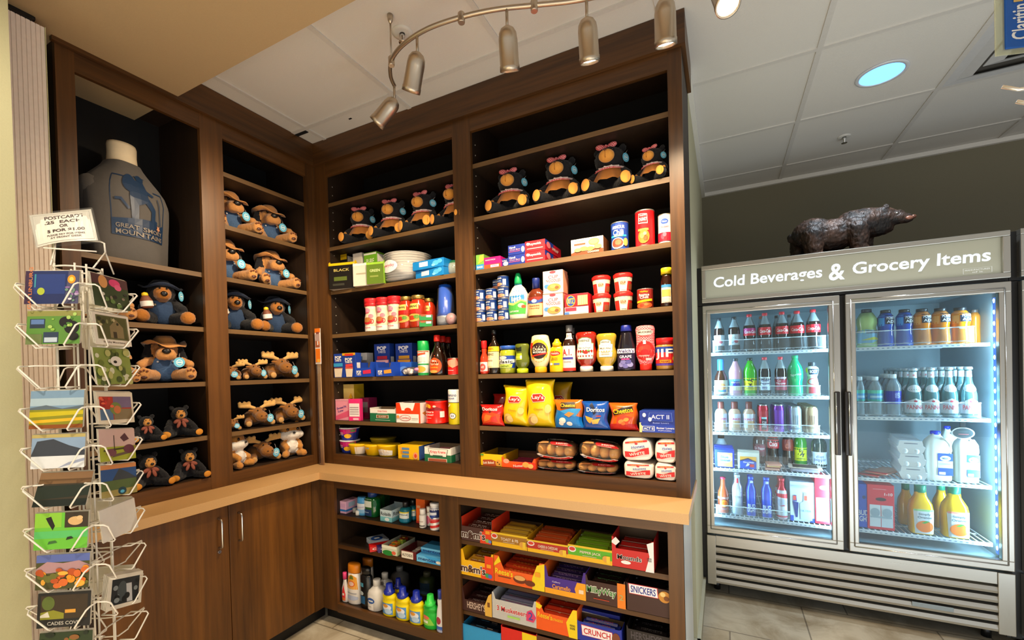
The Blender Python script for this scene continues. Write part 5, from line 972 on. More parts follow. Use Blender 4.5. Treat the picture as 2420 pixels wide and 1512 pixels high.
# left bay 1.178
carton('sweetener_box','yellow and cream sweetener box standing on the pink one','box',(802,838,908),z,.10,.09,'e8d27a',[('r',0,0,1,.42,'e8b84a'),('r',0,.42,1,.46,'f4eca0'),('e',.42,.22,.12,.14,'3a7ac8'),('p',[(.6,.4),(.98,.4),(.98,0),(.62,0)],'d83048'),('e',.78,.55,.12,.14,'8a2a18'),('p',[(.5,.6),(.75,.75),(.9,.6)],'e8c020'),('t','splenda',.28,.5,.34,.06,'c89a20')],sidecol='c8a81c')
carton('sweetener_box','pink sweetener carton in front by the corner','box',(791,826,944),z,F,.11,'ee9ab0',[('p',[(0,0),(1,.2),(1,.5),(0,.2)],'e05a80'),('t',"Sweet'N",.45,.62,.7,.11,'4a3a8a',.0,.2),('t','Low',.4,.46,.4,.1,'4a3a8a',0,.2),('r',.02,.96,.98,.99,'f4c0cc')],sidecol='e83a80',side=[('r',.1,.2,.9,.8,'e8dce0')])
carton('sweetener_box','bright pink carton turned to show its white nutrition panel','box',(826,850,943),z,F-.006,.03,'e8307a',[('r',.06,.2,.96,.8,'ece4e4')]+[('r',.12,.3+.1*i,.9,.33+.1*i,'9a8a90') for i in range(4)]+[('r',.4,.04,.9,.14,'f4b8cc')],rz=.12)
carton('sweetener_box','dark pink box at the back of the sweetener group','box',(852,872,940),z,.15,.08,'8a2050',[('r',.1,.3,.9,.8,'8a8086')])
th,xc,w,h=tray('donut_box','green and white dotted donut carton on the coffee shelf','box',(875,935,964),z,F,.1,'f0efe8',[('r',0,0,1,.62,'1f7048'),('p',[(.3,.6),(.7,.6),(.68,.9),(.32,.9)],'f0e8e0'),('t','Krispy Kreme',.5,.76,.36,.14,'d84048',.003),('r',.26,.26,.74,.5,'e8e0d0'),('r',.28,.28,.72,.48,'8a5a30'),('t','GLAZED',.5,.38,.3,.1,'e8dcc8'),('r',.22,.12,.8,.15,'c8d8c8')],lip=.92,cut=.02,side=[('r',0,0,1,.6,'1f7048')])
bars('donut_pouch','glazed donut pouch in the green carton on the coffee shelf','donut pouch',2,xc,w*.9,z,F,.1,'e8d8c4',[],'donut pouches on the coffee shelf',ht=.04)
th,xc,w,h=tray('pretzel_snack_tray','orange and white pretzel snack tray beside the coffee can','display tray',(937,994,952),z,F-.01,.16,'f2efe8',[('r',0,.45,1,1,'ea4014'),('r',.94,0,1,1,'ea4014'),('p',[(.16,1),(.8,1),(.7,.62),(.24,.62)],'f4f0ea'),('e',.5,.64,.14,.12,'ea4014'),('e',.38,.25,.24,.14,'c8281c'),('e',.38,.25,.22,.12,'f4f0ea'),('t','Combos',.38,.26,.38,.12,'c8281c',.003),('e',.08,.3,.06,.08,'e89a50'),('r',.66,.2,.92,.24,'b0a8a0')],lip=1,cut=.1,side=[('r',0,0,1,.96,'efece6'),('p',[(.1,.5),(.6,.1),(.9,.3),(.7,.7)],'d08a3c')])
bars('pretzel_pouch','clear and pink pretzel pouch in the orange and white tray','snack pouch',3,xc,w*.92,z+h*.68,F,.14,'e8b8b0',[('r',.1,.2,.9,.7,'f0e4e4')],'pretzel pouches',ht=.03,base=.002)
bottle('coffee_can','red plastic coffee can with a black lid','can',(1013,1058,943),z,F-.01,[(.97,0),(1,.03),(.94,.06),(.94,.86),(1,.9),(.97,.94)],pm('de1c12',.3),[(.9,.93),(.92,.94),(.92,.99),(.88,1),(.001,1)],pm('1a1614',.4),[(.12,.84,1.3,[('e',.3,.82,.18,.16,'f0b020'),('p',[(0,.7),(.3,.78),(.5,.7),(.7,.8),(.9,.68),(.9,.6),(0,.6)],'8a1420'),('t','Folgers',.34,.5,.5,.16,'f4e8e0',.004),('t','CLASSIC ROAST',.34,.34,.5,.09,'f4e8e0'),('r',.1,.14,.5,.18,'f0a098'),('r',.8,.2,.96,.55,'e8e0dc'),('e',.62,.84,.06,.06,'f0c8b8')])],sq=.5)
bottle('coffee_can','red coffee can behind the front one','can',(1035,1066,946),z,.14,[(.97,0),(1,.03),(.94,.06),(.94,.86),(1,.9),(.97,.94)],pm('a81812',.3),pcap(.9,.88,.93,1),pm('1a1614',.4))  # shaded copy of the front can's red
bottle('sugar_canister','tall yellow and white sugar canister by the middle post','canister',(1064,1098,920),z,F-.01,[(.97,0),(1,.01),(1,.63),(1,.97),(.96,1)],[pm('e8d81c',.4),pm('e6d414',.4),pm('f2f0ea',.4),pm('f2f0ea',.4)],None,None,[(.02,.98,1.3,[('t','Domino',.42,.86,.56,.09,'2a3a7a'),('t','SUGAR',.42,.76,.4,.05,'3a4a8a'),('r',.0,.63,1,.645,'3a3a3a'),('e',.5,.24,.17,.09,'2a2a2a'),('e',.5,.24,.15,.08,'dfe0ea'),('t','4.5',.5,.24,.14,.05,'3a3a5a'),('p',[(.25,.52),(.35,.6),(.42,.58),(.32,.5)],'f0ecdc')])])
# --- bottom 0.967
z=.967
bars_c='cookie packets'
th,xc,w,h=tray('cookie_tray','yellow cookie tray beside the middle post on the bottom shelf','display tray',(1128,1188,1073),z,F-.005,.2,'f2c40e',[('p',[(.1,0),(.7,0),(.75,.4),(.5,.56),(.1,.5)],'a8481c'),('t','Soft Baked',.36,.28,.5,.2,'f4e8d8',0,.08),('e',.82,.3,.14,.28,'d89a3c'),('e',.78,.36,.03,.06,'5a3010'),('e',.86,.22,.03,.06,'5a3010'),('r',.0,.85,.15,1,'5a9a3a')],lip=1,inner='4a3c26')
bars('cookie_packet','flat dark packet inside the yellow cookie tray','packet',2,xc,w,z,F,.18,'5a4a30',[],bars_c,ht=.012)
th,xc,w,h=tray('cookie_tray','low orange cookie tray in front of the bun bags','display tray',(1186,1266,1082),z,F-.008,.2,'ee5414',[('e',.14,.62,.09,.22,'f0a088'),('p',[(.3,0),(1,0),(1,.6),(.7,.7),(.4,.3)],'d82c18'),('t','Nutter',.5,.26,.3,.24,'e8d8d0',0,.1),('e',.72,.4,.1,.26,'e0a850'),('e',.86,.3,.08,.22,'e8b868')],lip=.62,cut=.1,inner='5a3420')
bars('cookie_packet','purple-red packet inside the low orange tray','packet',3,xc,w,z,F,.18,'8a2a48',[('r',.1,.3,.9,.6,'b83a50')],'packets in orange tray',ht=.022)
def bunbag(u0,u1,vt,zb,y,d,label,fr,seed,h=None,roll=0):
    xc,w,hh=fit(u0+1,u1-1,vt,zb,y+.05); hh=h or hh; t=thing('bun_bag',label,'bread bag',(xc,y+d/2,zb+.001+abs(math.sin(roll))*w*.5)); t.rotation_euler[1]=roll
    b=B(); BUN=pm('e8ab5c',.6,bump=.1,bscale=30,var=.12)
    n=4
    for i in range(n):
        b.ell(((i-(n-1)/2)*w*.215,-.002,hh*.5),(w*.125,d*.44,hh*.42),BUN,3)
    b.build('buns',t)
    nu,nv=24,14
    def S(u,v):
        a=2*PI*u; ph=(v-.5)*PI; ca,sa=math.cos(a),math.sin(a); cp=math.cos(ph); f=lambda q,e:math.copysign(abs(q)**e,q)
        wr=1+.015*math.sin(11*a+seed+4*ph)+.012*math.sin(17*a-seed)
        return Vector((w*.49*f(ca,.55)*f(cp,.5)*wr,d*.52*f(sa,.7)*f(cp,.5)*wr,hh*.5+hh*.49*f(math.sin(ph),.6)))
    vs=[S(i/nu,j/nv) for j in range(nv+1) for i in range(nu)]
    for v in vs: v.z=max(v.z,.001)
    B().add(vs,[(j*nu+i,j*nu+(i+1)%nu,(j+1)*nu+(i+1)%nu,(j+1)*nu+i) for j in range(nv) for i in range(nu)],clear('f4efe8',.035,.1,1.28),True).build('wrap',t)
    def fn(u,v,h):
        a=-PI/2+(u-.5)*2.3; return S(a/(2*PI),.06+.88*v)*1.0+Vector((0,-h-.002,0))
    b=B(); art(b,fr,w,hh,fn,cu=14,cv=12,base=.001); b.build('print',t); return t
HB=lambda r:[('p',[(0,.0),(1,.0),(1,.34),(.8,.4),(.55,.32),(.25,.42),(0,.34)],'efe6de'),('p',[(.22,.04),(1,.02),(1,.3),(.8,.36),(.55,.28),(.4,.34),(.22,.2)],'cc1c22'),('t','HOT DOG',.66,.17,.46,.13,'f4ece8'),('e',.2,.3,.17,.1,'f0ece8'),('t','Hostess',.2,.3,.3,.1,'2a4a9c',.006,.1),('p',[(.5,.72),(.98,.66),(.9,1),(.45,1)],'a81a1e'),('t','HOT DOG',.7,.84,.36,.1,'f0dcd4'),('p',[(.1,.7),(.46,.82),(.4,.95),(.16,.92)],'d8925a')]
bunbag(1268,1366,1094,z,F,.13,'lower bag of hot dog buns, squashed behind the orange tray',HB(0),1,h=.05); bunbag(1362,1466,1102,z,F-.005,.13,'lower bag of hot dog buns next to the white bread',HB(0),2,h=.05)
bunbag(1266,1364,1042,z+.0525,F-.015,.15,'upper bag of hot dog buns on the pile nearer the cookie trays',HB(0),3,roll=.03); bunbag(1366,1470,1048,z+.0525,F-.02,.15,'upper bag of hot dog buns tipping down toward the white bread',HB(0),4,roll=.1)
def loaf(u0,u1,vt,zb,y,label,h=None,roll=0,seed=0):
    xc,w,hh=fit(u0,u1,vt,zb,y); hh=h or hh; d=.17; t=thing('bread_bag',label,'bread bag',(xc,y+d/2,zb+.001+abs(math.sin(roll))*w*.5)); t.rotation_euler[1]=roll
    b=B(); nx=16; ny=10; prof=[]
    for i in range(40):
        a=2*PI*i/40; ca,sa=math.cos(a),math.sin(a); f=lambda q,e:math.copysign(abs(q)**e,q)
        prof.append((w*.5*f(ca,.45)*(1+.02*math.sin(7*a+seed)),hh*.5+hh*.5*f(sa,.5)+.006*math.sin(3*a+seed)*(1 if sa>0 else 0)))
    vs=[];fs=[]
    for j,(yy,s) in enumerate(((0,.86),(.006,.96),(.02,1),(d-.03,1),(d-.01,.9),(d,.6))):
        for px_,pz in prof: vs.append((px_*s,-d/2+yy,hh*.5+(pz-hh*.5)*s))
    for j in range(5):
        for i in range(40): fs.append((j*40+i,j*40+(i+1)%40,(j+1)*40+(i+1)%40,(j+1)*40+i))
    fs+=[tuple(range(40)),tuple(range(200,240))[::-1]]
    for k,v in enumerate(vs):
        if v[2]<.0005: vs[k]=(v[0],v[1],.0005)
    b.add(vs,fs,pm('ece4dc',.3,coat=.5,bump=.3,bscale=40),False); b.build('bag',t)
    b=B(); fr=[('p',[(.06,.82),(.94,.9),(.94,.99),(.06,.91)],'cc1c22'),('t','NEW RECIPE',.5,.905,.56,.07,'f0a83a',0,.09),('e',.55,.66,.3,.12,'f4f2f0'),('t','Hostess',.56,.65,.52,.15,'2a4a9c',.006,.12),('e',.5,.8,.06,.05,'d8283c'),('p',[(.02,.12),(.3,.1),(.7,.22),(.98,.26),(.98,.6),(.7,.52),(.4,.36),(.02,.42)],'cc1c22'),('t','WHITE',.5,.28,.62,.15,'f0e4de',0,.14),('t','CLASSIC',.45,.42,.34,.05,'f0b0a8',0,.16)]
    art(b,fr,w*.86,hh*.86,lambda u,v,h:Vector(((u-.5)*w*.84,-d/2-h-.0005,hh*.08+hh*.84*v)),base=.001); b.build('print',t); return t
loaf(1474,1544,1098,z,F-.015,'white bread bag, lower one next to the hot dog buns',seed=1,h=.073); loaf(1547,1612,1101,z,F-.015,'white bread bag, lower one against the outer post',seed=2,h=.073)
loaf(1472,1543,1038,z+.0755,F-.01,'white bread bag, upper one tilted next to the hot dog buns',seed=3,roll=-.06); loaf(1547,1612,1040,z+.0755,F-.01,'white bread bag, upper one against the outer post',seed=4,roll=.04)
# left bay bottom
CUP=[(.74,0),(.76,.02),(.97,.92),(1.0,.94),(1.02,.97),(.96,1),(.001,.985)]
def ccup(u0,u1,k,y,lb,first=[None]):
    x0,x1=xat(u0,y+.03,z),xat(u1,y+.03,z); w=x1-x0; loc=((x0+x1)/2,y+w/2,z+.0005+k*.0805)
    if first[0] is None: first[0]=bottle('cereal_cup',lb,'cup',None,z,y,CUP,[pm('1a2f8a',.3),pm('1a2f8a',.3),pm('e8e6ee',.3),pm('e8e6ee',.3),pm('e8e6ee',.3),pm('dcdce4',.3)],lab=[(.03,.9,1.4,[('r',0,0,1,1,'1c2f9a'),('p',[(0,.4),(1,.7),(1,1),(0,1)],'c01878'),('t','RAISIN',.3,.66,.34,.13,'e8d8ec'),('t','BRAN',.3,.5,.34,.13,'e8d8ec'),('e',.66,.38,.15,.2,'f2b81c'),('r',.78,.75,.95,.95,'5a8a4a')])],loc=loc,wd=w,h=.08)
    else: dup(first[0],loc,.1,lb)
ccup(801,836,0,F,'purple and blue cereal cup, lower one of the stack by the corner'); ccup(801,836,1,F,'purple and blue cereal cup, upper one of the stack by the corner')
for i,(a,c,v) in enumerate(((832,870,1047),(868,905,1049),(899,941,1049))):
    bottle('cereal_cup',('yellow cereal cup with a scalloped rim beside the purple stack','middle yellow cereal cup, white at one edge','yellow cereal cup with a white picture panel beside the snack carton')[i],'cup',(a,c,v),z,F-.01,[(.78,0),(.8,.02),(.98,.86),(1.03,.94),(1.0,1),(.001,.97)],pm('f2c40c',.35),lab=[(.03,.86,1.3,[('r',.6,0,1,.9,'e8dccc')] if i==0 else [('t','OS',.2,.35,.24,.3,'d83020'),('r',.4,.75,.55,.9,'9ab0c0')] if i==1 else [('p',[(.12,.1),(.9,.1),(.9,.6),(.5,.8),(.15,.6)],'efece6'),('e',.4,.3,.12,.16,'d8d0c8'),('e',.65,.35,.12,.16,'e0d8d0')])])
bottle('cereal_cup','dim yellow cereal cup behind the front row','cup',(884,930,1032),z,.13,[(.78,0),(.98,.86),(1.03,.94),(1.0,1),(.001,.97)],pm('a8941c',.4))  # same yellow darkened for the shade behind the front cups
carton('wafer_box','yellow and blue snack carton on the bottom shelf','box',(941,990,1053),z,F-.01,.16,'f0be14',[('r',.1,.66,.56,.86,'e8a850'),('r',.2,.68,.56,.84,'5a8ab8'),('r',.14,.4,.54,.6,'c8883c'),('r',.24,.42,.54,.58,'5a8ab8'),('r',.2,.12,.54,.32,'5a8ab8'),('e',.86,.3,.12,.25,'e8a070'),('e',.86,.3,.06,.14,'d84030')],sidecol='3a5a9a')
th,xc,w,h=tray('donut_box','white and green dotted donut carton at the post end of the bottom shelf','box',(1004,1066,1057),z,F-.012,.15,'f0efe8',[('r',0,0,1,.5,'1f7048'),('p',[(.2,.4),(.84,.36),(.9,.88),(.14,.9)],'1f4a3a'),('p',[(.22,.42),(.82,.38),(.88,.86),(.16,.88)],'f0ebe4'),('t','Krispy Kreme',.52,.66,.58,.24,'d84048',.004),('r',.32,.4,.7,.46,'2a5a48'),('r',.14,.02,.86,.24,'e8e4dc'),('r',.16,.03,.84,.22,'a8583c')],lip=.94,cut=.02,side=[('r',0,.0,1,.5,'1f7048'),('r',.3,0,.9,.45,'b8c0b8')])
bars('donut_pouch','pink and brown donut pouch inside the carton at the post end','donut pouch',2,xc,w*.9,z,F,.14,'a86a70',[('r',.2,.3,.8,.7,'c88a88')],'donut pouches in the lower carton',ht=.06)
# ================================================================== lower cabinet, toiletries
G=-.15
z=.651
carton('soap_pack','pink and blue wrapped soap pack by the corner','pack',(794,818,1184),z,G+.02,.1,'e8b8d8',[('r',0,.18,1,.34,'2a7ac8'),('r',.1,.5,.9,.8,'d8a8d0')],side=[('r',0,.18,1,.34,'2a7ac8'),('r',.2,.5,.7,.85,'a8c0d8')])
carton('gift_box','tall red and pink box behind the soap pack','box',(814,838,1168),z,G+.14,.08,'b81c3c',[('e',.6,.2,.4,.2,'5ab83a'),('r',.1,.3,.9,.5,'e0307a')])
for i,(u,y) in enumerate(((835,.05),(842,.02))): tag(B().lathe([(.012,0),(.014,.004),(.014,.024),(.011,.028),(.001,.028)],pm('ecece8' if i else 'a8a8a2',.3),14).build('balm_pot',None,(xat(u,G+y,z),G+y+.014,z+.0005)),('grey-white little pot behind the round white one','little round white pot beside the sky-blue spray')[i],'pot')
bottle('body_spray','sky-blue spray bottle with a pale label','bottle',(847,868,1173),z,G+.03,[(.96,0),(1,.03),(1,.68)],pm('5ab0e8',.3),[(.98,.68),(1,.72),(.96,.92),(.8,1),(.001,1)],pm('4aa0e0',.3),[(.08,.66,1.3,[('r',0,.45,1,1,'dfe6f0'),('r',0,.1,1,.45,'8ac0ea'),('p',[(.2,.5),(.8,.6),(.8,.75),(.2,.7)],'c8c8dc')])],sy=.7)
for i in range(3): bottle('mouthwash_bottle',('green mouthwash bottle in front beside the blue spray','green mouthwash bottle second in the row','green mouthwash bottle at the back')[i],'bottle',(867+12*i,897+11*i,1160-4*i),z,G+.03+.075*i,[(.96,0),(1,.03),(1,.68),(.8,.76),(.5,.8)],pm('0a5a28',.1,coat=.6),pcap(.56,.52,.78,1),pm('1a3a7a',.35),[(.36,.72,1.0,[('r',0,.1,.7,1,'dfe8dc'),('r',.1,.8,.5,.88,'4a5a4a')]),(.04,.3,1.0,[('r',0,0,.7,1,'1a3a6a'),('r',.1,.5,.5,.6,'a8b8d0')],'lower_label')] if i<1 else (),sq=1.0,sy=.7)
th,xc,w,h=tray('antacid_tray','white and teal antacid roll box with its lid raised','display box',(899,926,1205),z,G+.01,.12,'cfe4ea',[('r',0,0,1,.4,'7ac8d0'),('t','Rolaids',.5,.66,.86,.3,'3a4048'),('e',.6,.2,.2,.15,'e8f4f4')],lip=1,hb=.075,inner='b8ccd4',side=[('t','Rolaids',.5,.66,.8,.3,'4a5058'),('r',0,0,1,.35,'7ac8d0')])
for i in range(4):
    o=B().cyl((-.022,0,.01),(.022,0,.01),.0095,pm('8ad0d8',.3),12).cyl((-.006,0,.01),(.006,0,.01),.0098,pm('f0f4f4',.4),12).build('antacid_roll',None,(xc,G+.03+.022*i,z+.003)); tag(o,'teal and white roll inside the antacid box','roll','antacid rolls')
for i,(a,c,v,y) in enumerate(((949,970,1185,0.02),(969,985,1181,.075))):
    bottle('mouthwash_bottle',('small teal mouthwash bottle in front with a black cap','small teal mouthwash bottle just behind it')[i],'bottle',(a,c,v),z,G+y,[(.94,0),(1,.03),(1,.6),(.8,.7),(.5,.74)],pm('0a6a7a',.1,coat=.6),pcap(.52,.5,.74,1),pm('1a1c20',.3),[(.08,.6,1.2,[('r',0,.3,1,.85,'dfe8e4'),('r',0,.8,1,.92,'e0d040'),('t','LISTERINE',.5,.66,.8,.1,'1a3a4a'),('r',0,.0,1,.28,'1a7a9a')])],sq=.8)
carton('medicine_box','orange medicine box behind the small bottles','box',(984,1005,1177),z,G+.06,.05,'e8641c',[('r',.1,.6,.5,.7,'f0a878'),('r',0,0,1,.08,'d8382c')])
for i,(a,c,v,y) in enumerate(((993,1007,1202,.0),(1009,1020,1196,.04))):
    bottle('lotion_bottle',('little white lotion bottle in front of the orange box','little white and pink bottle behind the shaving can')[i],'bottle',(a,c,v),z,G+y,[(.94,0),(1,.03),(1,.64),(.8,.7)],pm('ece8e0',.35),pcap(.82,.78,.72,1),pm('f4f2ec',.35),[(.05,.6,1.1,[('r',0,.08,1,.18,'3a3a3a'),('r',.2,.5,.8,.6,'b8a8a0')] if i==0 else [('e',.5,.5,.4,.4,'d8688a')])])
bottle('shaving_can','striped red, white and navy shaving cream can','can',(1019,1040,1187),z,G-.005,[(.97,0),(1,.02),(1,.8),(.8,.86),(.8,.9)],pm('f0eeee',.25,.2),[(.9,.88),(.94,.9),(.94,.98),(.85,1),(.001,1)],pm('f0f0f0',.3),[(.03,.82,1.4,[('p',[(0,.02),(1,.12),(1,.24),(0,.14)],'d82c2c'),('p',[(0,.26),(1,.36),(1,.48),(0,.38)],'d82c2c'),('r',0,.56,1,1,'1c2f6a'),('p',[(.2,.66),(.8,.7),(.8,.82),(.2,.8)],'dfe4ee'),('p',[(.2,.66),(.5,.5),(.8,.7)],'2a4a9a'),('r',.15,.44,.85,.5,'e05858')])])
z=.477
carton('cotton_swab_box','pale box with a blue emblem lying at an angle','box',(857,889,1268),z,G+.06,.1,'c8d8ea',[],top=[('e',.5,.45,.34,.34,'2a5ab0'),('p',[(.4,.3),(.6,.3),(.6,.6),(.4,.6)],'e8eef4')],h=.028,rz=-.5)
carton('toothpaste_box','red toothpaste box poking out end-on','box',(864,882,1292),z,G-.004,.14,'d81c1c',[],side=[('r',0,.1,1,.9,'c8201c'),('t','Colgate',.45,.5,.7,.5,WH)],h=.028,rz=-.7,sidecol='c81c1c')
carton('toothpaste_box','purple and navy toothpaste box beside the red one','box',(884,899,1298),z,G,.14,'3a2a6a',[('r',0,.3,1,.5,'8a7ab0')],side=[('t','Colgate',.4,.6,.6,.4,'c8c0e0')],h=.03,rz=-.6)
th,xc,w,h=tray('mint_tray','green and white cough drop tray with colourful tops','display tray',(903,938,1290),z,G-.005,.16,'dfe4c8',[('e',.4,.2,.36,.3,'2a8a3a'),('e',.8,.3,.14,.2,'e86a48'),('r',.0,.7,1,1,'eef0dc')],lip=1,cut=.1,side=[('r',0,0,1,.4,'c8d8a0')])
for i,(cc,q) in enumerate((('d8702c','6aa03a'),('e0a82c','c83a28'),('8aa83a','e8c040'),('c8502c','eecb50'))):
    tag(B().rbox((-.02,-.016,0),(.02,.016,.018),pm(cc,.35),.003).ell((0,0,.019),(.012,.009,.002),q,1).build('drop_packet',None,(xc+(-.007 if i%2 else .006),G+.025+.034*i,z+.004+h*.55)),'colourful packet in the green and white cough drop tray','packet','cough drop packets')
B().box((-w*.45,.012,.003),(w*.45,.15,h*.52),'b8b8a0').build('lining',th)
th,xc,w,h=tray('mint_tray','maroon mint tin tray with a white front panel','display tray',(948,983,1302),z,G-.006,.14,'6a1c20',[('r',.04,.04,.82,.9,'ece4d4'),('t','ALTOIDS',.43,.46,.7,.34,'4a4a44')],lip=1,cut=.1,inner='8a6a5a')
for i in range(3): tag(B().rbox((-.024,-.018,0),(.024,.018,.012),pm('d8d0c8' if i else 'c02c2c',.3,.3),.004).build('mint_tin',None,(xc,G+.02+.04*i,z+.004+.002*i)),'flat mint tin in the maroon tray','tin','mint tins')
carton('candy_mint_box','blue box of mint rolls with white lettering, front lower one','box',(985,1044,1316),z,G-.008,.13,'3aa0e0',[('p',[(0,0),(.3,0),(.6,.5),(.3,1),(0,1)],'6ac0f0'),('t','mentos',.42,.5,.7,.42,'1c2a6a'),('e',.88,.4,.1,.22,'e8e0d0')],topcol='58b0e8'); carton('candy_mint_box','blue mint roll box leaning on top at the back','box',(995,1046,1297),z+.036,G+.03,.1,'4aa8e4',[('r',.0,.6,1,1,'7ac8f0'),('t','mentos',.5,.4,.8,.5,'1c2a6a')])
z=.135
NAIL=[(.8,0),(.9,.02),(1,.2),(.9,.45),(.5,.68),(.46,.76)]
bottle('polish_remover','white bottle with a pink cap and a red teardrop label, in front','bottle',(797,824,1350),z,G+.01,NAIL,pm('dcd8d8',.35),pcap(.48,.44,.78,1),pm('f04a8a',.35),[(.06,.6,1.0,[('p',[(.2,.0),(.75,.0),(.8,.4),(.5,.98),(.2,.5)],'e8383c'),('r',.3,.32,.6,.46,'f4e8e0'),('e',.5,.1,.26,.1,'f07a3c')])],sy=.6)
bottle('polish_remover','pink-capped bottle just behind the front one','bottle',(812,836,1345),z,G+.09,NAIL,pm('b8b4b4',.35),pcap(.48,.44,.78,1),pm('d83a74',.35),[(.06,.6,1.0,[('p',[(.2,.0),(.75,.0),(.8,.4),(.5,.98),(.2,.5)],'c8383c')])],sy=.6)  # front bottle's colours darkened, shade put into the copy
SHP=[(.94,0),(1,.03),(1,.4),(.9,.66),(.86,.78)]
bottle('shampoo_bottle','tall white shampoo bottle with an orange cap, in front','bottle',(825,855,1331),z,G+.005,SHP,pm('ece8e4',.35),[(.86,.79),(.9,.8),(.88,.97),(.8,1),(.001,1)],pm('e88a1c',.35),[(.02,.76,1.2,[('p',[(.1,.5),(.9,.5),(.85,.9),(.5,1),(.2,.9)],'f0a83a'),('e',.5,.68,.22,.1,'e8641c'),('e',.5,.68,.17,.075,'f0c8b8'),('p',[(.35,.84),(.65,.84),(.6,.95),(.45,.97)],'6a7a2a'),('e',.5,.2,.4,.08,'b8c4e0'),('r',.2,.34,.8,.37,'a8a8b0')])],sy=.6)
bottle('shampoo_bottle','orange-capped shampoo bottle behind the black bottle','bottle',(859,884,1318),z,G+.11,SHP,pm('c8c4c0',.35),pcap(.88,.84,.79,1),pm('c8741c',.35),sy=.6)  # white and orange darkened to carry the shade of the back row
bottle('body_wash_bottle','black body wash bottle between the white bottles','bottle',(855,880,1340),z,G,[(.94,0),(1,.03),(1,.78),(.84,.82)],pm('0e0f12',.25),pcap(.84,.78,.82,1),pm('101114',.25),[(.05,.7,1.1,[('r',.1,.75,.5,.9,'4a9ab8'),('r',.1,.1,.6,.4,'1a5a8a'),('e',.3,.5,.2,.08,'b8c8d0')])],sy=.6)
PER=[(.94,0),(1,.02),(1,.56),(.86,.68),(.44,.76),(.4,.8)]
bottle('peroxide_bottle','white antiseptic bottle with a blue round print, in front','bottle',(877,908,1368),z,G-.004,PER,pm('d8d6d2',.4),pcap(.44,.42,.79,1),pm('e8e6e2',.4),[(.04,.54,1.2,[('r',0,0,.62,1,'eceae6'),('e',.46,.64,.22,.2,'2a5aa8'),('r',.34,.58,.6,.68,'e4ecf2'),('e',.12,.88,.08,.06,'3a3a8a'),('r',.1,.2,.5,.24,'b0aca8')])],sq=.6)
bottle('peroxide_bottle','white antiseptic bottle second in the row','bottle',(898,925,1353),z,G+.08,PER,pm('b8b8b6',.4),pcap(.44,.42,.79,1),pm('c8c8c6',.4),sq=.6); bottle('peroxide_bottle','dim white bottle far back behind the yellow detergents','bottle',(930,962,1338),z,G+.22,PER,pm('8a8a88',.4),pcap(.4,.38,.79,1),pm('9a9a98',.4),sq=.6)  # whites greyed in the colour for the shade deeper in the shelf
DET=[(.94,0),(1,.02),(1,.46),(.9,.52),(1,.56),(.96,.64),(.7,.7),(.64,.72)]; DCAP=[(.66,.68),(.7,.7),(.68,.78),(.46,.79),(.4,.99),(.34,1),(.001,1)]
for i,(a,c,v,y) in enumerate(((907,937,1378,-.01),(938,969,1386,-.012),(970,1002,1395,-.014),(932,954,1366,.07))):
    bottle('detergent_bottle',('yellow detergent bottle with a blue cap nearest the white antiseptic','middle yellow detergent bottle in front','yellow detergent bottle nearest the green one','yellow detergent bottle behind the front three')[i],'bottle',(a,c,v),z,G+y,DET,pm('f2dc0e',.3),DCAP,pm('1a2ca0',.3),[(.05,.45,1.1,[('p',[(.1,.05),(.9,.05),(.9,.95),(.1,.9)],'5a9ad8'),('e',.5,.6,.3,.26,'e8ecf4'),('e',.42,.72,.18,.14,'e8a03a'),('e',.6,.3,.24,.2,'b8d4ee')])],sy=.62)
bottle('detergent_bottle','green detergent bottle with a green cap','bottle',(1003,1035,1404),z,G-.016,DET,pm('1fb83a',.3),DCAP,pm('3ad850',.3),[(.06,.45,1.1,[('p',[(.1,.1),(.9,.2),(.6,.8),(.1,.9)],'8ad048'),('e',.34,.74,.24,.16,'e8745a'),('r',.1,.3,.5,.5,'e8f0d8')])],sy=.62)
bottle('cleaner_bottle','white bottle with a blue base mostly hidden by the post','bottle',(1033,1062,1395),z,G-.02,[(.9,0),(1,.03),(1,.3),(.8,.52),(.6,.62),(.7,.74),(.5,.8)],pm('ecebee',.35),pcap(.5,.46,.8,1),pm('3a4ab0',.35),[(.02,.46,1.2,[('r',0,0,1,.3,'3a6ac8'),('e',.4,.6,.25,.2,'a83048')])],sy=.62)
bottle('cleaner_bottle','dim bottle with a blue label standing far back by the post','bottle',(996,1026,1350),z,G+.25,[(.94,0),(1,.03),(1,.7),(.5,.8)],pm('4a5a30',.4),pcap(.5,.46,.8,1),pm('6a6a50',.4),[(.1,.6,1.1,[('r',.1,0,.9,1,'3a5a7a')])])
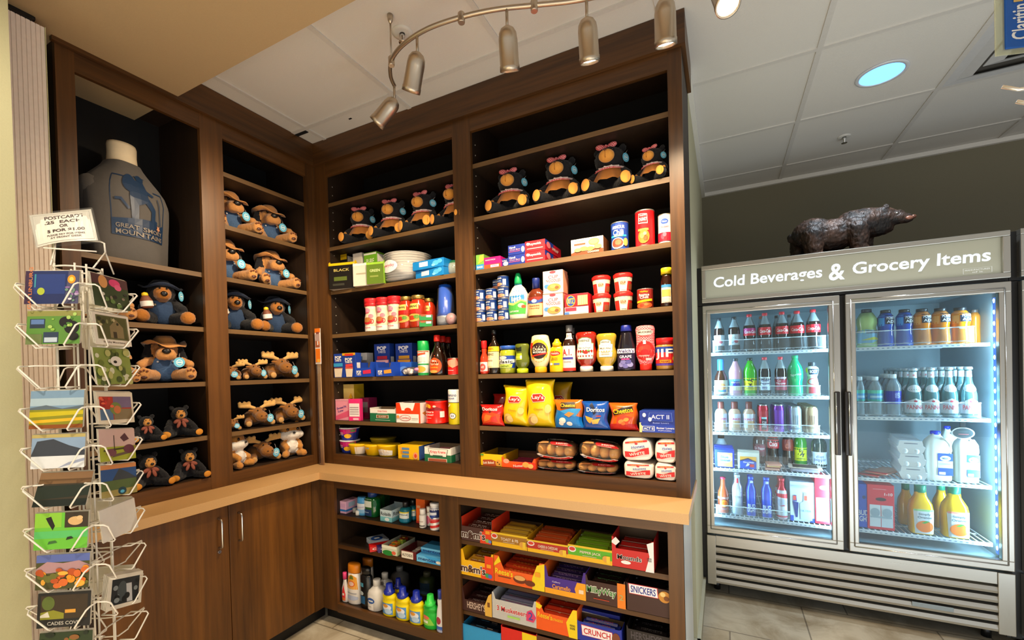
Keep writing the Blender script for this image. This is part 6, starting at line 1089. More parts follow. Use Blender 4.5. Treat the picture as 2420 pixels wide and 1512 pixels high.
# ================================================================== lower cabinet, candy trays
def candy(P,z,col,front,label,blabel,bcol,bshapes,n=5,lip=.55,cut=.16,d=.2,lay=1,ht=.02,group=None,inner='4a3a24',endcol=None,side=(),y=None,base=None,pitch=None,hb=None):
    y=G-.012 if y is None else y
    th,xc,w,h=tray('candy_tray',label,'candy tray',P,z,y,d,col,front,lip,cut,None,hb,endcol,inner,side)
    bars('candy_bar',blabel,'candy bar',n,xc,w-.006,z,y+.004,d-.01,bcol,bshapes,group or blabel[:28],ht=ht,lay=lay,base=h*lip*.55 if base is None else base,tilt=.003,pitch=pitch)
    if base is None or base>.01: B().box((-w/2+.003,.004,.0016),(w/2-.003,d-.004,(h*lip*.55 if base is None else base)-.001),pm('5a4a34',.6)).build('false_bottom',th)
MM=lambda a,w1,c2:[('r',.74,0,1,.62 if a else 1,'e8421a'),('r',.62,.0,.76,.5,'e8421a') if a else ('r',.62,0,.64,.01,'e8421a'),('t',"m&m's",.40,.3,.80,.36,WH,0,0,.07),('t',"m&m's",.40,.3,.78,.32,'4a2a20',0,0,.03),('r',.8,.42,.94,.56,'f2a020'),('e',.86,.14,.07,.08,c2),('e',.94,.12,.05,.07,'6a8ad0')]
candy((1091,1163,1226),.634,'4a2c28',MM(1,0,'8ab85a'),'dark brown and red chocolate candy tray on the top candy shelf','brown candy pouch standing in the dark brown tray','4a2a24',[('t','m&m',.5,.5,.7,.6,'e8e0dc')],n=4,lip=.62,cut=.02,ht=.034,endcol='e0381a')
KB=lambda c,t:[('r',0,.0,1,.3,'f0b810'),('r',0,.3,1,.86,c),('r',0,.86,1,1,'e8c020'),('e',.1,.7,.09,.2,'f0ece4'),('e',.1,.72,.07,.13,'d84030'),('t',t,.52,.58,.48,.22,'ecd8c0'),('r',.34,.36,.66,.4,'d8c0a0'),('e',.86,.4,.07,.2,'e0a040'),('r',.88,.1,.96,.6,'f0c830')]
candy((1161,1247,1262),.634,'f0b810',KB('a8741c','TOAST & PB'),'yellow-brown peanut butter cracker tray','yellow cracker pack in the peanut butter cracker tray','c8a030',[('r',.0,.35,1,.6,'8a5a1c'),('r',0,.85,1,.95,'f4e8a0')],n=5,lip=.8,cut=.05,ht=.022,base=.012,lay=2)
candy((1246,1343,1281),.634,'f0b810',KB('b8281c','CHEESE & CHEDDAR'),'red and yellow cheese cracker tray','red-orange cracker pack in the cheese cracker tray','b8481c',[('r',.0,.3,1,.5,'8a1c14'),('r',0,.8,1,.94,'f4b878')],n=5,lip=.8,cut=.05,ht=.024,base=.012,lay=2)
candy((1343,1447,1293),.634,'f0b810',KB('5ab01c','PEPPER JACK'),'green and yellow cracker tray','green cracker pack in the green cracker tray','6a9a1c',[('r',.0,.3,1,.5,'3a6a14'),('r',0,.8,1,.94,'d8e87a')],n=5,lip=.75,cut=.05,ht=.024,base=.012,lay=2)
candy((1447,1546,1274),.634,'cc1c1c',[('p',[(.8,0),(1,0),(1,1),(.84,.9),(.9,.5)],'f0ece8'),('p',[(0,.86),(.1,1),(.2,.86),(.1,.72),(0,.8)],'f0ece8'),('t','Mounds',.42,.36,.6,.17,WH,.004,0,.05),('t','Mounds',.42,.36,.58,.15,'2a1c1a',.004),('e',.34,.2,.12,.06,'f4f0ea'),('t','KING',.9,.44,.1,.05,'3a3a3a'),('t','SIZE',.9,.37,.1,.05,'3a3a3a')],'tall red coconut candy tray with white ends','red and white coconut bar in the tall red tray','a81818',[('t','Mounds',.5,.5,.7,.6,'1a1414'),('r',0,.85,1,1,'e8e0dc')],n=3,lip=.62,cut=.1,ht=.035,d=.15)
candy((1091,1167,1304),.461,'f2b80e',[('r',.74,0,1,.9,'e8421a'),('r',.62,0,.76,.45,'e8421a'),('t',"m&m's",.38,.3,.78,.34,WH,0,0,.07),('t',"m&m's",.38,.3,.76,.3,'4a2a20',0,0,.03),('r',.8,.46,.93,.6,'f2a020'),('e',.82,.16,.07,.09,'3a9a5a'),('e',.9,.15,.06,.08,'4a6ac8')],'yellow and red chocolate candy tray on the middle candy shelf','yellow candy pouch in the yellow tray','d8a030',[('t','m&m',.5,.5,.7,.6,'f0e8e0'),('r',.1,.2,.9,.4,'8a3a1c')],n=4,lip=.6,cut=.12,ht=.03)
candy((1169,1288,1322),.461,'f0641a',[('p',[(.76,0),(1,0),(1,1),(.86,.9),(.76,.4)],'f2d41a'),('p',[(0,.7),(.1,1),(.14,.8),(.0,.6)],'f2d41a'),('t',"Reese's",.2,.42,.36,.22,'f4d820',.006,-.04),('r',.08,.22,.34,.26,'7a3c12'),('e',.52,.26,.13,.14,'6a2e10'),('e',.52,.32,.11,.09,'e0a860'),('e',.72,.2,.1,.1,'6a2e10'),('r',.82,.5,.92,.66,'f0a020')],'orange and yellow peanut butter cup tray on the middle candy shelf','orange peanut butter cup pack in the middle-shelf orange tray','d8401c',[('t',"Reese's",.5,.5,.6,.5,'f0a820')],n=5,lip=.52,cut=.2,ht=.026)
candy((1287,1385,1345),.461,'43238c',[('r',0,0,1,.2,'f0a41c'),('p',[(.8,0),(1,0),(1,.6),(.8,.6),(.74,.35)],'f0a41c'),('t','Caramello',.42,.3,.44,.16,'f0a030',.004),('t','Cadbury',.3,.46,.2,.07,'d8c8e8'),('r',.84,.22,.95,.36,'f0d8b8')],'purple and gold caramel candy tray','shiny purple caramel bar in the purple tray','3a2a60',[('t','Caramello',.5,.5,.7,.5,'c8a0d8'),('r',0,.86,1,1,'b8a8d0')],n=5,lip=.62,cut=.1,ht=.026)
candy((1385,1479,1366),.461,'3f221a',[('r',.8,0,1,.9,'e8801c'),('t','MilkyWay',.4,.46,.76,.34,'e8e0d4',0,0,.07),('t','MilkyWay',.4,.46,.74,.3,'3a7a2c',0,0,.02),('t','2',.9,.4,.1,.2,'b8a860'),('r',.2,.16,.6,.19,'b83a1c')],'dark brown candy tray with green lettering and an orange end','green-lettered chocolate bar in the tray with the orange end','2c1c16',[('t','MilkyWay',.5,.5,.8,.6,'5a9a58')],n=5,lip=.8,cut=.06,ht=.026)
candy((1482,1590,1385),.461,'3d211b',[('p',[(.06,.62),(.74,.62),(.72,.98),(.04,.98)],'d8404a'),('p',[(.07,.64),(.725,.64),(.705,.96),(.055,.96)],'f0eeee'),('t','SNICKERS',.39,.8,.58,.24,'1c2c8a',.01),('e',.88,.72,.14,.2,'c8862c'),('e',.84,.8,.06,.08,'e8c880'),('e',.92,.68,.06,.08,'7a4418')],'dark brown candy tray with a white name panel against the outer post','dark chocolate bar in the tray with the white name panel','241614',[('r',.2,.3,.8,.6,'3a2a28')],n=5,lip=.97,cut=.02,ht=.022)
candy((1092,1163,1395),.283,'3a1a18',[('t',"HERSHEY'S",.48,.3,.6,.3,'c8b0a0'),('p',[(.78,0),(1,0),(1,1),(.9,.9),(.76,.4)],'e0b048'),('r',.86,.4,.94,.6,'7a4a1c')],'maroon chocolate bar tray with a gold flap on the lowest full shelf','dark wrapped chocolate bar in the maroon tray','2a1414',[('t','HERSHEY',.5,.5,.6,.5,'8a7a78')],n=5,lip=.5,cut=.1,ht=.022,endcol='5a2a1c')
candy((1164,1268,1410),.283,'c2c2c0',[('t','3 Musketeers',.46,.44,.72,.24,WH,0,0,.05),('t','3 Musketeers',.46,.44,.7,.2,'c8303c'),('p',[(.78,.22),(.94,.2),(1,.4),(.9,.66),(.8,.56)],'d83a70'),('t','2',.88,.42,.1,.28,'4a4aa0'),('r',.36,.16,.64,.24,'a8d86a')],'silver candy tray with red lettering','silver and purple candy bar in the silver tray','8a88a8',[('t','Musketeers',.5,.5,.7,.5,'c8405a'),('r',0,.86,1,1,'dfe0ea')],n=4,lip=.75,cut=.08,ht=.03)
candy((1268,1365,1432),.283,'ee5c14',[('p',[(.8,0),(1,0),(1,1),(.9,.98),(.74,.5)],'f2d41a'),('p',[(0,1),(.16,.9),(.1,.76),(0,.8)],'f2d41a'),('t',"Reese's",.22,.56,.36,.2,'f4c820',.006,-.05),('t','OUTRAGEOUS',.52,.5,.28,.09,'f4c820',.003),('t','KING',.89,.44,.12,.07,'2a2a20'),('t','SIZE',.89,.34,.12,.07,'2a2a20')],'orange king-size candy tray with a yellow arrow end','red-orange candy bar in the king-size tray','d8381a',[('t','7',.5,.5,.1,.6,'f0d0a0'),('r',0,.84,1,.95,'f8c8a0')],n=4,lip=.66,cut=.2,ht=.034)
CR=[('p',[(.12,.3),(.82,.3),(.8,.78),(.1,.84)],'d83a44'),('p',[(.13,.32),(.81,.32),(.79,.76),(.11,.81)],'f0ecec'),('t','CRUNCH',.46,.55,.6,.3,'c8202c'),('e',.88,.5,.09,.3,'7a4028')]
candy((1364,1470,1477),.283,'1c2f9c',CR,'blue crisped-rice chocolate tray, front one','blue chocolate bar in the front blue tray','1a2a80',[('t','CRUNCH',.5,.5,.7,.6,'d84048')],n=2,lip=.96,cut=.05,ht=.03,d=.07)
carton('candy_box','blue crisped-rice chocolate carton standing behind the front tray','box',(1372,1466,1446),.283,G+.065,.1,'1c2c94',[('p',[(.06,.5),(.76,.5),(.74,.84),(.04,.88)],'f0ecec'),('t','CRUNCH',.4,.67,.6,.2,'c8202c'),('r',.8,.6,.95,.75,'6a7a2a')],topcol='202f90')
candy((1482,1590,1490),.283,'1c1616',[('t',"HERSHEY'S",.45,.7,.7,.3,'4a4448')],'near-black chocolate bar tray against the outer post','black wrapped chocolate bar in the near-black tray','1a1618',[('t',"HERSHEY'S",.5,.5,.7,.5,'6a6668')],n=5,lip=.9,cut=.04,ht=.022)
candy((1094,1185,1484),.105,'2a9ad8',[('e',.4,.2,.2,.16,'8ac8f0'),('p',[(.0,.96),(1,.96),(1,1),(0,1)],'1a86c8')],'sky-blue cookie snack carton at the very bottom','dark and blue cookie pouch in the sky-blue carton','16202e',[('r',.2,.3,.5,.6,'6ab0d8'),('r',.6,.3,.8,.6,'c8a890')],n=4,lip=.97,cut=.02,ht=.04)
candy((1186,1270,1488),.105,'d8241c',[('p',[(.6,.7),(1,.66),(1,.94),(.6,.96)],'f0d41a')],'red candy tray at the very bottom beside the sky-blue carton','red and yellow candy bag in the bottom red tray','d82a1c',[('r',.5,.3,.9,.7,'f0d020')],n=3,lip=.96,cut=.02,ht=.035)
candy((1270,1362,1505),.105,'5a3420',[],'brown candy tray at the very bottom under the king-size tray','brown candy bar in the bottom brown tray','4a2a1c',[],n=4,lip=.97,cut=.02)
# ================================================================== cooler stock
CY=1.16
WD=lambda t:max(c.bound_box[6][0]-c.bound_box[0][0] for c in t.children)
PET=[(.86,0),(.95,.02),(1,.08),(.95,.2),(.88,.32),(1,.42),(1,.62),(.9,.7),(.56,.82),(.36,.9),(.36,.93)]
def pcapz(r,z0=.925): return [(r,z0),(r+.02,z0+.005),(r+.02,.99),(r,1),(.001,1)]
COLA=pm('1a0a08',.08,coat=.7)
def cola(P,z,lb,lab,bodym,capm,y=CY,l0=.42,l1=.62,upper='c8d8dc',prof=PET,**k):
    clr=clear('c4d4da',.45,.06); n=len(prof)-1; ms=[bodym if prof[i][1]<.68 else clr for i in range(n)] if upper else [bodym]*n
    return bottle('soda_bottle',lb,'bottle',P,z,y,prof,ms,pcapz(.4) if capm else None,capm,[(l0,l1,1.45,lab)],**k)
RED=pm('d8202c',.35); CK=[('r',0,0,1,1,'d81424'),('t','Coca-Cola',.5,.5,.62,.42,WH,.012)]
DCK=[('r',0,0,1,1,'c2ccd2'),('t','D',.4,.3,.12,.24,'5a6a78',.004),('e',.62,.34,.14,.16,'b8283c')]
z=1.546
cola((1688,1713,752),z,'silver-labelled diet cola bottle at the hinge end of the top shelf',DCK,COLA,pm('20242a',.3),l0=.2,l1=.5); cola((1722,1750,749),z,'silver-labelled diet cola bottle, second on the top shelf',DCK,COLA,pm('20242a',.3),l0=.2,l1=.5)
for i,(a,c,v) in enumerate(((1757,1787,743),(1793,1824,740),(1833,1865,737),(1867,1902,735),(1905,1940,731.5))):
    cola((a,c,v),z,n4[i]+' red-labelled cola bottle counted from the diet bottles' if i<4 else 'red-labelled cola bottle at the handle end of the top shelf',CK if i else [('r',0,.3,1,1,'c02880'),('r',0,0,1,.3,'d81424'),('t','Coca-Cola',.55,.52,.66,.4,WH,.012)],COLA,RED)
for i,(a,c,cc) in enumerate(((1790,1808,'c8602a'),(1826,1846,'2a2c30'),(1856,1876,'2a2c30'))): cola((a,c,748-2*i),z,'dim bottle in the second row of the top shelf, '+('orange','first dark','second dark')[i]+' cap',[('r',0,0,1,1,'5a1c22')],COLA,pm(cc,.4),y=CY+.09)  # label red darkened to paint the shade of the second row
def organizer(x0u,x1u,z,y,n,label,h=.06):
    x0,x1=xat(x0u,y,z),xat(x1u,y,z); t=thing('bottle_organizer',label,'organizer',((x0+x1)/2,y,z+.0005)); w=x1-x0; p=w/n
    CLP=clear('e8f4fb',.12,.08,1.25); b=B()
    pts=[]
    for i in range(n*8+1):
        q=i/8; pts.append((-w/2+p*q,-.012-.01*abs(math.sin(PI*q))**.7,h))
    b=B().tube(pts,.0026,pm('dcecf6',.25),6); b.tube([(x,y_,.012) for x,y_,_ in pts],.002,clear('e8f4fb',.4,.08),5)
    vs=[(x,y_,h) for x,y_,_ in pts]+[(x,y_,.002) for x,y_,_ in pts]; m=len(pts); b.add(vs,[(i,i+1,m+i+1,m+i) for i in range(m-1)],CLP,True); b.build('front_rail',t)
    for sx in (-1,1): B().box((sx*w/2-.001,-.012,.002),(sx*w/2+.001,.02,h*.95),CLP).build('end_panel',t)
organizer(1685,1951,z,1.15,7,'clear divided tray holding the cola bottles on the top shelf',.075)
z=1.27
bottle('tea_bottle','tea bottle with a blue wrapped neck on the second shelf','bottle',(1689,1720,849),z,CY,[(.94,0),(1,.03),(1,.42),(.9,.52),(.5,.68),(.46,.7)],pm('3a1c10',.1,coat=.6),[(.46,.68),(.5,.7),(.5,.97),(.46,1),(.001,1)],pm('3a9ae0',.35),[(.06,.42,1.4,[('r',0,0,1,1,'e8dcb8'),('e',.55,.5,.22,.26,'e8a060'),('p',[(.3,.1),(.8,.1),(.8,.3),(.5,.24),(.3,.34)],'3a8ac8')])])
cola((1723,1755,847),z,'pale pink lemonade bottle',[('p',[(0,0),(1,0),(1,1),(0,1)],'e8e0c8'),('r',0,.35,1,1,'5ab0d8'),('p',[(.3,.36),(.8,.36),(.7,.8),(.4,.8)],'3a3aa0'),('t','Minute',.5,.7,.5,.16,WH)],pm('dca8c0',.15,coat=.5),pm('2a2c34',.3),l0=.14,l1=.44,upper=None)
cola((1757,1790,845.5),z,'bright green soda bottle with a yellow label, second shelf',[('r',0,0,1,1,'e6e00c'),('t','YM',.5,.62,.5,.4,'1a2a10',0,-PI/2),('t','mellow',.5,.16,.44,.1,'6a7a10')],pm('2fae1e',.1,coat=.6),pm('1c2a24',.3),l0=.14,l1=.46,upper=None)
cola((1793,1823,844),z,'dark soda bottle with a white label and red cap',[('r',0,0,1,1,'cfdcea'),('t','diet',.5,.76,.5,.2,'3a4a7a'),('t','Pepper',.5,.5,.6,.18,'3a4a7a'),('t','zero',.45,.2,.3,.14,'5a5a9a')],pm('10141c',.08,coat=.7),pm('d83a44',.35),l0=.14,l1=.48)
cola((1831,1860,843),z,'dark soda bottle with a maroon label and red cap',[('r',0,0,1,1,'b02848'),('r',0,.85,1,1,'c8b8c8'),('t','Dr',.4,.7,.2,.2,'f0dce0'),('t','Pepper',.5,.5,.66,.2,'f0dce0',.004),('r',.8,0,1,.9,'d8404c')],pm('140a0c',.08,coat=.7),pm('d83a44',.35),l0=.14,l1=.48)
cola((1861,1899,840),z,'green lemon-lime soda bottle',[('r',0,0,1,1,'12b070'),('t','Sprite',.5,.4,.5,.3,'c8f0dc',.01,.15)],pm('18c078',.1,coat=.6),pm('1cb070',.35),l0=.42,l1=.66,upper=None)
bottle('drink_bottle','short white bottle with a red emblem beside the lemon-lime soda','bottle',(1905,1936,856),z,CY,[(.9,0),(1,.04),(.9,.4),(.72,.55),(1,.76),(.98,.82),(.6,.88)],pm('c8d0cc',.25),pcap(.6,.56,.86,1),pm('2a3038',.3),[(.02,.5,1.3,[('r',0,0,1,1,'c8ccca'),('r',.2,.0,.8,.16,'8ab8a0'),('p',[(.22,.1),(.8,.1),(.8,.5),(.22,.5)],'d8242c'),('o',.5,.84,.4,.2,.2,'d83a3c')]),(.58,.84,1.3,[('r',0,.0,1,1,'d8ece0'),('r',.2,.2,.9,.85,'16304a'),('t','BODY',.55,.55,.5,.36,WH),('e',.06,.7,.1,.3,'f0d020')],'upper_label')])
organizer(1688,1938,z,1.15,7,'clear divided tray on the second shelf of the cooler')
z=1.04
for i,(a,c) in enumerate(((1690,1719),(1722,1752),(1756,1786))):
    bottle('coffee_bottle',('iced coffee bottle at the hinge end','middle iced coffee bottle','iced coffee bottle with a pink band')[i],'bottle',(a,c,949),z,CY,[(.92,0),(1,.03),(1,.62),(.8,.72),(.5,.76),(.5,.86)],pm('c8a890',.15,coat=.5),[(.5,.76),(.52,.77),(.52,.99),(.48,1),(.001,1)],pm('7a4038',.35),[(.14,.6,1.4,[('r',0,0,1,1,'d4dcee'),('r',.4,0,.8,.5,'d8b48c'),('t','DUNKIN' if i<2 else 'DONUTS',.5,.62,.7,.14,'d83a7a')])])
SODA=[(.78,0),(.96,.05),(1,.08),(1,.86),(.84,.95),(.86,.98),(.8,1),(.76,.985),(.001,.98)]
def can_(P,lb,col,lab,rows,z=z,top='c8ccd2'):
    t=bottle('drink_can',lb,'can',P,z,CY,SODA,[pm('c0c4ca',.25,.9)]+[pm(col,.25,.5)]*3+[pm(top,.25,.9)]*4,lab=[(.06,.88,1.4,lab)])
    for i in range(1,rows+1): dup(t,t.location+Vector((-.002*i,(WD(t)+.002)*i,0)),.1*i,lb+', '+('second','third','fourth','fifth')[i-1]+' in its row')
    return t
can_((1792,1817,955),'red energy drink can','c81c34',[('r',0,.6,1,1,'b01428'),('r',.36,.05,.72,.58,'2a1a2a'),('t','ENERGY',.54,.3,.5,.16,'e8e0e8',0,PI/2),('r',.36,.52,.7,.6,'a8e0e8')],1)
can_((1827,1854,955),'purple energy drink can','7a2cb0',[('r',.15,.1,.8,.9,'6a1fa0'),('r',.74,.1,.8,.9,'a86ad0'),('t','C4',.3,.15,.2,.12,'c8b0e8')],2)
can_((1864,1895,959),'silver-white energy drink can','c8d4e0',[('p',[(.34,.75),(.4,.75),(.42,.3),(.38,.3)],'7a8894'),('p',[(.46,.75),(.52,.75),(.52,.25),(.48,.25)],'7a8894'),('p',[(.6,.75),(.66,.75),(.62,.3),(.58,.3)],'7a8894'),('t','MONSTER',.5,.16,.6,.08,'5a6a80')],4)
can_((1902,1934,960),'golden tan energy drink can','c8a884',[('p',[(.34,.75),(.4,.75),(.42,.35),(.38,.35)],'6a5040'),('p',[(.46,.75),(.52,.75),(.52,.35),(.48,.35)],'6a5040'),('p',[(.6,.75),(.66,.75),(.62,.35),(.58,.35)],'6a5040'),('t','JAVA',.5,.2,.4,.1,'8a6a4a')],4,top='d8c49a')
organizer(1689,1937,z,1.15,7,'clear divided tray holding coffee bottles and cans',.055)
z=.808
for i in range(3):
    carton('cheese_carton','blue carton with a yellow label, '+('front one','second one','third one')[i]+' on the cooler shelf','carton',(1690-1*i,1736-2*i,1063-5*i),z,CY+.005+.05*i,.046,'1436a0',[('r',.14,.05,.9,.84,'e8cf6a'),('e',.52,.5,.36,.24,'eef0f4'),('e',.52,.5,.33,.21,'cfe0f4'),('t','Blue',.5,.6,.4,.15,'1a4a9a',.004),('t','Bonnet',.54,.42,.5,.15,'1a4a9a',.004)] if i==0 else [],topcol='1c4ab8')
bottle('milk_bottle','white bottle with a black cap behind the blue cartons','bottle',(1692,1718,1022),z,CY+.22,[(.9,0),(1,.03),(1,.6),(.5,.8)],pm('b8c4cc',.3),pcap(.6,.55,.8,1),pm('0e1014',.4))
for i in range(2): carton('cheese_slices','pack of wrapped cheese slices, '+('front one with the blue label','one standing behind it')[i],'pack',(1744,1795,1070-5*i),z,CY+.005+.045*i,.04,'d8d8cc',[('r',.1,.0,.86,.76,'1a5ac8'),('p',[(.1,.52),(.48,.66),(.86,.48),(.86,.76),(.1,.76)],'f0b040'),('p',[(.1,.52),(.48,.68),(.86,.48),(.86,.42),(.48,.6),(.1,.46)],'2a2a4a'),('t','Singles',.5,.4,.5,.13,'eef0f4',.004),('p',[(.36,.14),(.5,.2),(.56,.32),(.44,.36)],'eceef2'),('r',.56,.12,.76,.3,'d8242c')] if i==0 else [('r',.1,.86,.9,.92,'8a90a8')])
for k in range(3): tag(B().rbox((-.038,-.05,0),(.038,.05,.0125),pm(('c89080','8a4038','d8a088')[k],.35),.004).box((-.034,-.0505,.0095),(.034,.03,.0132),pm(('d8b0a0','e0c070','c8806a')[k],.3)).build('lunch_meat',None,(xat(1825,1.2,z)+.004*k,CY+.05,z+.0005+.0134*k),.06*k-.05),('bottom','middle','top')[k]+' packet of sliced meat in the flat pile','packet')
t=tag(B().rbox((-.075,-.06,0),(.075,.06,.028),clear('c8c8d8',.55,.12),.012).rbox((-.062,-.05,.003),(.062,.05,.021),pm('b89a98',.5),.008).box((-.085,-.065,.026),(.085,.06,.028),pm('c8b0a0',.3)).build('deli_tray',None,(xat(1903,1.2,z),CY+.06,z+.0005),-.08),'flat clear tray of deli meat beside the sliced meat packets','tray')
BIG=[(.86,0),(.95,.03),(1,.1),(.97,.25),(.9,.4),(1,.52),(1,.72),(.9,.8),(.5,.93),(.3,1)]
for a,c,lb,bc,lab,l0,l1 in ((1780,1812,'large dark soda bottle with a maroon label behind the cheese',pm('24101a',.1,coat=.6),[('r',0,0,1,1,'5a1428'),('e',.5,.6,.4,.3,'8a3048'),('t','Dr Pepper',.5,.6,.6,.3,'e8dce0')],.25,.62),(1813,1842,'large cola bottle with a red label behind the sliced meat',COLA,[('r',0,0,1,1,'c81828'),('t','Coca',.5,.4,.5,.4,WH,.01)],.5,.85),(1849,1876,'large dark soda bottle with a rust label behind the deli tray',COLA,[('r',0,0,1,1,'8a2818'),('t','C',.4,.4,.2,.4,'d86a4a',.01)],.45,.8),(1876,1908,'large green soda bottle with a yellow label, lower shelf',pm('238a1e',.1,coat=.6),[('r',0,0,1,1,'e2e010'),('t','YM',.5,.6,.42,.44,'2a3010',0,-.5),('t','yellow',.5,.16,.5,.12,'4a5a10')],.16,.56),(1918,1955,'large dark green soda bottle with a white label by the door edge',pm('0c2a24',.1,coat=.6),[('r',0,0,1,1,'c2ccd8'),('t','diet',.5,.7,.4,.2,'6a6a8a'),('t','pepper',.5,.45,.6,.2,'6a6a8a')],.05,.5)):
    bottle('large_soda_bottle',lb,'bottle',(a,c,1025),z,CY+.2 if a!=1918 else CY+.14,BIG,bc,lab=[(l0,l1,1.4,lab)],h=.208)
z=.51
LN=[(.92,0),(1,.02),(1,.5),(.9,.6),(.48,.76),(.42,.94),(.46,.95)]
def crown(c): return [(.46,.945),(.54,.95),(.52,.985),(.44,1),(.001,1)],pm(c,.3,.5)
c1,m1=crown('d83a60')
bottle('cider_bottle','orange-red glass bottle with a pink crown cap, bottom shelf','bottle',(1697,1723,1127),z,CY,LN,pm('c0502c',.08,coat=.7),c1,m1,[(.1,.4,1.3,[('e',.55,.6,.4,.42,'8a2a1a'),('e',.55,.6,.3,.32,'f0b030'),('e',.62,.66,.18,.2,'e86a1c'),('t','ORANGE',.5,.1,.5,.1,'8aa0b8')]),(.4,.46,1.3,[('r',0,0,1,1,'d8b0a8'),('t','JARRITOS',.5,.5,.6,.6,'7a2a1c')],'neck_label')])
ALB=[(.92,0),(1,.03),(1,.62),(.86,.72),(.54,.8),(.5,.94)]
def alb(P,lb,cols,lab,cap,rows=0):
    t=bottle('aluminium_bottle',lb,'bottle',P,z,CY,ALB,[pm(c,.25,.35) for c in cols],pcapz(.54,.935),pm(cap,.3,.3),lab); 
    for i in range(rows): dup(t,t.location+Vector((-.002,(WD(t)+.003)*(i+1),0)),.2,lb+', one behind')
LB=[(.08,.6,1.3,[('t','BUD',.52,.36,.6,.18,'d8e8f8'),('t','LIGHT',.52,.16,.66,.2,'e8f2fc')]),(.82,.92,1.0,[('p',[(.3,.2),(.9,.3),(.9,.8),(.4,.9)],'c8dcf4')],'neck_label')]
alb((1731,1757,1121),'white aluminium beer bottle with a red neck mark',['d8e2ea']*5,[(.08,.64,1.3,[('t','ULTRA',.5,.66,.7,.1,'8a9aa8'),('r',.4,.4,.6,.42,'a8b4c0')]),(.78,.93,.8,[('p',[(.3,.1),(.7,.1),(.7,.9),(.3,.9)],'d83048')],'neck_label')],'c2d0da',1)
alb((1764,1788,1126),'bright blue aluminium beer bottle nearer the white one',['0f4ad0']*5,LB,'1450d8',1); alb((1799,1826,1128),'bright blue aluminium beer bottle nearer the red one',['0f4ad0']*5,LB,'1450d8')
alb((1835,1862,1130),'red and white aluminium beer bottle beside the carton',['c82a34','d4d8dc','d4d8dc','c82030','c82030'],[(.03,.64,1.4,[('r',0,0,1,1,'d0d4da'),('p',[(0,.88),(1,.8),(1,1),(0,1)],'d02430'),('r',0,.04,1,.12,'d83a48'),('e',.5,.64,.36,.16,'a8b4c8'),('r',.2,.3,.8,.33,'a8b0c0'),('p',[(.3,.5),(.7,.52),(.6,.56)],'c83040')])],'c82434',1)
organizer(1692,1866,z,1.15,5,'clear divided tray holding the beer bottles on the bottom shelf')
carton('beer_carton','white beer carton printed with two bottles, by the red carton','carton',(1868,1927,1139),z,CY+.01,.2,'cfe0f0',[('r',0,0,.14,.14,'1c4ab8'),('r',.8,0,1,.1,'1c4ab8'),('p',[(.1,.5),(.34,.48),(.3,.1),(.22,.1)],'1c2f7a'),('p',[(.12,.5),(.28,.5),(.26,.66),(.14,.66)],'3a4a9a'),('r',.13,.53,.25,.64,'e0504a'),('p',[(.42,.06),(.88,.04),(.9,.46),(.72,.52),(.7,.74),(.56,.74),(.54,.52),(.4,.46)],'b4cade'),('r',.57,.54,.69,.66,'e0604a'),('t','ULTRA',.64,.28,.4,.05,'7a94b0'),('r',.05,.86,.95,.9,'b8cce0')],topcol='a8bcd0')
carton('beer_carton','red and white beer carton at the door edge','carton',(1927,1962,1128),z,CY+.005,.2,'d81c34',[('r',.08,.06,.95,.56,'d4d8e4'),('e',.55,.38,.4,.12,'a8b8cc'),('r',.15,.16,.9,.18,'b8c4d4'),('e',.6,.78,.3,.05,'e86878')])
# right door
z=1.546
PWR=[(.9,0),(1,.03),(1,.2),(.93,.34),(.93,.52),(1,.58),(.98,.8),(.6,.92)]
bottle('sports_drink','pale yellow-green lemonade jug bottle behind the door frame','bottle',(2024,2074,731),z,CY,[(.92,0),(1,.03),(.98,.4),(.86,.5),(1,.62),(.98,.74),(.6,.9)],pm('b8d88a',.12,coat=.5),pcap(.5,.48,.9,1),pm('26323a',.3),[(.06,.46,1.3,[('p',[(.0,.1),(.6,.1),(.9,.3),(.9,.9),(.4,1),(0,.9)],'7ac0e0'),('r',.4,.72,.95,.92,'6a7a8a'),('p',[(.2,.3),(.7,.5),(.95,.4),(.95,.3)],'e0e020')])])
PL=lambda c:[(.56,.84,1.2,[('r',.0,.0,.34,1,c),('r',.38,.14,.98,1,'141c30'),('t','POWER',.7,.74,.5,.28,'eef2f8'),('t','ADE',.7,.38,.5,.26,'eef2f8')]),(.36,.48,1.0,[('r',.3,.4,.6,.7,'b8d8f0')],'waist_label')]
for i,(a,c,bc,lc) in enumerate(((2074,2114,'0c50c0','3aa0f0'),(2117,2159,'0c50c0','3aa0f0'),(2157,2202,'e8860c','f0a850'),(2200,2246,'e8860c','f0a850'),(2245,2294,'e8860c','f0a850'))):
    bottle('sports_drink',('blue sports drink bottle next to the pale lemonade','blue sports drink bottle next to the orange ones','orange sports drink bottle next to the blue ones','middle orange sports drink bottle','orange sports drink bottle nearest the lit door edge')[i],'bottle',(a,c,733-1.5*i),z,CY,PWR,pm(bc,.1,coat=.6),pcap(.62,.6,.91,1),pm('1a1c22',.35),PL(lc))
bottle('sports_drink','hazy orange drink bottle behind the row','bottle',(2290,2318,732),z,CY+.1,PWR,pm('c87420',.2),pcap(.62,.6,.91,1),pm('5a4a44',.35))  # haze behind the row put into duller body and greyed cap colours
organizer(2020,2300,z,1.15,6,'clear divided tray holding the sports drinks',.085)
z=1.155
WAT=[(.9,0),(1,.03),(.96,.2),(1,.4),(1,.66),(.92,.74),(.5,.88),(.4,.9)]
wb=None
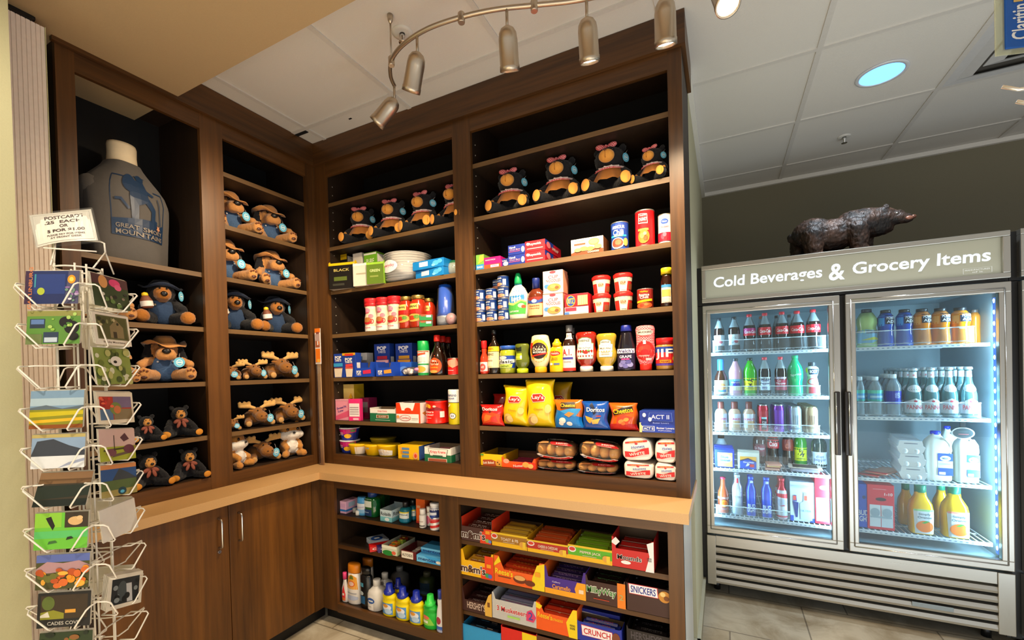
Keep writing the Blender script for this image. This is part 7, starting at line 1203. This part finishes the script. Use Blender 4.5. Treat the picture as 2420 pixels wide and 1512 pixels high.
for j,(a,c,v) in enumerate(((2024,2045,890),(2050,2088,890))):
    t=bottle('water_bottle','clear water bottle with a green-blue label, '+('at the door frame','next to the blue-labelled bottle')[j],'bottle',(a,c,v),z,CY,WAT,clear('d4ecf6',.3,.06),pcap(.44,.42,.9,1),pm('dceaf2',.35),[(.38,.66,1.4,[('r',0,0,1,1,'4aa0d0'),('r',0,.7,1,1,'5ac8b0'),('r',0,0,1,.16,'3ab0a0'),('r',.2,.3,.8,.5,'a8d4ea')])])
    for i in range(3): dup(t,t.location+Vector((-.004,(WD(t)+.002)*(i+1),0)),None,'clear water bottle in the rows behind, '+('first','second','third')[i]+' behind the bottle '+('at the door frame','next to the blue label')[j])
t=bottle('water_bottle','clear water bottle with a deep blue label','bottle',(2092,2131,884),z,CY,WAT,clear('cfe6f4',.3,.06),pcap(.44,.42,.9,1),pm('dceaf2',.35),[(.3,.6,1.45,[('r',0,0,1,1,'1226a8'),('t','AQUAFINA',.62,.66,.3,.4,'b8c8f0',0,PI/2),('p',[(0,.1),(1,.3),(1,.2),(0,0)],'4a6ae0')])])
for i in range(2): dup(t,t.location+Vector((-.004,(WD(t)+.002)*(i+1),0)),None,'clear water bottle behind the deep blue label, '+('nearer','farther')[i])
GLS=[(.92,0),(1,.02),(1,.44),(.86,.56),(.5,.7),(.4,.84),(.4,.93),(.46,.94)]
cc,cm=crown('c8d4da')
t=None
cols=((2136,2181),(2180,2221),(2222,2264),(2268,2310))
for j,(a,c) in enumerate(cols):
    lb='glass water bottle with a white oval and red-lettered label, '+('next to the plastic bottles','second from the plastic bottles','third from the plastic bottles','at the lit door edge')[j]
    q=bottle('glass_water_bottle',lb,'bottle',(a,c,870-1.2*j),z,CY,GLS,clear('7ab4ba',.42,.05),cc,cm,[(.08,.38,1.35,[('p',[(0,.0),(1,0),(1,.76),(.75,.84),(.5,1),(.25,.84),(0,.76)],'dde4ea'),('t','PANNA',.5,.4,.7,.3,'d8404c'),('e',.5,.8,.07,.07,'d84858')]),(.5,.66,1.1,[('e',.5,.5,.46,.48,'cfdbe4')],'shoulder_label'),(.8,.92,1.3,[('r',0,0,1,1,'d8e2e8'),('r',.4,.3,.6,.6,'d88a90')],'neck_label')])
    for i in range(1,5 if j>0 else 6):
        dup(q,q.location+Vector((-.003,(WD(q)+.003)*i,0)),.15*i,'glass water bottle in a row behind, '+('first','second','third','fourth','fifth')[i-1]+' behind the one '+lb.split('label, ')[1])
organizer(2022,2316,z,1.15,7,'clear divided tray holding the water bottles',.08)
z=.81
FOAM=pm('e6eef4',.6,bump=.1,bscale=200)
xc,w,hh=fit(2140,2188,1050,z,CY+.03)
for k in range(3):
    h=.071; t=thing('egg_carton','white foam egg carton, '+('bottom','middle','top')[k]+' of the stack of three','egg carton',(xc-.004*k,CY+.15,z+.0005+k*h),-.12)
    W2=.052; pr=[(-W2*.86,0),(W2*.86,0),(W2,h*.2),(W2*1.15,h*.52),(W2*1.0,h*.58),(W2*.9,h*.98),(-W2*.9,h*.98),(-W2,h*.58),(-W2*1.15,h*.52),(-W2,h*.2)]
    b=B().prism(pr[:4]+[(-W2*1.15,h*.52)]+pr[9:],-.15,.15,FOAM,'y'); 
    for s in (-1,1): b.ell((s*W2*.45,-.149,h*.2),(.012,.006,h*.2),FOAM)
    b.build('base',t); b=B().prism([pr[3],pr[4],pr[5],pr[6],pr[7],pr[8]],-.149,.149,FOAM,'y'); art(b,[('r',.2,.45,.8,.62,'8a9ab0'),('t','LARGE',.5,.54,.4,.12,'3a4a6a')],.1,.03,flat((-W2*.9,-.149,h*.58),(W2*1.8,0,0),(0,0,h*.38))); b.build('lid',t)
def jug(P,y,label,lab=True):
    xc,w,h=fit(P[0],P[1],P[2],z,y); d=w*.95; t=thing('milk_jug',label,'jug',(xc,y+d/2,z+.0005))
    MK=pm('e9eee6',.35); b=B(); r=w/2
    b.lathe([(r*.94,0),(r,h*.03),(r,h*.55),(r*.96,h*.66),(r*.78,h*.8),(r*.42,h*.9),(r*.34,h*.92),(r*.34,h*.95)],MK,32,sq=3.0,cap=True); b.build('body',t)
    b=B().tube([(r*.2,-r*.62,h*.86),(r*.55,-r*.66,h*.86),(r*.82,-r*.7,h*.76),(r*.86,-r*.74,h*.62),(r*.7,-r*.86,h*.56)],r*.13,MK,10); b.build('handle',t)
    B().lathe([(r*.36,h*.93),(r*.4,h*.935),(r*.4,h*.99),(r*.34,h),(.001,h)],pm('1c3ad8',.35),18).build('cap',t)
    if lab:
        b=B(); art(b,[('r',0,0,1,1,'d4dce4'),('r',0,.66,1,1,'2050b8'),('e',.5,.78,.36,.12,'dfe6ee'),('r',0,0,1,.34,'2050b8'),('r',.06,.04,.5,.16,'dfe6ee'),('t','MILK',.5,.78,.4,.08,'5a6a8a'),('r',.1,.5,.9,.54,'a8b4c0')],w*.62,h*.46,flat((-r*.16,-r*1.003,h*.12),(r*1.1,0,0),(0,0,h*.45))); b.build('label',t)
jug((2190,2254,1021),CY+.01,'gallon milk jug with a blue cap beside the egg cartons'); jug((2262,2318,1025),CY+.01,'gallon milk jug nearest the lit door edge'); jug((2226,2266,1008),CY+.19,'milk jug standing behind the front two',False)
t=thing('shelf_sign','small oval sign on a clip hanging under the shelf above the milk','sign',(xat(2275,1.146,1.12),1.146,1.132))
B().box((-.01,-.003,-.028),(.01,.003,.0),pm('16181a')).build('clip',t)
b=B(); M=Matrix.Translation((0,0,-.056))@Matrix.Rotation(PI/2,4,'X'); b.lathe([(.045,-.003),(.045,.003)],pm('dfe6ea',.3),28,M=M,sy=.66,smooth=False); art(b,[('e',.5,.5,.44,.44,'3a4448'),('r',.3,.36,.74,.44,'9a5a5c'),('r',.3,.6,.7,.64,'5a6468')],.09,.06,lambda u,v,h:M@Vector(((u-.5)*.09,(v-.5)*.06,.003+h))); b.build('plate',t)
for k,(u,rot,cc) in enumerate(((2066,-.5,'b87a70'),(2092,-.62,'c8907a'))):
    o=tag(B().rbox((-.05,-.11,0),(.05,.11,.008),pm(cc,.3),.003).box((-.05,-.111,.0075),(.05,-.085,.0085),pm('d81c2c',.4)).box((-.035,-.06,.0078),(.035,.09,.0088),pm('d8b0a0',.4)).build('bacon_pack',None,(xat(u,1.26,z),1.27,z+.0008+.0095*k+.004*k),rot),('lower','upper')[k]+' flat bacon packet lying askew beside the egg cartons','packet')
z=.515
carton('beer_carton','blue beer carton cut off by the door frame','carton',(2010,2051,1143),z,CY+.01,.2,'0c56d8',[('t','BUD',.75,.34,.6,.12,'eaf2fa'),('t','LIGHT',.72,.2,.8,.12,'eaf2fa'),('e',.8,.7,.1,.04,'06307a')])
carton('beer_carton','red beer carton printed with two white cans, in front of the juice','carton',(2051,2115,1146),z,CY,.2,'d81830',[('r',.08,.06,.49,.55,'d0dae4'),('r',.51,.06,.94,.55,'c8d4e0'),('e',.28,.38,.18,.1,'93a8b8'),('e',.73,.38,.18,.1,'93a8b8'),('r',.1,.26,.9,.3,'9ab0c0'),('e',.5,.68,.2,.04,'3a0a12'),('t','1-10',.78,.8,.3,.06,'f4eeee'),('r',.2,.9,.7,.91,'f0a0a8')],side=[('r',.1,.1,.9,.5,'c8ccd4')],topcol='e83a44')
JU=[(.96,0),(1,.02),(1,.5),(.9,.62),(.5,.78),(.46,.86)]
for i,(a,c,v,y,lb) in enumerate(((2148,2204,1145,CY-.005,'orange juice bottle with a green cap beside the beer carton'),(2225,2287,1148,CY-.01,'orange juice bottle with a green cap nearest the lit door edge'),(2122,2160,1142,CY+.15,'orange juice bottle standing behind the one by the beer carton'),(2205,2245,1142,CY+.15,'orange juice bottle standing behind the one by the door edge'))):
    bottle('juice_bottle',lb,'bottle',(a,c,v),z,y,JU,pm('f0bc1a' if i<2 else 'd8a010',.15,coat=.5),pcap(.5,.48,.85,1),pm('1f8a6a',.35),[(.02,.52,.95,[('p',[(.16,0),(.9,0),(.98,1),(.1,.96)],'d6dde4'),('r',.12,.93,.96,1,'9ad08a' if i==0 else 'f0907a'),('t','Simply',.54,.8,.5,.12,'5a6a74',.003),('t','Orange',.54,.66,.56,.12,'5a6a74',.003),('e',.54,.3,.34,.24,'f07a14'),('p',[(.4,.44),(.6,.54),(.74,.52),(.55,.42)],'4aa03a')])] if i<2 else (),sq=2.0,sy=.9)  # back pair's darker yellow is shade put into the colour
# ================================================================== bronze bear on the cooler
BR=fur('1c1613','4e3526',.0); 
def bronze():
    m,nt,b=newmat('dark_bronze'); L=nt.links; nd=nt.nodes; tc=nd.new('ShaderNodeTexCoord'); n=nd.new('ShaderNodeTexNoise'); n.inputs['Scale'].default_value=9; n.inputs['Detail'].default_value=6; n.inputs['Roughness'].default_value=.7
    L.new(tc.outputs['Object'],n.inputs['Vector']); r=nd.new('ShaderNodeValToRGB'); r.color_ramp.elements[0].position=.42; r.color_ramp.elements[0].color=lin('1a1513'); r.color_ramp.elements[1].position=.75; r.color_ramp.elements[1].color=lin('5a3c2a')
    L.new(n.outputs['Fac'],r.inputs[0]); L.new(r.outputs[0],b.inputs['Base Color']); b.inputs['Metallic'].default_value=.25; b.inputs['Roughness'].default_value=.55
    n2=nd.new('ShaderNodeTexNoise'); n2.inputs['Scale'].default_value=90; mp=nd.new('ShaderNodeMapping'); mp.inputs['Scale'].default_value=(1,1,.35); L.new(tc.outputs['Object'],mp.inputs[0]); L.new(mp.outputs[0],n2.inputs['Vector']); bp=nd.new('ShaderNodeBump'); bp.inputs['Strength'].default_value=.9; bp.inputs['Distance'].default_value=.006; L.new(n2.outputs['Fac'],bp.inputs['Height']); L.new(bp.outputs['Normal'],b.inputs['Normal']); return m
BZ=bronze(); SNT=pm('8a5a48',.35,.3)
t=thing('bear_statue','dark bronze walking bear statue on top of the drinks cooler','statue',(2.705,1.27,2.0895))
pr=[('e',(.11,0,.155),(.115,.088,.1),BZ),('e',(.20,0,.135),(.14,.088,.1),BZ),('e',(.31,0,.165),(.115,.088,.095),BZ),('e',(.315,0,.222),(.085,.05,.045),BZ),('c',(.36,0,.185),(.445,-.012,.19),.085,.064,BZ),('e',(.455,-.014,.192),(.06,.056,.055),BZ),('e',(.415,-.006,.14),(.08,.056,.045),BZ),('c',(.48,-.03,.184),(.54,-.045,.166),.04,.026,BZ),('e',(.5,-.032,.204),(.028,.028,.02),BZ),('e',(-.005,0,.15),(.018,.016,.03),BZ)]
for s in (-1,1): pr+=[('e',(.443,-.012+s*.045,.243),(.017,.011,.018),BZ)]
for x0,x1,s,ra in ((.1,.105,-1,.064),(.055,.04,1,.06),(.315,.32,-1,.06),(.365,.372,1,.052)): pr+=[('c',(x0,s*.05,.14),(x1,s*.056,.03),ra,ra*.68,BZ),('e',(x1+.018,s*.057,.016),(.05,.034,.02),BZ)]
bd=obj('body',fuse(pr,.007,.0045,2,nsc=70),t)
B().ell((.562,-.05,.169),(.014,.014,.012),pm('6a4434',.3,.3),2).ell((.54,-.068,.162),(.018,.008,.012),SNT,2).build('nose',t)
B().ell((.487,-.067,.198),(.005,.004,.004),pm('d8d8d0',.2),1).build('eye',t)
# ================================================================== skewers in the corner
t=thing('skewer_pack','long pack of wooden skewers with an orange card standing in the cabinet corner','skewers',(xat(763,-.05,.91),-.05,.9055))
zt=zat(776,t.location.x,-.05)-.9055; zc=zat(860,t.location.x,-.05)-.9055
TLT=Matrix.Rotation(-.012,4,'Y'); b=B(); rr=random.Random(5)
for i in range(16): x=rr.uniform(-.0105,.0105); y=rr.uniform(-.004,.004); b.cyl(TLT@Vector((x,y,0)),TLT@Vector((x,y,zc+.02)),.0021,pm('e4c48a',.6,bscale=8),6)
b.build('skewers',t)
B().box((-.024,-.006,0),(.02,-.0052,zc),clear('efe6ea',.03,.08,1.2)).build('sleeve',t)
b=B().box((-.027,-.0085,zc),(.021,-.0055,zt),pm('efe4dc',.5)); art(b,[('r',0,.88,1,1,'ee7a20'),('r',.26,.84,.8,.9,'8a4a40'),('r',.1,.47,.9,.84,'b89a94'),('p',[(.1,.47),(.9,.47),(.9,.62),(.1,.66)],'a85a38'),('r',.45,.53,.66,.64,'f0ece8'),('e',.76,.6,.12,.05,'d87a3c'),('r',.12,.05,.96,.43,'f07c1e'),('p',[(.4,.05),(.9,.05),(.9,.14),(.4,.14)],'f0b040')],.048,zt-zc,flat((-.027,-.0085,zc),(.048,0,0),(0,0,zt-zc))); b.build('card',t)
# ================================================================== display rack at the right edge (only its pegs, a pack and a bag reach into view)
yp=-.80; xp=max(xat(2445,yy,zz) for yy in (yp-.3,yp+.1) for zz in (0,1,2.35))
t=thing('display_rack','white display rack with pegs, mostly outside the right edge','rack',(xp+.1,yp,0))
RK=pm('dcdcd8',.4); PB(B().box((xp,yp-.3,0),(xp+.02,yp+.1,2.35),RK),'back_panel',t); PB(B().box((xp-.0,yp-.3,0),(xp+.35,yp+.1,.1),RK),'base',t)
xs=xat(2405,yp-.05,.9)-.12
PB(B().box((xs,yp-.3,.6),(xp-.0005,yp+.1,.615),RK),'shelf',t)
def peg(u,v,y):
    x=xat(u,y,zat(v,xp-.1,y)); 
    for _ in range(3): zz=zat(v,x,y); x=xat(u,y,zz)
    return x,zz
for u,v,y in ((2368,205,yp-.02),(2402,240,yp-.12)):
    x,zz=peg(u,v,y); PB(B().tube([(x,y,zz),(x+.022,y,zz-.012),(x+.03,y,zz-.013),(xp+.001,y,zz-.013)],.0035,pm('e8e8e4',.2,.6),8),'peg_hook',t)
x,zz=peg(2398,60,yp+.02)
t=thing('medicine_pack','blue medicine pack hanging at the upper right edge of the photo','pack',(x,yp+.02,zz))
b=B().rbox((-.018,-.004,-.045),(.06,.004,.075),pm('0f57b8',.35),.002); art(b,[('t','Claritin',.3,.4,.86,.24,'dfeaf8',0,PI/2),('r',.16,.72,.36,.84,'c8b070')],.078,.12,flat((-.018,-.004,-.045),(.078,0,0),(0,0,.12))); b.build('card',t)
B().rbox((-.032,-.001,-.055),(.07,.003,.13),clear('e4f0dc',.3,.1),.001).build('blister',t); t.rotation_euler=(0,.0,.3)
B().tube([(.02,.0,.12),(.02,0,.135),(xp-x+.001,0,.135)],.003,pm('e8e8e4',.2,.6),6).build('hook',t)
t=pillow('snack_bag','blue, yellow and white snack bag at the lower right edge of the photo','snack bag',(2352,2480,1378),.6155,yp-.1,.1,'20307c',[('p',[(0,0),(1,0),(1,.22),(0,.3)],'f0b414'),('p',[(0,.36),(.5,.3),(.5,.44),(0,.5)],'f0a81c'),('t','em',.42,.62,.6,.18,'e8dcd8',0,-.5,.05),('t','C',.4,.84,.3,.16,'ece4dc',0,-.4,.05),('p',[(0,.9),(.2,.98),(.5,1),(0,1)],'e8c060')],seed=11,roll=.25,h=.36)
# ================================================================== postcard rack (front left)
RKX,RKY=.50,-1.362
WR=pm('f0ece2',.35); t=thing('postcard_rack','tall white wire postcard rack standing in front of the dark cabinet doors','rack',(RKX,RKY,0))
ANG=[math.radians(a) for a in (-58,32,122,212)]   # outward headings of the four pocket faces
def fr(a): return Vector((math.cos(a),math.sin(a),0)),Vector((-math.sin(a),math.cos(a),0))   # outward, sideways (to the viewer's right)
for a in (0,1,2,3):
    q=math.radians(-15+90*a); x,y=RKX+.055*math.cos(q),RKY+.055*math.sin(q)
    for k in (-1,1):
        xx,yy=x+.013*k*math.sin(q),y-.013*k*math.cos(q); PB(B().cyl((xx,yy,.04),(xx,yy,1.83),.0028,WR,6),'post',t)
for z in (.04,.9,1.82): PB(B().tube([(RKX+.056*math.cos(q),RKY+.056*math.sin(q),z) for q in [2*PI*i/20 for i in range(20)]],.0028,WR,6,True),'ring',t)
PB(B().lathe([(.2,0),(.2,.012),(.19,.02),(.04,.035),(.015,.05)],WR,32,c=(RKX,RKY,0)),'base',t)
_o=fr(ANG[0])[0]*.099; TZ=[zat(v,RKX+_o.x,RKY+_o.y)-.0045 for v in (718,813,912,1012,1106,1196,1297,1391,1481,1575,1672)]
RO=.088
def pocket(a,z,nm):
    o,s=fr(a); c=Vector((RKX,RKY,z)); P=lambda u,w,h:c+o*(RO+w)+s*u+Vector((0,0,h))
    b=B()
    for k in (-1,1):
        b.tube([P(k*.035,-.03,.0),P(k*.035,.014,-.002),P(k*.036,.018,.003),P(k*.079,.03,.058),P(k*.083,.022,.064),P(k*.083,-.028,.066)],.0024,WR,6)
    b.tube([P(-.083,-.028,.066),P(0,-.036,.066),P(.083,-.028,.066)],.0022,WR,6); b.tube([P(-.035,-.03,0),P(.035,-.03,0)],.0022,WR,6)
    PB(b,'pocket',t)
for z in TZ:
    for a in ANG: pocket(a,z,0)
def ramp2(*cols): return cols
def card(fi,ti,face,label,n=3,w=.147,h=.1,tilt=-.1,du=0,roll=0,back='ded8c8'):
    """a small pile of postcards leaning in one pocket; each card is its own thing"""
    o,s=fr(ANG[fi]); z=TZ[ti]; yaw=math.atan2(o.y,o.x)+PI/2
    R=Matrix.Rotation(yaw,4,'Z')@Matrix.Rotation(tilt,4,'X')@Matrix.Rotation(roll,4,'Y')
    me=None
    for k in range(n):
        off=.011-.0024*k; loc=Vector((RKX,RKY,z))+o*(RO+off)+s*(du*0)+Vector((0,0,.0045+.0015*k))
        b=B().box((-w/2,-.0004,0),(w/2,.0004,h),pm(back,.5))
        if k==0: art(b,face,w,h,flat((-w/2,-.0004,0),(w,0,0),(0,0,h)),base=.0002,step=.00012)
        elif k==1: pass
        if k<2: ob=b.build('postcard'); me=ob.data
        else: ob=bpy.data.objects.new('postcard',me); COL.objects.link(ob)
        ob.matrix_world=Matrix.Translation(loc)@R
        tag(ob,label if k==0 else 'plain edge of a card in the pile behind the '+label.replace('postcard','card',1)[:60].rsplit(' ',1)[0],'postcard',None if k==0 else 'cards behind pocket %d %d'%(fi,ti))
        if k: ob['label']='card behind '+label.replace(' on the far side of the rack,',' of the far side,').replace(' in the ',', ').replace('postcard ','')
rnd=random.Random(12)
def blobs(n,x0,y0,x1,y1,cols,r=.08):
    return [('e',rnd.uniform(x0,x1),rnd.uniform(y0,y1),rnd.uniform(.4,1)*r,rnd.uniform(.4,1)*r*1.2,rnd.choice(cols)) for _ in range(n)]
N1=[('r',0,0,1,1,'1c2a5e'),('r',.16,.3,.74,.9,'22387a'),('r',.0,0,.1,1,'3a2444'),('t','GATLINBURG',.1,.48,.86,.1,'c8784a',0,PI/2),('r',.17,.5,.2,.9,'3a8a9a'),('e',.3,.38,.07,.11,'a8b83a'),('p',[(.74,0),(1,0),(1,1),(.8,1)],'4a4a6a'),('e',.86,.74,.075,.13,'e8941e'),('e',.86,.74,.04,.07,'f8d060')]+blobs(12,.78,.05,.98,.5,['b8a0c8','6a8a7a','e0d8e8','8a6aa0'],.05)
card(0,0,N1,'navy postcard with an orange moon and vertical lettering in the top tier',du=-.004,h=.1)
card(1,0,[('r',0,0,1,1,'3a4a2c'),('r',0,.7,1,1,'5a3a3c'),('e',.3,.8,.12,.2,'e0a060'),('e',.62,.82,.16,.13,'e84a80'),('e',.7,.7,.1,.1,'f06a94')]+blobs(14,.1,.05,.9,.5,['d8d4c4','6a8a4a','2a2a24','8a7a6a'],.08),'postcard with a pink flower and green leaves in the top tier',n=4)
card(0,1,[('r',0,0,1,1,'5a8a3a'),('r',0,.84,1,1,'8a8a4a'),('r',.06,.48,.34,.76,'26344a'),('r',.08,.6,.32,.74,'5a7ab0'),('r',.32,.04,.6,.36,'2a3a54'),('r',.34,.06,.58,.2,'b8c8d8'),('e',.72,.66,.12,.16,'17151a'),('e',.84,.5,.14,.2,'17151a'),('e',.88,.22,.1,.12,'1c1a1c'),('r',0,.0,.3,.3,'6a7a4a')]+blobs(10,.4,.3,.95,.95,['8ab84a','a8c86a','4a7a34'],.05),'green postcard with black bears and small lake pictures in the second tier')
card(1,1,[('r',0,0,1,1,'ece4d4'),('r',.08,.18,.94,.93,'6a6a44'),('r',.12,.22,.9,.9,'54562e'),('p',[(.42,.24),(.8,.24),(.8,.6),(.62,.84),(.42,.6)],'8a7a54'),('r',.5,.24,.6,.44,'3a3424'),('t','Smoky Mountains',.5,.09,.6,.07,'6a5a4a')]+blobs(8,.14,.6,.9,.88,['2e3420','8a8a5a','c8b88a'],.06),'white-bordered postcard of an old log mill in the second tier',n=4)
card(1,2,[('r',0,0,1,1,'8a9a4a')]+blobs(34,.04,.04,.96,.96,['b8b870','6a7a34','d8d8b8','4a5a2a','a8b85a'],.1)+[('e',.55,.64,.16,.14,'ece8dc'),('e',.52,.62,.05,.04,'1c1c1c')],'leafy green postcard with a small white bird in the third tier',h=.115)
card(0,3,[('r',0,0,1,1,'7a9ab8'),('r',0,.6,1,.8,'a8c0d0'),('p',[(0,.55),(.3,.62),(.6,.52),(1,.6),(1,.5),(0,.45)],'5a6a78'),('r',0,0,1,.5,'8a8a1c'),('p',[(0,.3),(1,.36),(1,.46),(0,.44)],'c8b81c'),('p',[(0,.14),(1,.2),(1,.28),(0,.22)],'e0b420'),('r',0,0,1,.1,'8a4a14')],'postcard of a yellow meadow under a stormy blue sky in the fourth tier',h=.112)
card(1,3,[('r',0,0,1,1,'e8dcc4'),('r',.06,.12,.94,.86,'b84030'),('r',.06,.12,.4,.46,'5a7a9a'),('r',.42,.5,.94,.86,'7a6a8a'),('r',.42,.12,.94,.46,'8a7a5a'),('e',.48,.48,.16,.2,'7a8a4a'),('e',.52,.44,.1,.13,'d07a4a')]+blobs(10,.08,.5,.4,.84,['d83a30','f06a4a','a82a28'],.06),'postcard with four red autumn pictures around a round badge in the fourth tier',n=4,roll=.06)
card(0,4,[('r',0,0,1,1,'8aa4c4'),('r',0,.0,1,.36,'dfe4ea'),('p',[(0,.4),(.1,.8),(.4,.86),(.7,.66),(1,.52),(1,.36),(0,.36)],'3a404c'),('r',0,.9,1,1,'b8a868'),('p',[(.5,.0),(1,.2),(1,.28),(.7,.16)],'9aa4c0')],'postcard of a dark ridge over white cloud in the fifth tier')
card(1,4,[('r',0,0,1,1,'d8b8b0'),('r',0,.0,1,.44,'a8b03a'),('p',[(.1,.3),(.9,.36),(.9,.42),(.1,.36)],'4a4a24'),('p',[(.3,.1),(1,.22),(1,.3),(.4,.2)],'6a5a4a'),('p',[(.56,.72),(.7,.86),(.82,.66),(.66,.58)],'5a3a44'),('e',.3,.26,.14,.12,'7a4a54'),('e',.8,.34,.16,.14,'6a3a4a'),('r',.38,.3,.4,.8,'4a3a34')],'pink-sky postcard with a fence and wild turkeys in the fifth tier',roll=.1)
card(0,5,[('r',0,0,1,1,'3a3428'),('r',0,.8,1,1,'a8805a'),('r',0,.66,1,.8,'7a5a3a'),('p',[(0,.2),(1,.3),(1,.62),(0,.6)],'1e2a22'),('r',0,.0,1,.2,'16201c')],'dark sunset postcard lying flat in the sixth tier',tilt=-.35)
card(1,5,[('r',0,0,1,1,'5a7044'),('r',0,.86,1,1,'d8905a'),('p',[(0,.5),(1,.5),(1,.86),(0,.86)],'2f5a94'),('p',[(.3,.5),(.5,.86),(.75,.7),(1,.5)],'3e4a54'),('r',0,.0,1,.2,'a89a5a'),('e',.56,.14,.12,.12,'1c4a5a'),('e',.56,.12,.06,.05,'5ac0e8')],'postcard of blue mountains with an orange border in the sixth tier',roll=.12)
card(1,6,[('r',0,0,1,1,'e4e0d8')],'blank white card turned backward in the seventh tier',n=2)
card(0,6,[('r',0,0,1,1,'6ac03a'),('r',0,.3,1,.5,'5ac06a'),('r',0,.6,.5,1,'8ac83a'),('p',[(.2,.86),(.3,.9),(.38,.64),(.34,.52),(.26,.7)],'1c1418'),('r',.56,.58,1,1,'3a2e20'),('e',.76,.76,.14,.12,'d8b078'),('e',.84,.84,.06,.06,'e0bc88'),('p',[(.26,.14),(.44,.18),(.4,.24),(.28,.22)],'3a6a34'),('p',[(.6,.24),(.74,.28),(.7,.34),(.62,.32)],'24301c')],'bright green postcard with a turkey and a deer in the seventh tier',h=.106)
card(0,7,[('r',0,0,1,1,'4a4a24'),('r',0,.78,1,1,'5a6ab0'),('p',[(0,.6),(.2,.8),(.5,.74),(.8,.8),(1,.66),(1,.5),(0,.46)],'b08a90')]+blobs(30,.05,.1,.95,.6,['e8941e','d86a2a','b8501e','f0b040','6a6a2a'],.1),'orange autumn forest postcard in the eighth tier')
card(1,8,[('r',0,0,1,1,'ece6d6'),('r',.1,.12,.9,.88,'2a3034'),('e',.4,.5,.14,.3,'4a5458'),('p',[(.56,.14),(.72,.14),(.66,.7),(.5,.7)],'c8ccd0')]+blobs(8,.14,.2,.86,.8,['1c2224','5a6464','8a9498'],.08),'thick pile of cream-bordered waterfall postcards in the ninth tier',n=7,roll=.3)
card(0,8,[('r',0,0,1,1,'1c1a18'),('r',.06,.24,.94,.92,'3a2c1a'),('p',[(.06,.24),(.5,.24),(.5,.4),(.3,.5),(.06,.44)],'8a8a24'),('e',.2,.7,.12,.2,'5a6a2a'),('r',.52,.4,.72,.5,'d89a3a'),('p',[(.06,.3),(.24,.3),(.2,.46),(.06,.36)],'d8d4c4'),('t','CADES COVE',.5,.12,.6,.1,'b8b4ac')],'black-bordered postcard of a cabin in green trees in the ninth tier')
card(0,9,[('r',0,0,1,1,'2a3a1c')]+blobs(18,.05,.1,.95,.95,['4a7a2a','6a9a3a','1c2814','8a5a2a'],.1),'dark green forest postcard in the lowest visible tier')
card(2,0,[('r',0,0,1,1,'2a5a24')],'green postcard on the far side of the rack, top tier',n=2); card(2,1,[('r',0,0,1,1,'6a2a30')],'red postcard on the far side of the rack, second tier',n=2); card(2,6,[('r',0,0,1,1,'d8d4cc')],'pale card on the far side of the rack, seventh tier',n=3); card(2,8,[('r',0,0,1,1,'cfcabc')],'pale card on the far side of the rack, ninth tier',n=3)
# sign bracket and sign on top
zt=1.83
o,s=fr(math.radians(-38)); C=Vector((RKX,RKY,zt)); P=lambda u,w,h:C+s*u+o*w+Vector((0,0,h))
b=B()
for k in (-1,1): b.tube([P(k*.075,-.045,-.01),P(k*.062,-.02,.055)],.0024,WR,6); b.tube([P(k*.05,.045,-.01),P(k*.062,-.02,.055)],.0024,WR,6)
b.tube([P(-.062,-.02,.055),P(-.06,-.02,.085),P(-.05,-.02,.09),P(.05,-.02,.09),P(.06,-.02,.085),P(.062,-.02,.055)],.0028,WR,6); b.tube([P(-.062,.052,.04),P(.062,.052,.04)],.0024,WR,6)
PB(b,'sign_holder',t)
sg=thing('price_sign','white laminated postcard price sign slanting on top of the wire rack','sign',tuple(P(-.028,-.012,.072)))
yaw=math.atan2(o.y,o.x)+PI/2; sg.rotation_euler=(-.1,-.2,yaw-.15)
b=B(); n=12
def SF(u,v,h): return Vector(((u-.5)*.162,-.018*math.sin(PI*u)*(1-v)*1.0-h,v*.105))
vs=[SF(i/n,j/6,.0) for j in range(7) for i in range(n+1)]; fs=[(j*(n+1)+i,j*(n+1)+i+1,(j+1)*(n+1)+i+1,(j+1)*(n+1)+i) for j in range(6) for i in range(n)]
vs+=[v+Vector((0,.0012,0)) for v in vs]; m=(n+1)*7; fs+=[tuple(m+i for i in f[::-1]) for f in fs]
b.add(vs,fs,pm('dcd8ce',.35),True)
art(b,[('r',.04,.05,.96,.95,'b8b4ac'),('r',.045,.06,.955,.94,'e2ded4'),('t','POSTCARDS',.54,.83,.62,.11,'4a3a3a',.0,0,.035),('t','.25  EACH',.52,.68,.6,.1,'4a3a3a',0,0,.035),('t','OR',.53,.54,.14,.1,'4a3a3a',0,0,.035),('t','5 FOR $1.00',.55,.39,.6,.11,'4a3a3a',0,0,.035),('t','PLEASE PAY FOR ITEMS',.54,.26,.6,.055,'5a4a4a'),('t','AT FRONT DESK',.54,.17,.5,.055,'5a4a4a')],.162,.105,SF,cu=12,base=.0008,step=.0002)
b.build('paper',sg)
B().add([SF(-.03,-.04,.003),SF(1.03,-.04,.003),SF(1.03,1.04,.003),SF(-.03,1.04,.003),SF(-.03,-.04,-.003),SF(1.03,-.04,-.003),SF(1.03,1.04,-.003),SF(-.03,1.04,-.003)],[(0,1,2,3),(7,6,5,4)],clear('f4f4f0',.05,.1)).build('plastic_sleeve',sg)

bpy.data.scenes.remove(TMP)
